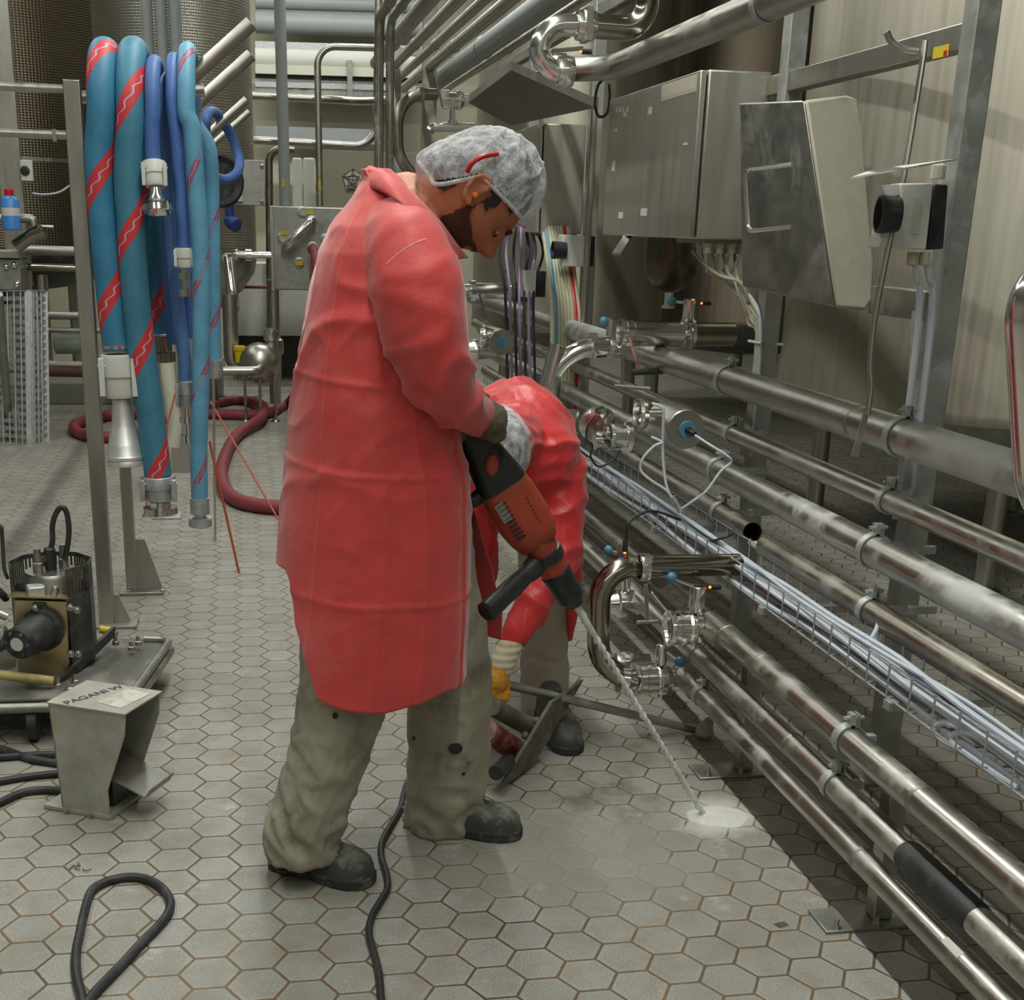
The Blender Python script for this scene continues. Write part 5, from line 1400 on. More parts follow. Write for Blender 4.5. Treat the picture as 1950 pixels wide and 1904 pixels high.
obj('treadle', MB().prism([FP(e1l - .05, .02, .13), FP(e1l - .05, dep - .02, .13), FP(e1l + .085, dep - .02, .062), FP(e1l + .085, .035, .062)], (0, 0, .005)).prism([FP(e1l + .085, .035, .062), FP(e1l + .085, dep - .02, .062), FP(e1l + .1, dep - .02, .085), FP(e1l + .1, .035, .085)], (0, 0, .004)), M['dull'], t)
obj('switch_block', MB().box(FP(e1l - .06, dep / 2, .06), (.08, .08, .08), Matrix.Rotation(math.atan2(e1.y, e1.x), 3, 'Z')), M['blackplastic'], t)
zl = H + .0047
obj('paper_label', MB().hexa([FP(.155, .045, zl), FP(.235, .03, zl), FP(.25, dep - .03, zl), FP(.175, dep - .02, zl)] + [FP(.155, .045, zl + .0006), FP(.235, .03, zl + .0006), FP(.25, dep - .03, zl + .0006), FP(.175, dep - .02, zl + .0006)]), plain('worn_paper', srgb(196, 194, 184), .7, 0, .06, 12, dirt=(.2, .15, .08, 1), dirtamt=.7, dscale=18), lid)
ta = math.atan2((e1 * .21 + e2 * .71 * .75).y, (e1 * .21 + e2 * .71 * .75).x)
text3d('PAGANI W', FP(.118, dep * .5, zl), .036, M['black'], lid, Matrix.Rotation(ta, 3, 'Z'), 'pen_scrawl', .0004)
for s in (.075, .15): obj('bolt', MB().lathe(FP(s, -.004, .012), -e2, [(0, .006), (.008, .006)], 8), M['bolt'], t)

# hydraulic power unit on its tray
ZP = .135
TR = PZ(328, 1222, ZP); TL = PZ(-160, 1205, ZP); FR = PZ(252, 1330, ZP); FL = PZ(-190, 1342, ZP)
U = thing('drilling_machine', 'oily hydraulic power unit with slotted guard on a steel tray at the left edge', 'machine', ((TR + FL) / 2 - Vector((0, 0, ZP))))
obj('tray', MB().prism([FL, FR, TR, TL], (0, 0, .006)), plain('muddy_steel_tray', (.17, .165, .15), .5, .5, .3, 5, dirt=(.30, .26, .20, 1), dirtamt=.8, dscale=5), U)
obj('rim_tube', MB().tube(bend([FL + Vector((0, 0, -.02)), FR + Vector((0, 0, -.02)), TR + Vector((0, 0, -.02)), TL + Vector((0, 0, -.02))], .05), .017, 12), M['dull'], U)
obj('rim_tube', MB().tube(bend([FR + Vector((-.03, .0, .012)), FR + Vector((0, 0, .012)), TR + Vector((-.005, -.02, .012)), TR + Vector((-.09, .0, .012))], .05), .013, 10), M['dull'], U)
for a in (FL.lerp(FR, .55), FL.lerp(FR, .95), TR.lerp(TL, .08), TR.lerp(TL, .5)):
    obj('caster', MB().lathe((a.x - .015, a.y + .03, .055), (1, 0, 0), [(0, .03), (.004, .055), (.03, .055), (.034, .03)], 20).box((a.x, a.y + .03, .095), (.05, .03, .06)), M['black'], U)
YC = 3.98
C0 = P(112, 1270, YC)
zb = ZP + .03
cx, cy = C0.x, YC
r0 = .125
ztop = P(110, 1085, YC).z
# inner cylinder
obj('cylinder', MB().lathe((cx, cy, zb), (0, 0, 1), [(0, .085), (ztop - zb - .012, .085), (ztop - zb, .078), (ztop - zb + .002, .0)], 32), M['steel'], U)
# slotted guard: octagonal sheet open at the front
g = MB(); gz0, gz1 = zb, ztop + .03
ang = [math.radians(a) for a in (-62, -20, 20, 60, 100, 140, 180, 214)]
cor = [Vector((cx + r0 * math.cos(a), cy + r0 * math.sin(a), 0)) for a in ang]
zs = gz1 - .085
for a, b in zip(cor[:-1], cor[1:]):
    dd = (b - a).normalized(); nn = Vector((-dd.y, dd.x, 0)) * .0015
    def slab(s0_, s1_, z0_, z1_, a=a, b=b, nn=nn):
        p, q_ = a.lerp(b, s0_), a.lerp(b, s1_)
        g.hexa([p - nn + UPZ * z0_, q_ - nn + UPZ * z0_, q_ + nn + UPZ * z0_, p + nn + UPZ * z0_, p - nn + UPZ * z1_, q_ - nn + UPZ * z1_, q_ + nn + UPZ * z1_, p + nn + UPZ * z1_])
    slab(0, 1, gz0, zs); slab(0, 1, gz1 - .014, gz1)
    for k in range(7): slab(k / 6.5 * .94, k / 6.5 * .94 + .07, zs, gz1 - .014)
obj('slotted_guard', g, M['dark_metal'], U)
# front plate, black motor
pf = [P(26, 1142, YC - .13), P(127, 1146, YC - .13), P(132, 1292, YC - .13), P(36, 1290, YC - .13)]
obj('front_plate', MB().prism(pf, (0, .025, 0)), M['zinc'], U, bevel=.003)
obj('front_plate_top', MB().prism([P(14, 1137, YC - .15), P(130, 1141, YC - .15), P(122, 1132, YC - .04), P(28, 1128, YC - .04)], (0, 0, .004)), M['zinc'], U)
m0 = P(84, 1196, YC - .13); mdir = Vector((-.42, -.9, -.06))
obj('motor', MB().lathe(m0, mdir, [(0, .068), (.02, .068), (.025, .058), (.09, .055), (.1, .05), (.13, .05), (.134, .046), (.14, .046), (.142, .02)], 28), M['black'], U)
mf = m0 + mdir.normalized() * .1425
obj('motor_badge', MB().lathe(mf, mdir, [(0, .021), (.002, .021), (.0021, .011), (.001, 0)], 22), M['white'], U)
for k in range(6):
    a = 2 * PI * k / 6; u_, v_, _ = frame(mdir)
    obj('motor_bolt', MB().lathe(mf + u_ * .036 * math.cos(a) + v_ * .036 * math.sin(a), mdir, [(-.002, .006), (.005, .006), (.006, .003)], 8), M['dark_metal'], U)
obj('motor_flange', MB().prism([P(48, 1195, YC - .145), P(62, 1148, YC - .145), P(84, 1148, YC - .145), P(104, 1190, YC - .145), P(98, 1225, YC - .145), P(70, 1232, YC - .145)], (0, .012, 0)), M['black'], U, bevel=.004)
for px, py in ((66, 1156), (133, 1155), (146, 1160), (134, 1243), (148, 1243)):
    obj('bolt', MB().lathe(P(px, py, YC - .135), (0.3, -1, 0), [(0, .011), (.012, .011), (.014, .006), (.03, .006)], 10), M['bolt'], U)
obj('gauge_box', MB().box(P(68, 1125, YC - .1), (.05, .05, .035), Matrix.Rotation(.3, 3, 'Z')), M['galv'], U, bevel=.004)
obj('elbow_fitting', MB().lathe(P(102, 1134, YC - .1), (.3, 0, 1), [(0, .012), (.02, .013), (.03, .008)], 10), M['bolt'], U)
# black hose loop on the lid
zt_ = ztop
hz = [Vector((cx - .035, cy - .02, zt_ + .005)), P(98, 1040, YC), P(100, 1000, YC), P(108, 975, YC), P(119, 966, YC), P(128, 980, YC), P(131, 1020, YC), Vector((cx + .035, cy + .03, zt_ + .005))]
obj('hose_loop', MB().tube(catmull(hz, 7), .0085, 12), M['black'], U)
for q_ in (hz[0], hz[-1]):
    obj('hose_fitting', MB().lathe(q_ - UPZ * .006, (0, 0, 1), [(0, .016), (.03, .016), (.032, .012), (.075, .011)], 10), M['dull'], U)
obj('breather', MB().lathe((cx, cy, zt_ - .002), (0, 0, 1), [(0, .018), (.07, .018), (.075, .012)], 14), M['blackplastic'], U)
# handle bars and yellow rods
obj('handle_rod', MB().tube(bend([P(-4, 1000, YC - .1), P(3, 1003, YC - .1), P(8, 1085, YC - .1), P(14, 1100, YC - .05)], .02), .006, 8), M['dark_metal'], U)
obj('yellow_rod', MB().tube([P(-30, 1281, YC - .25), P(102, 1297, YC - .25)], .015, 12), plain('worn_yellow_paint', srgb(170, 158, 98), .5, 0, .15, 12, dirt=(.12, .1, .07, 1), dirtamt=.8, dscale=10), U)
obj('yellow_rod', MB().tube([P(190, 1198, YC + .12), P(214, 1202, YC + .12)], .014, 12), M['yellow'], U)
obj('link_bar', MB().bar(P(105, 1310, YC - .22), P(218, 1200, YC + .1), .012, .03), M['dark_metal'], U)
for px, py, dy in ((110, 1303, -.24), (143, 1296, -.2), (218, 1203, .1), (220, 1222, .1), (250, 1232, .06), (263, 1222, .1), (132, 1318, -.26)):
    p = P(px, py, YC + dy)
    obj('bolt', MB().lathe((p.x, p.y, max(p.z - .01, ZP)), (0, 0, 1), [(0, .012), (.012, .012), (.014, .007), (.03, .007)], 10), M['bolt'], U)
obj('bracket', MB().prism([P(-5, 1285, YC - .2), P(8, 1190, YC - .2), P(36, 1230, YC - .2), P(30, 1270, YC - .2)], (.0, .006, 0)), M['dull'], U)
obj('side_fitting', MB().tube([P(-10, 1165, YC - .2), P(14, 1175, YC - .2)], .013, 10), M['dull'], U)
obj('side_hose', MB().tube(catmull([P(-15, 1115, YC - .1), P(0, 1128, YC - .1), P(12, 1140, YC - .08)], 5), .012, 10), M['black'], U)
obj('side_hose', MB().tube(catmull([P(-20, 1240, YC - .22), P(8, 1225, YC - .22), P(18, 1205, YC - .2)], 5), .016, 10), M['black'], U)

# cables running to the pedal
def floor_cord(label, pts, r, mat='black'):
    q = [PZ(x, y, r) for x, y in pts]
    return tag(obj('power_cord', MB().tube(catmull(q, 6), r, 10), M[mat]), label, 'cord')
floor_cord('black cable reaching the foot pedal, uppermost of the bunch', [(-40, 1445), (30, 1440), (80, 1437), (150, 1434)], .011)
floor_cord('black cable sloping down to the foot pedal from the left edge', [(-40, 1418), (10, 1428), (60, 1445), (135, 1457)], .0115)
floor_cord('black cable bending up to the foot pedal at mid height', [(-40, 1497), (0, 1488), (60, 1478), (140, 1470)], .0105)
floor_cord('black cable curving to the pedal base, lowest of the bunch', [(-40, 1545), (0, 1528), (40, 1510), (80, 1504), (130, 1506)], .011)
lp = [(500, 1960), (490, 1880), (468, 1800), (455, 1700), (460, 1600), (480, 1500), (505, 1380), (545, 1255), (620, 1200), (720, 1172), (810, 1166), (900, 1185), (980, 1240), (1022, 1310), (1008, 1385), (940, 1470), (850, 1560), (760, 1660), (650, 1775), (560, 1870), (500, 1960)]
floor_cord('black cord lying in a teardrop loop on the floor in the foreground', [(x / 3.152, y / 3.152 + 1300) for x, y in lp], .0105)
floor_cord('thin black cord winding between the standing worker\'s boots', [(775, 1490), (768, 1515), (762, 1540), (745, 1570), (728, 1602), (726, 1630), (735, 1660), (738, 1690), (725, 1715), (708, 1745), (703, 1780), (715, 1825), (722, 1860), (728, 1930)], .0085)
# small bits on the floor
c = Vector((HOLE[0], HOLE[1], 0))
dm = MB()
rows = []
for i in range(15):
    t_ = i / 14
    row = []
    for k in range(48):
        an = 2 * PI * k / 48
        rr = .085 * t_ * (1 + .25 * noise.noise(Vector((math.cos(an) * 1.3, math.sin(an) * 1.3, 3))))
        q = Vector((c.x + rr * math.cos(an), c.y + .75 * rr * math.sin(an), 0))
        q.z = max(.0004, .013 * (1 - t_) ** 1.5 * (1 + .5 * noise.noise(q * 60)) + .0012 * noise.noise(q * 150) * (1 - t_) - .0 )
        row.append(q)
    rows.append(row)
dm.grid(rows, closed=True)
o = obj('drill_dust', dm, plain('pale_drill_dust', srgb(205, 204, 196), .95, 0, .05, 40, bump=.2))
tag(o, 'small heap of pale dust around the drill hole', 'dust'); o['kind'] = 'stuff'
p = PZ(1488, 1762)
tag(obj('metal_scrap', MB().box((p.x, p.y, .001), (.03, .02, .002), Matrix.Rotation(.3, 3, 'Z')), M['chrome']), 'small shiny metal scrap on the tiles near the lowest pipe', 'scrap')
cr = MB()
for k in range(5):
    a = k * 1.3
    q = PZ(138 + 5 * k, 1648 + 3 * ((k * 2) % 3), .004)
    cr.tube([q, q + Vector((.014 * math.cos(a), .014 * math.sin(a), .002)), q + Vector((.02 * math.cos(a + .9), .02 * math.sin(a + .9), 0))], .0018, 6)
tag(obj('wire_scrap', cr, M['dull']), 'crumpled bit of wire on the tiles above the cord loop', 'scrap')
# ================================================================== people
def mat_fabric(name, col, rough=.65, sheen=.25, wr=.25, scale=7, trans=0.0, dirt=None, dirtamt=.6, dscale=5):
    m, nt, bs = newmat(name)
    n = noise_(nt, scale, 5, .6); fine = noise_(nt, 160, 2, .5)
    c = ramp(nt, n, [(.3, tuple(x * .85 for x in col[:3])), (.7, tuple(min(1, x * 1.1) for x in col[:3]))])
    if dirt:
        d = noise_(nt, dscale, 7, .68)
        c = mixc(nt, ramp(nt, d, [(.5, (0, 0, 0)), (.7, (dirtamt,) * 3)]), c, dirt)
    nt.links.new(c, bs.inputs['Base Color'])
    bs.inputs['Roughness'].default_value = rough
    bs.inputs['Sheen Weight'].default_value = sheen
    h = math_(nt, 'ADD', math_(nt, 'MULTIPLY', n, .5), math_(nt, 'MULTIPLY', fine, .05))
    bump_(nt, bs, h, wr, .02)
    return m
M['coat'] = mat_fabric('red_nonwoven_coat', srgb(204, 62, 60), .6, .35, .35, 8, dirt=srgb(222, 122, 116), dirtamt=.4, dscale=3.2)
M['coat2'] = mat_fabric('red_plastic_coat', srgb(198, 44, 46), .42, .2, .5, 9)
M['trousers'] = mat_fabric('dirty_work_trousers', srgb(160, 153, 134), .85, .1, .3, 7, dirt=srgb(84, 75, 56), dirtamt=.75, dscale=6)
M['trousers2'] = mat_fabric('pale_work_trousers', srgb(176, 168, 150), .85, .1, .25, 7, dirt=srgb(110, 100, 84), dirtamt=.5)
M['boot'] = mat_fabric('dusty_boot_leather', srgb(62, 66, 60), .6, .05, .4, 18, dirt=srgb(150, 150, 136), dirtamt=.9, dscale=11)
M['sole'] = plain('boot_sole', srgb(46, 48, 44), .8, 0, .2, 20, dirt=(.3, .3, .27, 1), dirtamt=.7, dscale=12)
M['skin'] = plain('skin', srgb(176, 112, 78), .55, 0, .06, 20, rvar=.05)
M['hair'] = plain('dark_hair', srgb(38, 30, 24), .7, 0, .3, 90, bump=.4)
M['stubble'] = plain('dark_beard', srgb(74, 50, 37), .8, 0, .25, 120, bump=.3)
M['glove'] = mat_fabric('dirty_work_glove', srgb(98, 90, 70), .85, .1, .4, 18, dirt=srgb(44, 40, 34), dirtamt=.7, dscale=14)
M['glove_white'] = mat_fabric('pale_glove_cuff', srgb(206, 196, 166), .8, .1, .3, 20)
M['glove_yellow'] = mat_fabric('yellow_rubber_glove', srgb(212, 148, 28), .5, .1, .3, 20, dirt=srgb(120, 90, 40), dirtamt=.5)

def mat_net():
    m, nt, bs = newmat('white_hairnet')
    n = noise_(nt, 26, 6, .7, stretch=(1.0, 2.2, .7)); f = noise_(nt, 180, 3, .6)
    bs.inputs['Base Color'].default_value = srgb(226, 228, 232)
    bs.inputs['Roughness'].default_value = .7
    a = ramp(nt, math_(nt, 'ADD', math_(nt, 'MULTIPLY', n, .75), math_(nt, 'MULTIPLY', f, .25)), [(.36, (.20,) * 3), (.66, (.82,) * 3)])
    nt.links.new(a, bs.inputs['Alpha'])
    bump_(nt, bs, n, .6, .02)
    return m
M['net'] = mat_net()

def voxel(parts, name, mat, parent, vox=.006, smooth=3, it=None, disp=None, sharp=180):
    """one continuous surface out of overlapping pieces"""
    me = bpy.data.meshes.new('tmp')
    me.from_pydata([tuple(v) for v in parts.v], [], parts.f)
    bm = bmesh.new(); bm.from_mesh(me)
    bmesh.ops.recalc_face_normals(bm, faces=bm.faces)
    bm.to_mesh(me); bm.free()
    o = bpy.data.objects.new('tmp', me); COL.objects.link(o)
    r = o.modifiers.new('r', 'REMESH'); r.mode = 'VOXEL'; r.voxel_size = vox
    if smooth:
        s = o.modifiers.new('s', 'SMOOTH'); s.factor = .5; s.iterations = smooth
    bpy.context.view_layer.update()
    me2 = bpy.data.meshes.new_from_object(o.evaluated_get(bpy.context.evaluated_depsgraph_get()))
    bpy.data.objects.remove(o); bpy.data.meshes.remove(me)
    off = wloc(parent) if parent else Vector((0, 0, 0))
    if disp:
        ns = [Vector(v.normal) for v in me2.vertices]
        for v, n in zip(me2.vertices, ns): v.co = v.co + n * disp(Vector(v.co))
    if not parent:
        zs = [v.co.z for v in me2.vertices]; xs = [v.co.x for v in me2.vertices]; ys = [v.co.y for v in me2.vertices]
        off = Vector(((min(xs) + max(xs)) / 2, (min(ys) + max(ys)) / 2, min(zs)))
    for v in me2.vertices: v.co = v.co - off
    me2.name = name
    me2.materials.clear()
    me2.shade_smooth()
    o = link(name, me2, mat, parent)
    if not parent: o.location = off
    return o

def capsule(m, pts, rs, seg=14):       # tapering limb with round ends
    pts = [Vector(p) for p in pts]
    m.tube(catmull(pts, 5) if len(pts) > 2 else pts, lerpn(rs, 5) if len(pts) > 2 else rs, seg)
    m.sphere(pts[0], rs[0], seg, 8); m.sphere(pts[-1], rs[-1], seg, 8)

def wrinkle(p, s, a, seed=0.0):
    q = Vector((p.x * s + seed, p.y * s, p.z * s * .55))
    return a * noise.noise(q) + a * .5 * noise.noise(q * 2.3)

def crease(p, s, a, seed=0.0):         # sharp pinched folds
    q = Vector((p.x * s + seed, p.y * s + p.z * s * .6, p.z * s * .4 - p.x * s * .5))
    return -a * (1 - min(1.0, abs(noise.noise(q)) * 5)) ** 2

def head_pts(C, F, U, s, n=64, m=44, only=None, off=0.0):
    R = U.cross(F).normalized()
    rows = []
    for i in range(m + 1):
        th = PI * i / m
        row = []
        for k in range(n):
            a = 2 * PI * k / n
            d = Vector((math.sin(th) * math.cos(a), math.sin(th) * math.sin(a), math.cos(th)))   # (front, right, up)
            f, r, u = d
            x, y, z = f * .098, r * .076, u * .120
            if u < 0:
                t = -u
                y *= 1 - .30 * t ** 1.5
                if f < 0: x *= 1 - .45 * t ** 1.2
                else: x *= 1 + .04 * t
            if f > 0: x *= 1 - .06 * abs(r)
            g = lambda cy, cz, wy, wz: math.exp(-((y - cy) / wy) ** 2 - ((z - cz) / wz) ** 2)
            if f > 0:
                x += .030 * g(0, -.036, .013, .016) + .016 * g(0, -.014, .010, .022)        # nose
                x += .006 * g(0, .020, .045, .012)                                          # brow
                x -= .013 * g(.032, .000, .018, .014) + .013 * g(-.032, .0, .018, .014)     # eye sockets
                x += .007 * g(0, -.064, .020, .006) + .007 * g(0, -.075, .018, .006)        # lips
                x -= .006 * g(0, -.070, .025, .0025)
                x += .014 * g(0, -.104, .024, .016)                                         # chin
                x -= .006 * g(0, -.088, .03, .006)
                x += .004 * (g(.05, -.03, .02, .02) + g(-.05, -.03, .02, .02))              # cheeks
            v = Vector((x, y, z))
            if off: v += d * off
            row.append(C + (F * v.x + R * v.y + U * v.z) * s)
        rows.append(row)
    return rows, R

def patch(C, F, U, s, test, off, name, mat, parent, disp=None, n=300, m=210, rag=.004):
    """the piece of the head surface, lifted by off, where test(front,right,up) holds"""
    rows, R = head_pts(C, F, U, s, n, m)
    mb = MB(); idx = {}
    def loc(p): q = (p - C) / s; return (q.dot(F), q.dot(R), q.dot(U))
    def vid(i, k):
        k %= n
        if (i, k) not in idx:
            p = rows[i][k]; d = (p - C).normalized()
            e = off + (disp(*loc(p)) if disp else 0)
            mb.v.append(p + d * e * s); idx[(i, k)] = len(mb.v) - 1
        return idx[(i, k)]
    for i in range(m):
        for k in range(n):
            c = (rows[i][k] + rows[i + 1][(k + 1) % n]) / 2
            c = c + (Vector((noise.noise(c * 90), noise.noise(c * 90 + Vector((7, 0, 0))), noise.noise(c * 90 + Vector((0, 7, 0))))) * rag if rag else Vector((0, 0, 0)))
            if test(*loc(c)):
                mb.f.append([vid(i, k), vid(i, k + 1), vid(i + 1, k + 1), vid(i + 1, k)]); mb.uv.append([(0, 0)] * 4)
    return obj(name, mb, mat, parent, sharp=80)

def ear(m, c, up, fwd, out, s):
    pts = [(-.028, -.004), (-.020, -.014), (0, -.019), (.018, -.016), (.028, -.004), (.027, .008), (.016, .013), (.004, .011)]
    path = [c + up * a * s + fwd * b * s + out * .012 * s for a, b in pts]
    m.tube(catmull(path, 5), .0048 * s, 8)
    base = [c + up * a * s * .9 + fwd * b * s * .9 for a, b in [(-.028, 0), (-.016, -.015), (.0, -.018), (.02, -.014), (.027, 0), (.02, .01), (0, .012), (-.02, .008)]]
    m.prism(base, out * .008 * s)
    m.sphere(c - up * .026 * s + out * .008 * s + fwd * .002 * s, .008 * s, 10, 8)

def shoe(parent, heel, toe, lift=0.0, w=.052, top=.115, mat='boot'):
    heel = Vector(heel); toe = Vector(toe); d = toe - heel; L = d.length; d = d / L
    sd = Vector((d.y, -d.x, 0))
    prof = [(-.004, .34, .07), (.05, .40, .115), (.16, .43, .125), (.30, .42, .115), (.42, .42, .098), (.55, .47, .082), (.70, .53, .072), (.84, .52, .066), (.94, .42, .056), (.99, .26, .044), (1.01, .08, .03)]
    rows = []
    for t, ww, hh in prof:
        row = []
        for k in range(20):
            a = PI * k / 19
            x = math.cos(a); z = math.sin(a)
            row.append(heel + d * (t * L) + sd * (math.copysign(abs(x) ** .7, x) * ww * w * 2) + Vector((0, 0, lift + .022 + (hh - .01) * z ** .75)))
        rows.append(row)
    rows = [[rows[0][0].lerp(rows[0][-1], .5)] * 20] + rows + [[rows[-1][0].lerp(rows[-1][-1], .5)] * 20]
    m = MB().grid(rows)
    b = obj('boot', m, M[mat], parent, sharp=70)
    ms = MB(); out = []
    sw = [(-.02, .22), (0, .36), (.06, .44), (.18, .46), (.32, .43), (.44, .43), (.56, .5), (.72, .57), (.86, .55), (.95, .44), (1.01, .27), (1.03, .1)]
    for sgn in (1, -1):
        seq = sw if sgn > 0 else sw[::-1]
        out += [heel + d * (t * L) + sd * (sgn * ww * w * 2) + Vector((0, 0, lift)) for t, ww in seq]
    ms.prism(out, (0, 0, .026))
    so = obj('sole', ms, M['sole'], b, bevel=.004)
    ml = MB()
    for t, hh in ((.36, .118), (.43, .106), (.50, .096)):
        c = heel + d * (t * L) + Vector((0, 0, lift + hh + .008))
        ml.tube(catmull([c + sd * .035 - UPZ * .02, c + sd * .012, c - sd * .012, c - sd * .035 - UPZ * .02], 4), .003, 6)
    obj('laces', ml, M['black'], b)
    return b

def leg_rows(rows, cyf, byf, seed, n=72):
    """rows: (py, x0, x1) at the depth given by cyf; returns loops of points"""
    out = []
    py = [r[0] for r in rows]
    def at(q):
        for a, b in zip(rows[:-1], rows[1:]):
            if a[0] <= q <= b[0]:
                t = (q - a[0]) / (b[0] - a[0]); t = t * t * (3 - 2 * t) * .5 + t * .5
                return a[1] + (b[1] - a[1]) * t, a[2] + (b[2] - a[2]) * t
        return rows[-1][1:]
    K = 110
    for i in range(K + 1):
        q = py[0] + (py[-1] - py[0]) * i / K
        x0, x1 = at(q)
        cy = cyf(i / K); by = byf(i / K)
        a, b = P(x0, q, cy), P(x1, q, cy)
        c = (a + b) / 2; ax = (b.x - a.x) / 2
        row = []
        for k in range(n):
            an = 2 * PI * k / n
            p = Vector((c.x + ax * math.cos(an), cy + by * math.sin(an), c.z))
            nn = Vector((math.cos(an), math.sin(an), 0))
            t = i / K
            low = max(0, (t - .55) / .45)
            d = .006 * noise.noise(Vector((math.cos(an) * 1.2 + seed, math.sin(an) * 1.2, c.z * 6)))
            q2 = Vector((math.cos(an) * .9 + seed, math.sin(an) * .9, c.z * 17 + 1.4 * math.cos(an + seed)))
            d += (.002 + .013 * low) * ((1 - min(1, abs(noise.noise(q2)) * 3.6)) ** 1.3 - .3)
            q3 = Vector((math.cos(an) * 2.2 + seed * 2, math.sin(an) * 2.2, c.z * 9))
            d += .005 * (1 - min(1, abs(noise.noise(q3)) * 5)) ** 1.5
            d += .004 * math.exp(-((an - 4.55 - .25 * math.sin(t * 5)) / .05) ** 2)
            row.append(p + nn * d)
        out.append(row)
    return out

# ------------------------------------------------------------------ the standing worker
YP = 2.80
C1 = P(908, 366, 2.76)
F1 = Vector((.5, .04, -.866)).normalized(); U1 = Vector((.866, 0, .5)); U1 = (U1 - F1 * U1.dot(F1)).normalized()
S1 = 1.06
rows, R1_ = head_pts(C1, F1, U1, S1)
bm1 = MB().grid(rows, closed=True)
neck0 = C1 - U1 * .055 - F1 * .035
n2 = P(775, 420, 2.83)
capsule(bm1, [neck0 + F1 * .012, (neck0 + n2) / 2, n2], [.052, .057, .075], 18)
sh_n, sh_f = P(762, 452, 2.70), P(772, 452, 2.98)
capsule(bm1, [sh_n, n2, sh_f], [.065, .09, .065])
capsule(bm1, [n2, P(730, 620, 2.84), P(715, 850, 2.84)], [.10, .125, .12])
el_n, wr_n = P(828, 720, 2.63), P(912, 790, 2.78)
capsule(bm1, [sh_n, el_n], [.055, .045]); capsule(bm1, [el_n, wr_n], [.043, .03])
el_f, wr_f = P(800, 720, 3.04), P(880, 850, 2.90)
capsule(bm1, [sh_f, el_f], [.055, .045]); capsule(bm1, [el_f, wr_f], [.043, .03])
hipn, hipf = P(690, 900, 2.76), P(740, 900, 2.92)
capsule(bm1, [hipn, hipf], [.11, .11])
capsule(bm1, [hipn, P(645, 1350, 2.755), P(585, 1590, 2.74)], [.09, .055, .04])
capsule(bm1, [hipf, P(852, 1320, 2.94), P(838, 1530, 2.96)], [.09, .055, .04])
ear(bm1, C1 + R1_ * (-.074 * S1) * (1 if R1_.y > 0 else -1) + U1 * (-.012) - F1 * .012, U1 * .95 - F1 * .3, F1 * .95 + U1 * .3, Vector((0, -1, 0)), 1.12)
person1 = voxel(bm1, 'person', M['skin'], None, .0055, 2)
tag(person1, 'standing worker in long red coat and white hairnet, bending over an orange drill', 'person', 'workers in red coats')
SGN = 1 if R1_.y > 0 else -1
near = lambda r: r * SGN          # r<0 is the camera side after this

# hair, beard, brows, plug
def hairline(f, r, u): return u > (.02 + .3 * f if f > 0 else -.035 + .25 * f) + (.03 if (abs(r) > .05 and -.03 < f < .03) else 0)
patch(C1, F1, U1, S1, lambda f, r, u: (u > (.062 if f > .06 else (.03 if f > .03 else (-.012 if f > .012 else (-.045 if f > -.02 else (-.066 if f > -.05 else -.1)))))) and not (abs(r) > .045 and -.038 < f < .010 and u < .012), .003, 'hair', M['hair'], person1)
patch(C1, F1, U1, S1, lambda f, r, u: f > .004 and u < -.045 - .25 * max(0, f - .03) + .5 * max(0, .03 - f) and (u < -.068 or f < .088) and not (abs(r) < .02 and -.084 < u < -.062 and f > .075), .0015, 'beard', M['stubble'], person1)
patch(C1, F1, U1, S1, lambda f, r, u: -.062 < u < -.052 and abs(r) < .03 and f > .075, .002, 'moustache', M['stubble'], person1, rag=.003)
for sg in (-1, 1):
    c = [C1 + (F1 * (.098 - .5 * abs(y) ** 1.6) + R1_ * (sg * y) + U1 * z) * S1 for y, z in ((.014, .014), (.03, .020), (.046, .014))]
    obj('eyebrow', MB().tube(catmull(c, 5), .0038, 8), M['hair'], person1)
    c = [C1 + (F1 * (.092 - 1.0 * abs(y) ** 1.7) + R1_ * (sg * y) + U1 * z) * S1 for y, z in ((.020, -.006), (.032, -.009), (.044, -.005))]
    obj('eyelid', MB().tube([q - F1 * .005 for q in catmull(c, 5)], [.001] + [.0042] * (len(catmull(c, 5)) - 2) + [.001], 8), M['skin'], person1)
    obj('eyelash', MB().tube([q - U1 * .004 - F1 * .002 for q in catmull(c, 5)], .0018, 6), M['hair'], person1)
ec = C1 + R1_ * (-.080 * S1 * SGN) + U1 * (-.022) + F1 * (-.006)
obj('earplug', MB().lathe(ec, (0, -1, 0), [(0, .0055), (.014, .006), (.018, .004)], 12), plain('orange_foam', srgb(225, 110, 20), .8, 0, .05), person1)

# hairnet
def net_line(f): return .02 + .36 * f if f > -.03 else max(-.075, .009 - (-.03 - f) * 3.2)
def net_edge(f, r, u): return u > net_line(f)
def net_puff(f, r, u):
    e = .007 + .012 * max(0, min(1, (u - net_line(f)) / .06)) * (1 + .5 * f / .1)
    e += .030 * math.exp(-((f + .080) / .035) ** 2 - ((u + .055) / .035) ** 2)
    q = Vector((f * 34 + u * 8, r * 16, u * 14))
    e += .0035 * (1 - min(1, abs(noise.noise(q)) * 4)) ** 1.5
    e += .0025 * noise.noise(Vector((f * 60, r * 60, u * 60))) + .0015 * noise.noise(Vector((f * 150, r * 150, u * 150)))
    return e
patch(C1, F1, U1, S1, net_edge, .004, 'hairnet', M['net'], person1, net_puff, 190, 140, 0)
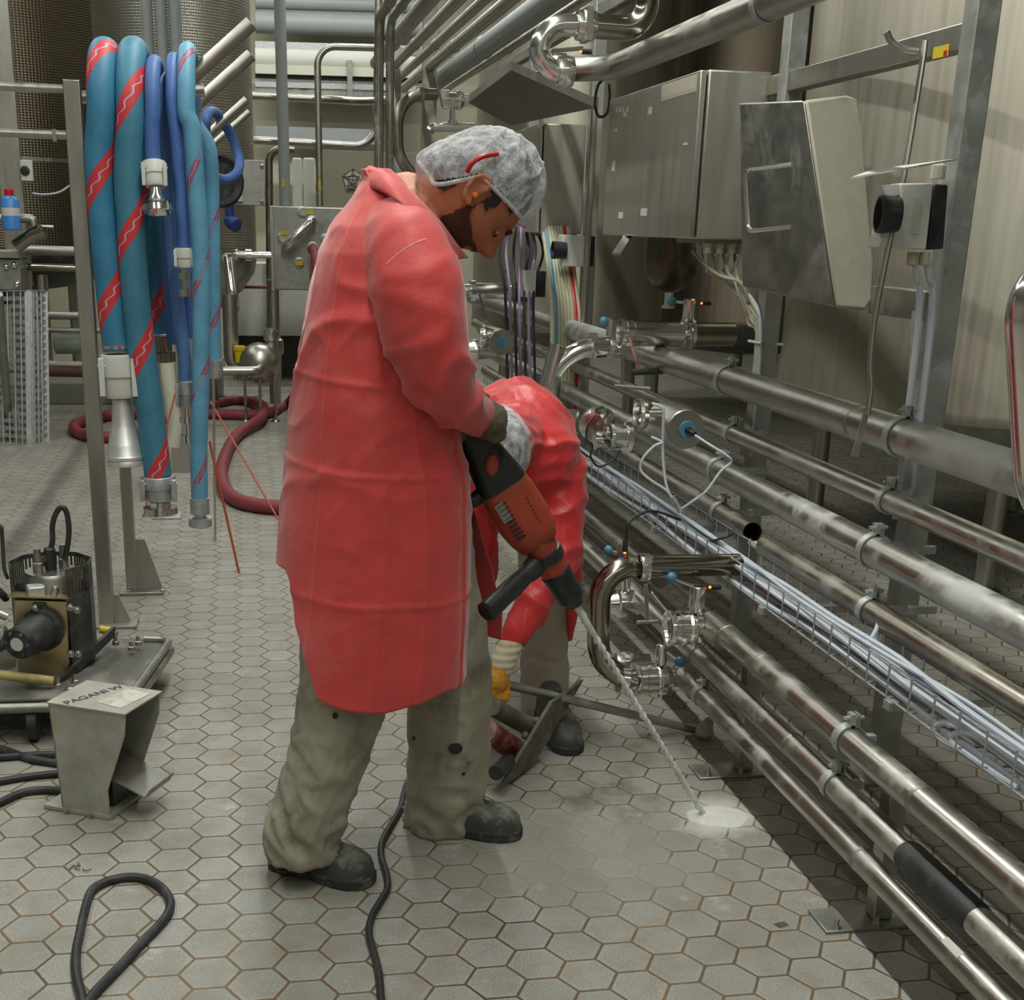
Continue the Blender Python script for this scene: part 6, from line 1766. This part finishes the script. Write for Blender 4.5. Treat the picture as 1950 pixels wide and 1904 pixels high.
# elastic edge of the net
band = []
for k in range(60):
    a = 2 * PI * k / 60
    f, r = .104 * math.cos(a), .086 * math.sin(a)
    u = net_line(max(f, -.075)) - .002
    if f < -.03: r *= 1 - min(.35, (-.03 - f) * 4)
    band.append(C1 + (F1 * f + R1_ * r + U1 * u) * S1)
obj('hairnet_band', MB().tube(catmull(band, 3, True), .0042, 8, closed=True), M['net'], person1)

# safety glasses pushed up under the net
t = thing('safety_glasses', 'clear safety glasses with a red temple pushed up on the hairnet', 'glasses', C1 + U1 * .13)
nr = -SGN
tp = [P(889, 328, 2.655), P(900, 310, 2.648), P(920, 298, 2.65), P(948, 293, 2.66)]
obj('temple', MB().tube(catmull(tp, 5), .005, 10), M['redplastic'], t)
ml_, nl_, bl_ = newmat('clear_lens')
bl_.inputs['Transmission Weight'].default_value = .95; bl_.inputs['Roughness'].default_value = .05; bl_.inputs['IOR'].default_value = 1.2; bl_.inputs['Alpha'].default_value = .35
lens = []
for j in range(6):
    lens.append([P(985 + 4 * j - .12 * (i - 3) ** 2 * 3 + 22, 288 + 9 * j, 2.67 + .025 * i) for i in range(7)])
obj('lens', MB().grid(lens), ml_, t, solid=.002)
obj('lens_rim', MB().tube([r_[0] for r_ in lens] + lens[-1][1:] + [r_[-1] for r_ in lens[::-1]][1:] + lens[0][::-1][1:-1], .0022, 6, closed=True), M['white'], t)

# trousers (two legs and seat in one garment)
near_rows = [(880, 600, 800), (1000, 595, 790), (1150, 580, 765), (1300, 572, 742), (1360, 566, 730), (1400, 558, 716), (1450, 546, 698), (1500, 532, 682), (1550, 514, 662), (1575, 508, 652), (1600, 507, 642), (1628, 511, 642)]
far_rows = [(880, 700, 880), (1000, 735, 893), (1100, 755, 905), (1200, 770, 926), (1300, 777, 932), (1360, 778, 931), (1420, 779, 929), (1480, 777, 923), (1530, 774, 916), (1555, 773, 908), (1572, 776, 895)]
tm = MB()
r1 = leg_rows(near_rows, lambda t: 2.76 - .03 * t, lambda t: .125 - .045 * t, 1.3)
r2 = leg_rows(far_rows, lambda t: 2.90 + .06 * t, lambda t: .125 - .04 * t, 7.7)
tm.grid(r1, closed=True); tm.grid(r2, closed=True)
# hems slope with the boots
trs_o = obj('trousers', tm, M['trousers'], person1, solid=.004, sharp=80)
shoe(person1, PZ(524, 1643), PZ(706, 1684), 0, .050)
shoe(person1, PZ(786, 1570), PZ(988, 1592), 0, .050)

# the coat
prof = [(322, 694, 742, .045), (340, 696, 768, .075), (362, 680, 790, .105), (395, 656, 812, .140), (430, 631, 832, .172), (480, 610, 848, .195), (540, 595, 850, .203), (600, 583, 850, .205), (700, 568, 852, .205), (800, 554, 860, .208), (850, 549, 873, .21), (900, 543, 886, .213), (1000, 532, 888, .222), (1060, 527, 888, .227), (1125, 522, 887, .232), (1200, 513, 884, .236), (1300, 503, 880, .24), (1360, 498, 878, .243)]
CYC = 2.83
hem_px = [(515, 1112), (523, 1126), (545, 1215), (570, 1272), (600, 1338), (660, 1350), (730, 1356), (800, 1343), (850, 1327), (900, 1330)]
hem = [P(x, y, 2.60) for x, y in hem_px]
def hem_z(x, near_side):
    h = hem
    if x <= h[0].x: return h[0].z
    for a, b in zip(h[:-1], h[1:]):
        if a.x <= x <= b.x: return a.z + (b.z - a.z) * (x - a.x) / (b.x - a.x)
    return h[-1].z
def prof_at(z):
    return None
PR = []
for py, x0, x1, by in prof:
    a, b = P(x0, py, CYC), P(x1, py, CYC)
    PR.append((a.z, a.x, b.x, by))
def ring(z):
    if z >= PR[0][0]: return PR[0][1:]
    for a, b in zip(PR[:-1], PR[1:]):
        if b[0] <= z <= a[0]:
            t = (a[0] - z) / (a[0] - b[0])
            return tuple(a[i] + (b[i] - a[i]) * t for i in (1, 2, 3))
    return PR[-1][1:]
ztop_ = PR[0][0]
NT, NZ = 264, 210
def coat_pt(j, v):
    th = math.radians(-14) - math.radians(334) * j / NT          # near edge -> camera side -> back -> far side -> far edge
    c, s = math.cos(th), math.sin(th)
    cc = math.copysign(abs(c) ** .82, c); ss = math.copysign(abs(s) ** .82, s)
    # lowest height of this strip
    x0, x1, by = ring(.45)
    xh = (x0 + x1) / 2 + (x1 - x0) / 2 * cc
    zb_ = hem_z(xh, s < 0) + (0.0 if s < 0 else .03)
    z = ztop_ + (zb_ - ztop_) * v
    x0, x1, by = ring(z)
    ax = (x1 - x0) / 2
    p = Vector(((x0 + x1) / 2 + ax * cc, CYC + by * ss, z))
    n = Vector((cc / max(ax, .02), ss / by, 0)).normalized()
    low = max(0, min(1, (1.25 - z) / .8))
    d = .007 * low * math.sin(6 * th + 1.6 * noise.noise(Vector((z * 1.2, th, 0))))
    q = Vector((p.x * 4, p.y * 4, p.z * 1.8))
    d += .007 * noise.noise(q)
    q2 = Vector((p.x * 3.0 + p.z * 2.6, p.y * 3.0, p.z * 3.4 - p.x * 2.2))
    up = max(0, min(1, (z - .8) / .4))
    d += (.0025 + .0055 * up) * (1 - min(1, abs(noise.noise(q2)) * 5)) ** 1.3
    q3 = Vector((p.x * 9 - p.z * 4, p.y * 8, p.z * 7 + p.x * 3))
    d += (.001 + .003 * up) * (1 - min(1, abs(noise.noise(q3)) * 4)) ** 1.3
    # pressed fold lines of the packed garment
    for zc in (1.19, 1.0, .72): d += .0032 * math.exp(-((z - zc - .012 * math.sin(th * 1.5)) / .006) ** 2)
    for tc in (-1.25, -1.62, -2.25): d += .0038 * math.exp(-((th - tc - .05 * math.sin(z * 4 + tc)) / .02) ** 2)
    if j < 18 and z < 1.15: d += .006                                # front placket
    p = p + n * d
    if j > NT - 44 and z < .95:                                    # the loose far flap swings forward
        k = (j - (NT - 44)) / 44 * min(1, (.95 - z) / .35)
        p.x += .105 * k; p.y += .02 * k
    return p
coat = MB().grid([[coat_pt(j, v / NZ) for j in range(NT + 1)] for v in range(NZ + 1)])
coat_o = obj('coat', coat, M['coat'], person1, solid=.003, sharp=80)

def sleeve(spec, seed, name='sleeve', mat='coat', n=40, per=10, wr=1.0):
    pts = [P(x, y, Y) for x, y, Y, r in spec]
    rad = [r for *_, r in spec]
    path = catmull(pts, per); rs = lerpn(rad, per)
    m = MB(); u = None; rows = []
    for i, p in enumerate(path):
        tg = (path[min(i + 1, len(path) - 1)] - path[max(i - 1, 0)]).normalized()
        if u is None: u, _, _ = frame(tg)
        u = (u - tg * u.dot(tg)).normalized(); v = tg.cross(u)
        row = []
        for k in range(n):
            a = 2 * PI * k / n
            nn = u * math.cos(a) + v * math.sin(a)
            q = p + nn * rs[i]
            t = i / len(path)
            d = .006 * noise.noise(q * 6 + Vector((seed, 0, 0)))
            bendy = math.exp(-((t - .62) / .22) ** 2)
            q2 = Vector((q.x * 5 + q.z * 3, q.y * 5, q.z * 8 - q.x * 4 + seed))
            d += (.004 + .009 * bendy) * (1 - min(1, abs(noise.noise(q2)) * 4.5)) ** 1.4
            q3 = Vector((q.x * 12 - q.z * 6, q.y * 9, q.z * 10 + seed))
            d += .003 * (1 - min(1, abs(noise.noise(q3)) * 4)) ** 1.4
            d -= .006 * bendy
            row.append(q + nn * d * wr)
        rows.append(row)
    m.grid(rows, closed=True)
    return obj(name, m, M[mat], person1, solid=.003, sharp=80)
sleeve_o = sleeve([(742, 428, 2.74, .062), (768, 470, 2.68, .085), (790, 540, 2.64, .097), (806, 620, 2.62, .092), (826, 690, 2.62, .080), (846, 738, 2.64, .070), (872, 768, 2.68, .058), (895, 784, 2.73, .050), (908, 792, 2.76, .047)], 1.0)
sleeve([(770, 440, 2.96, .075), (795, 560, 3.02, .085), (810, 690, 3.04, .075), (838, 780, 3.0, .062), (872, 838, 2.93, .05)], 5.0)
# collar
top_e = [(765, 340, 2.97), (724, 322, 2.94), (703, 316, 2.87), (714, 318, 2.79), (745, 331, 2.735), (790, 370, 2.705), (830, 413, 2.70), (860, 450, 2.715), (891, 490, 2.745)]
bot_e = [(775, 378, 3.0), (716, 352, 2.97), (686, 346, 2.88), (698, 354, 2.77), (728, 364, 2.70), (766, 392, 2.655), (804, 436, 2.63), (828, 470, 2.635), (852, 502, 2.66)]
tp_, bt_ = catmull([P(*q) for q in top_e], 5), catmull([P(*q) for q in bot_e], 5)
rws = []
for i in range(7):
    t = i / 6
    rws.append([a.lerp(b, t) + Vector((-.3, -.5, .1)).normalized() * (.010 * math.sin(PI * t)) + Vector((0, 0, .004 * noise.noise(a * 14))) for a, b in zip(tp_, bt_)])
obj('collar', MB().grid(rws), M['coat'], person1, solid=.003, sharp=80)
# stitched seam on the shoulder: every stitch sits on the cloth
from mathutils.bvhtree import BVHTree
def surface(objs):
    trees = []
    for o in objs:
        off = wloc(o)
        vs = [v.co + off for v in o.data.vertices]
        trees.append(BVHTree.FromPolygons(vs, [tuple(p.vertices) for p in o.data.polygons]))
    def hit(px, py):
        d = ray(px, py).normalized(); best = None
        for t_ in trees:
            h = t_.ray_cast(CAM, d)
            if h[0] is not None and (best is None or h[3] < best[3]): best = h
        return best
    return hit
hit_t = surface([trs_o])
st = MB()
for px, py, rr in ((867, 1424, .018), (889, 1452, .005), (882, 1472, .005), (790, 1405, .006), (640, 1362, .008)):
    h = hit_t(px, py)
    if h:
        nn_ = h[1] if h[1].y < 0 else -h[1]
        st.lathe(h[0] + nn_ * .0035, nn_, [(0, rr), (.001, rr * .96), (.0012, 0)], 14)
obj('mud_spots', st, M['sole'], trs_o)
hit = surface([coat_o, sleeve_o])
sm = MB()
for k in range(24):
    t = k / 23
    h = hit(738 + 72 * t, 502 - 46 * t - 6 * math.sin(PI * t))
    if h: sm.sphere(h[0] + h[1] * (.0015 if h[1].y < 0 else -.0015), .0018, 6, 4)
obj('stitched_seam', sm, plain('pale_thread', srgb(240, 190, 185), .7), sleeve_o)

# ------------------------------------------------------------------ the rotary hammer
T0 = PZ(1341, 1551); T0.z = -.004
K0 = P(1090, 1142, 2.87)
AX = (K0 - T0).normalized()
def axt(px, py):                      # place along the tool axis that is seen nearest this pixel
    best = None
    for k in range(0, 1500):
        q = T0 + AX * (k * .001); r = q - CAM; z = r.dot(c_f)
        x, y = CX + FPX * r.dot(c_r) / z, CY - FPX * r.dot(c_u) / z
        dd = (x - px) ** 2 + (y - py) ** 2
        if best is None or dd < best[0]: best = (dd, k * .001)
    return best[1]
t_ch = axt(1094, 1148); t_nose = axt(1058, 1092); t_col = axt(1040, 1062); t_b0 = axt(1022, 1030); t_b1 = axt(955, 915); t_r = axt(893, 800)
t = thing('rotary_hammer', 'dirty orange rotary hammer with black grips and a long spiral bit', 'drill', T0.copy())
V1 = Vector((0, 1, 0)); V1 = (V1 - AX * V1.dot(AX)).normalized(); W1 = AX.cross(V1).normalized()
M['orange'] = plain('dirty_orange_housing', srgb(168, 66, 44), .5, 0, .15, 9, dirt=srgb(110, 80, 62), dirtamt=.6, dscale=8)
M['bitsteel'] = plain('dusty_drill_steel', (.66, .66, .64), .6, .25, .2, 40)
rows = []
nb = 150
for i in range(nb + 1):
    s = t_ch * i / nb
    row = []
    tw = 2 * PI * s / .052
    amp = 1 if s < t_ch - .1 else 0
    for k in range(16):
        a = 2 * PI * k / 16
        r = .0095 - (.0052 * (0.5 - .5 * math.cos(2 * (a - tw))) ** 1.2 if amp else .001)
        if i == 0: r *= .5
        row.append(T0 + AX * s + (V1 * math.cos(a) + W1 * math.sin(a)) * r)
    rows.append(row)
obj('spiral_bit', MB().grid(rows, closed=True), M['bitsteel'], t, sharp=60)
obj('chuck', MB().lathe(T0 + AX * (t_ch - .008), AX, [(0, .012), (.004, .022), (.02, .027), (.026, .034), (t_nose - t_ch, .037), (t_nose - t_ch + .012, .039), (t_nose - t_ch + .02, .035)], 28), M['blackplastic'], t)
obj('nose_collar', MB().lathe(T0 + AX * (t_nose + .004), AX, [(0, .034), (.006, .037), (t_col - t_nose, .038), (t_b0 - t_nose + .01, .044)], 28), M['orange'], t)
obj('handle_clamp', MB().lathe(T0 + AX * (t_col - .008), AX, [(0, .040), (.002, .045), (.026, .045), (.028, .040)], 28), M['blackplastic'], t)
g0 = T0 + AX * (t_col + .005); ge = P(922, 1170, 2.70)
gd = (ge - g0).normalized()
obj('side_grip', MB().lathe(g0 + gd * .04, gd, [(0, .02), (.01, .027), (.03, .026), (.05, .022), (.1, .025), (.15, .024), ((ge - g0).length - .05, .026), ((ge - g0).length - .045, .019)], 22), M['blackplastic'], t)
def section(s, hw, hh, e=.6, n=28, lift=0.0):
    out = []
    for k in range(n):
        a = 2 * PI * k / n
        c, s_ = math.cos(a), math.sin(a)
        out.append(T0 + AX * s + V1 * (math.copysign(abs(c) ** e, c) * hw) + W1 * (math.copysign(abs(s_) ** e, s_) * hh + lift))
    return out
Lb = t_b1 - t_b0
secs = [section(t_b0 - .006, .034, .036), section(t_b0, .042, .050), section(t_b0 + .03, .048, .060), section(t_b0 + Lb * .4, .05, .066, lift=0), section(t_b0 + Lb * .8, .05, .064), section(t_b1, .048, .058)]
o = MB().grid(secs, closed=True); o.f.append(list(range(28))); o.uv.append([(0, 0)] * 28); o.f.append(list(range(len(o.v) - 28, len(o.v)))); o.uv.append([(0, 0)] * 28)
body = obj('housing', o, M['orange'], t, sharp=50)
sideY = -1
vent = MB()
for k in range(7):
    c = T0 + AX * (t_b0 + .06 + .011 * k) - V1 * .0485 - W1 * .028 * (1 if W1.x < 0 else 1)
    vent.box(c, (.003, .006, .003), None)
for k in range(9):
    c = T0 + AX * (t_b0 + .05 + .012 * k) - V1 * .050
    for sg in ((.03,) if W1.z < 0 else (-.03,)):
        vent.bar(c + W1 * (sg - .012), c + W1 * (sg + .012), .004, .004)
obj('vent_slots', vent, M['blackplastic'], body)
sgw = 1 if W1.z < 0 else -1
pl0 = T0 + AX * (t_b0 + Lb * .72) - V1 * .0505 + W1 * (sgw * .035)
obj('rating_plate', MB().hexa([pl0 + AX * a + W1 * b - V1 * c for c in (0, .0015) for a, b in ((-.025, -.011), (.025, -.011), (.025, .011), (-.025, .011))]), M['dull'], body)
secs = [section(t_b1 - .004, .050, .060), section(t_b1 + .03, .047, .055), section(t_b1 + .09, .038, .044), section(t_r, .030, .035), section(t_r + .012, .022, .026)]
o = MB().grid(secs, closed=True); o.f.append(list(range(28))); o.uv.append([(0, 0)] * 28); o.f.append(list(range(len(o.v) - 28, len(o.v)))); o.uv.append([(0, 0)] * 28)
obj('rear_grip', o, M['blackplastic'], t, sharp=50)
q0 = T0 + AX * (t_b1 + .06) - V1 * .045
obj('switch', MB().sphere(q0 + W1 * 0, .016, 12, 8, (1, .5, 1.6)), M['orange'], t)
dl = [T0 + AX * (t_r - .02) + W1 * (sgw * .03), T0 + AX * (t_r - .01) + W1 * (sgw * .09), T0 + AX * (t_b1 + .05) + W1 * (sgw * .115), T0 + AX * (t_b1 + .0) + W1 * (sgw * .09), T0 + AX * (t_b1 + .0) + W1 * (sgw * .04)]
obj('rear_loop_handle', MB().tube(catmull(dl, 6), .018, 14), M['blackplastic'], t)

# ------------------------------------------------------------------ gloved hands
def grip_hand(parent, name, mat, wrist, palm, axis, rad, out, thumb_dir, size=1.0, vox=.004):
    """a hand closed round a bar: palm centre, bar axis, bar radius, out = from bar towards the palm"""
    axis = Vector(axis).normalized(); out = Vector(out); out = (out - axis * out.dot(axis)).normalized()
    side = axis.cross(out).normalized()
    m = MB()
    capsule(m, [wrist, Vector(wrist).lerp(palm, .6), palm], [.030 * size, .033 * size, .036 * size], 14)
    c = Vector(palm) - out * (rad + .014)
    lens = [1.0, 1.1, 1.03, .82]
    for i in range(4):
        w0 = (i - 1.5) * .0205 * size
        m.sphere(Vector(palm) + axis * w0 * .9, .020 * size, 12, 8)
        pts = []; R_ = rad + .010
        for k in range(7):
            a = (20 + 200 * k / 6 * lens[i]) * PI / 180
            pts.append(c + axis * w0 + out * (R_ * math.cos(a)) + side * (R_ * math.sin(a)))
        m.tube(pts, [.0125 * size - .0006 * k for k in range(7)], 10)
        m.sphere(pts[-1], .0088 * size, 10, 8)
        m.sphere(pts[2], .0132 * size, 10, 8)
    tb = Vector(palm) + axis * (thumb_dir * .040 * size)
    R_ = rad + .012
    pts = [tb - out * .01] + [c + axis * (thumb_dir * (.046 + .010 * k)) * size + out * (R_ * math.cos(-a)) + side * (R_ * math.sin(-a)) for k, a in enumerate((.5, 1.0, 1.6, 2.0))]
    m.tube(pts, [.017 * size, .015 * size, .0135 * size, .012 * size, .010 * size], 10)
    m.sphere(pts[-1], .010 * size, 10, 8)
    return voxel(m, name, mat, parent, vox, 1, disp=lambda p: .0022 * noise.noise(p * 45) + .002 * ((1 - min(1, abs(noise.noise(p * 28)) * 4)) - .4))
tg_ = axt(932, 855)
pc_ = P(930, 800, 2.755)
ap_ = T0 + AX * axt(905, 818)
grip_hand(person1, 'glove', M['glove'], P(904, 784, 2.76), pc_, AX, .034, pc_ - ap_, 1, 1.25)
lp_ = catmull(dl, 6)[14]
grip_hand(person1, 'glove', M['glove'], P(872, 842, 2.92), lp_ + Vector((-.01, .035, .02)), AX, .02, Vector((-.2, .8, .3)), 1, 1.0)

# ------------------------------------------------------------------ the bent worker behind
def Q(x, y, Y): return P(x, y, Y)
HC2 = Q(948, 852, 3.32)
F2 = Vector((-.10, .72, -.68)).normalized(); U2 = Vector((-.15, -.66, -.72)); U2 = (U2 - F2 * U2.dot(F2)).normalized()
rows, R2_ = head_pts(HC2, F2, U2, 1.0)
b2 = MB().grid(rows, closed=True)
chest = Q(985, 850, 3.62); pel = Q(975, 810, 3.98)
capsule(b2, [HC2 - U2 * .07 - F2 * .01, Q(972, 838, 3.5), chest], [.046, .052, .085])
capsule(b2, [chest, Q(985, 815, 3.8), pel], [.12, .12, .12])
shl, shr = Q(1066, 890, 3.60), Q(908, 885, 3.66)
capsule(b2, [shl, chest, shr], [.055, .075, .045])
el2, wr2 = Q(1062, 1060, 3.50), Q(978, 1215, 3.40)
capsule(b2, [shl, el2], [.055, .045]); capsule(b2, [el2, wr2], [.043, .03])
er2, wrr2 = Q(901, 1050, 3.62), Q(899, 1150, 3.53)
capsule(b2, [shr, er2], [.042, .036]); capsule(b2, [er2, wrr2], [.034, .028])
capsule(b2, [pel, Q(1037, 1050, 3.82), Q(1037, 1340, 3.74)], [.11, .055, .04])
capsule(b2, [pel, Q(890, 1050, 3.98), Q(872, 1330, 3.95)], [.11, .055, .04])
person2 = voxel(b2, 'person', M['skin'], None, .0065, 2)
tag(person2, 'bent-over worker in red coat behind the drill, head down in white hairnet', 'person', 'workers in red coats')
cm = MB()
capsule(cm, [Q(960, 838, 4.02), Q(980, 820, 3.85), Q(1005, 838, 3.68), Q(1030, 868, 3.58)], [.155, .165, .155, .12], 20)
capsule(cm, [Q(968, 838, 3.44), Q(985, 838, 3.62)], [.075, .12], 16)
capsule(cm, [Q(1010, 850, 3.7), Q(1062, 890, 3.60)], [.13, .088], 16)
capsule(cm, [Q(940, 850, 3.85), Q(915, 880, 3.66)], [.13, .09], 16)
capsule(cm, [Q(950, 850, 3.8), Q(938, 930, 3.72), Q(935, 978, 3.70)], [.12, .085, .055], 16)
capsule(cm, [Q(1062, 892, 3.60), Q(1068, 970, 3.55), Q(1058, 1060, 3.50), Q(1020, 1140, 3.45), Q(984, 1205, 3.41)], [.088, .078, .074, .060, .050], 18)
capsule(cm, [Q(1085, 960, 3.72), Q(1092, 1080, 3.75), Q(1086, 1215, 3.76)], [.05, .028, .012], 12)
capsule(cm, [Q(915, 885, 3.66), Q(905, 960, 3.64), Q(900, 1060, 3.61), Q(899, 1170, 3.52)], [.085, .085, .072, .06], 16)
def d2(p):
    q2 = Vector((p.x * 5 + p.z * 4, p.y * 5, p.z * 6 - p.x * 3))
    q3 = Vector((p.x * 11 - p.z * 6, p.y * 9, p.z * 9 + p.x * 4))
    return .006 * noise.noise(p * 5) + .010 * (1 - min(1, abs(noise.noise(q2)) * 4.5)) ** 1.4 + .004 * (1 - min(1, abs(noise.noise(q3)) * 4)) ** 1.4 - .006
voxel(cm, 'coat', M['coat2'], person2, .0075, 4, disp=d2)
tm2 = MB()
for pts, rs, sd_ in (([Q(1015, 900, 3.95), Q(1036, 1050, 3.83), Q(1037, 1200, 3.79), Q(1036, 1345, 3.75)], [.11, .082, .078, .079], 2.0), ([Q(930, 900, 3.98), Q(900, 1010, 3.98), Q(885, 1180, 3.96), Q(872, 1335, 3.95)], [.11, .082, .075, .077], 4.0)):
    capsule(tm2, pts, rs, 16)
voxel(tm2, 'trousers', M['trousers2'], person2, .009, 3, disp=lambda p: wrinkle(p, 9, .006, 1) + crease(p, 7, .006, 2))
shoe(person2, PZ(1040, 1362), PZ(1086, 1438), 0, .050)
a_ = PZ(868, 1345); shoe(person2, a_, a_ + Vector((-.03, -.27, 0)), 0, .050)
patch(HC2, F2, U2, 1.0, lambda f, r, u: u > -.02 or f < -.03, .004, 'hair', M['hair'], person2)
patch(HC2, F2, U2, 1.0, lambda f, r, u: u > -.03 or f < .03, .010, 'hairnet', M['net'], person2, lambda f, r, u: .004 + .003 * noise.noise(Vector((f * 50, r * 50, u * 50))) + .003 * (1 - min(1, abs(noise.noise(Vector((f * 30, r * 15, u * 14)))) * 4)), 120, 84, 0)
gc = MB(); capsule(gc, [Q(986, 1205, 3.41), Q(968, 1238, 3.39), Q(956, 1266, 3.38)], [.033, .036, .040], 16)
voxel(gc, 'glove_cuff', M['glove_white'], person2, .005, 2, disp=lambda p: .002 * math.sin(p.z * 300))

# ------------------------------------------------------------------ the tamper tool and lever bar in the bent worker's hands
t = thing('core_drill_foot', 'mud-caked tilted foot plate with red and grey cylinders on the floor', 'tool', PZ(985, 1480))
k0, k1 = PZ(950, 1508, .01), P(1052, 1337, 3.36)
up_ = (k1 - k0); wv_ = Vector((.16, .20, 0.0))
nrm = up_.cross(wv_).normalized() * .012
M['muddy'] = plain('muddy_steel', (.16, .14, .11), .75, .3, .3, 12, dirt=(.34, .31, .25, 1), dirtamt=.8, dscale=9, bump=.4)
obj('plate', MB().hexa([k0, k0 + wv_ * .9, k0 + wv_ * .9 + up_, k1, k0 + nrm, k0 + wv_ * .9 + nrm, k0 + wv_ * .9 + up_ + nrm, k1 + nrm]), M['muddy'], t, bevel=.003)
fm = k0 + up_ * .75 + wv_ * .2
M['redmud'] = plain('chipped_red_paint', srgb(120, 44, 36), .6, 0, .2, 10, dirt=(.5, .45, .4, 1), dirtamt=.8, dscale=9)
obj('grey_cylinder', MB().tube([Q(1008, 1385, 3.42), Q(938, 1345, 3.3)], .028, 16), M['muddy'], t)
obj('red_cylinder', MB().tube([Q(985, 1430, 3.36), Q(925, 1390, 3.22)], .034, 18), M['redmud'], t)
obj('lower_bracket', MB().tube([Q(968, 1450, 3.2), Q(944, 1472, 3.12)], .022, 12), M['dark_metal'], t)
for px, py, Y in ((1022, 1372, 3.35), (1000, 1400, 3.3), (992, 1438, 3.25)):
    obj('bolt', MB().sphere(Q(px, py, Y), .012, 10, 8), M['muddy'], t)
grip = [Q(938, 1345, 3.3), Q(930, 1325, 3.26)]
hc = Q(944, 1300, 3.36)
grip_hand(person2, 'glove', M['glove_yellow'], Q(955, 1264, 3.38), hc, Vector((1, .3, -.35)), .022, Vector((.2, -.2, 1)), 1, 1.05)
b0, b1 = Q(950, 1300, 3.40), PZ(1322, 1389, .018)
tag(obj('lever_bar', MB().tube([b0, b1], .0135, 14), M['dull']), 'long grey steel bar slanting from the yellow glove to the floor by the pipes', 'bar')
rg = MB()
p = PZ(1342, 1392, .025)
rg.sphere(p, .03, 14, 10, (1, .8, .9)); rg.sphere(p + Vector((.015, .02, .015)), .022, 12, 8)
o = voxel(rg, 'rag', M['trousers2'], None, .004, 1, disp=lambda q: .008 * noise.noise(q * 40))
tag(o, 'small crumpled pale rag at the end of the grey bar', 'rag')
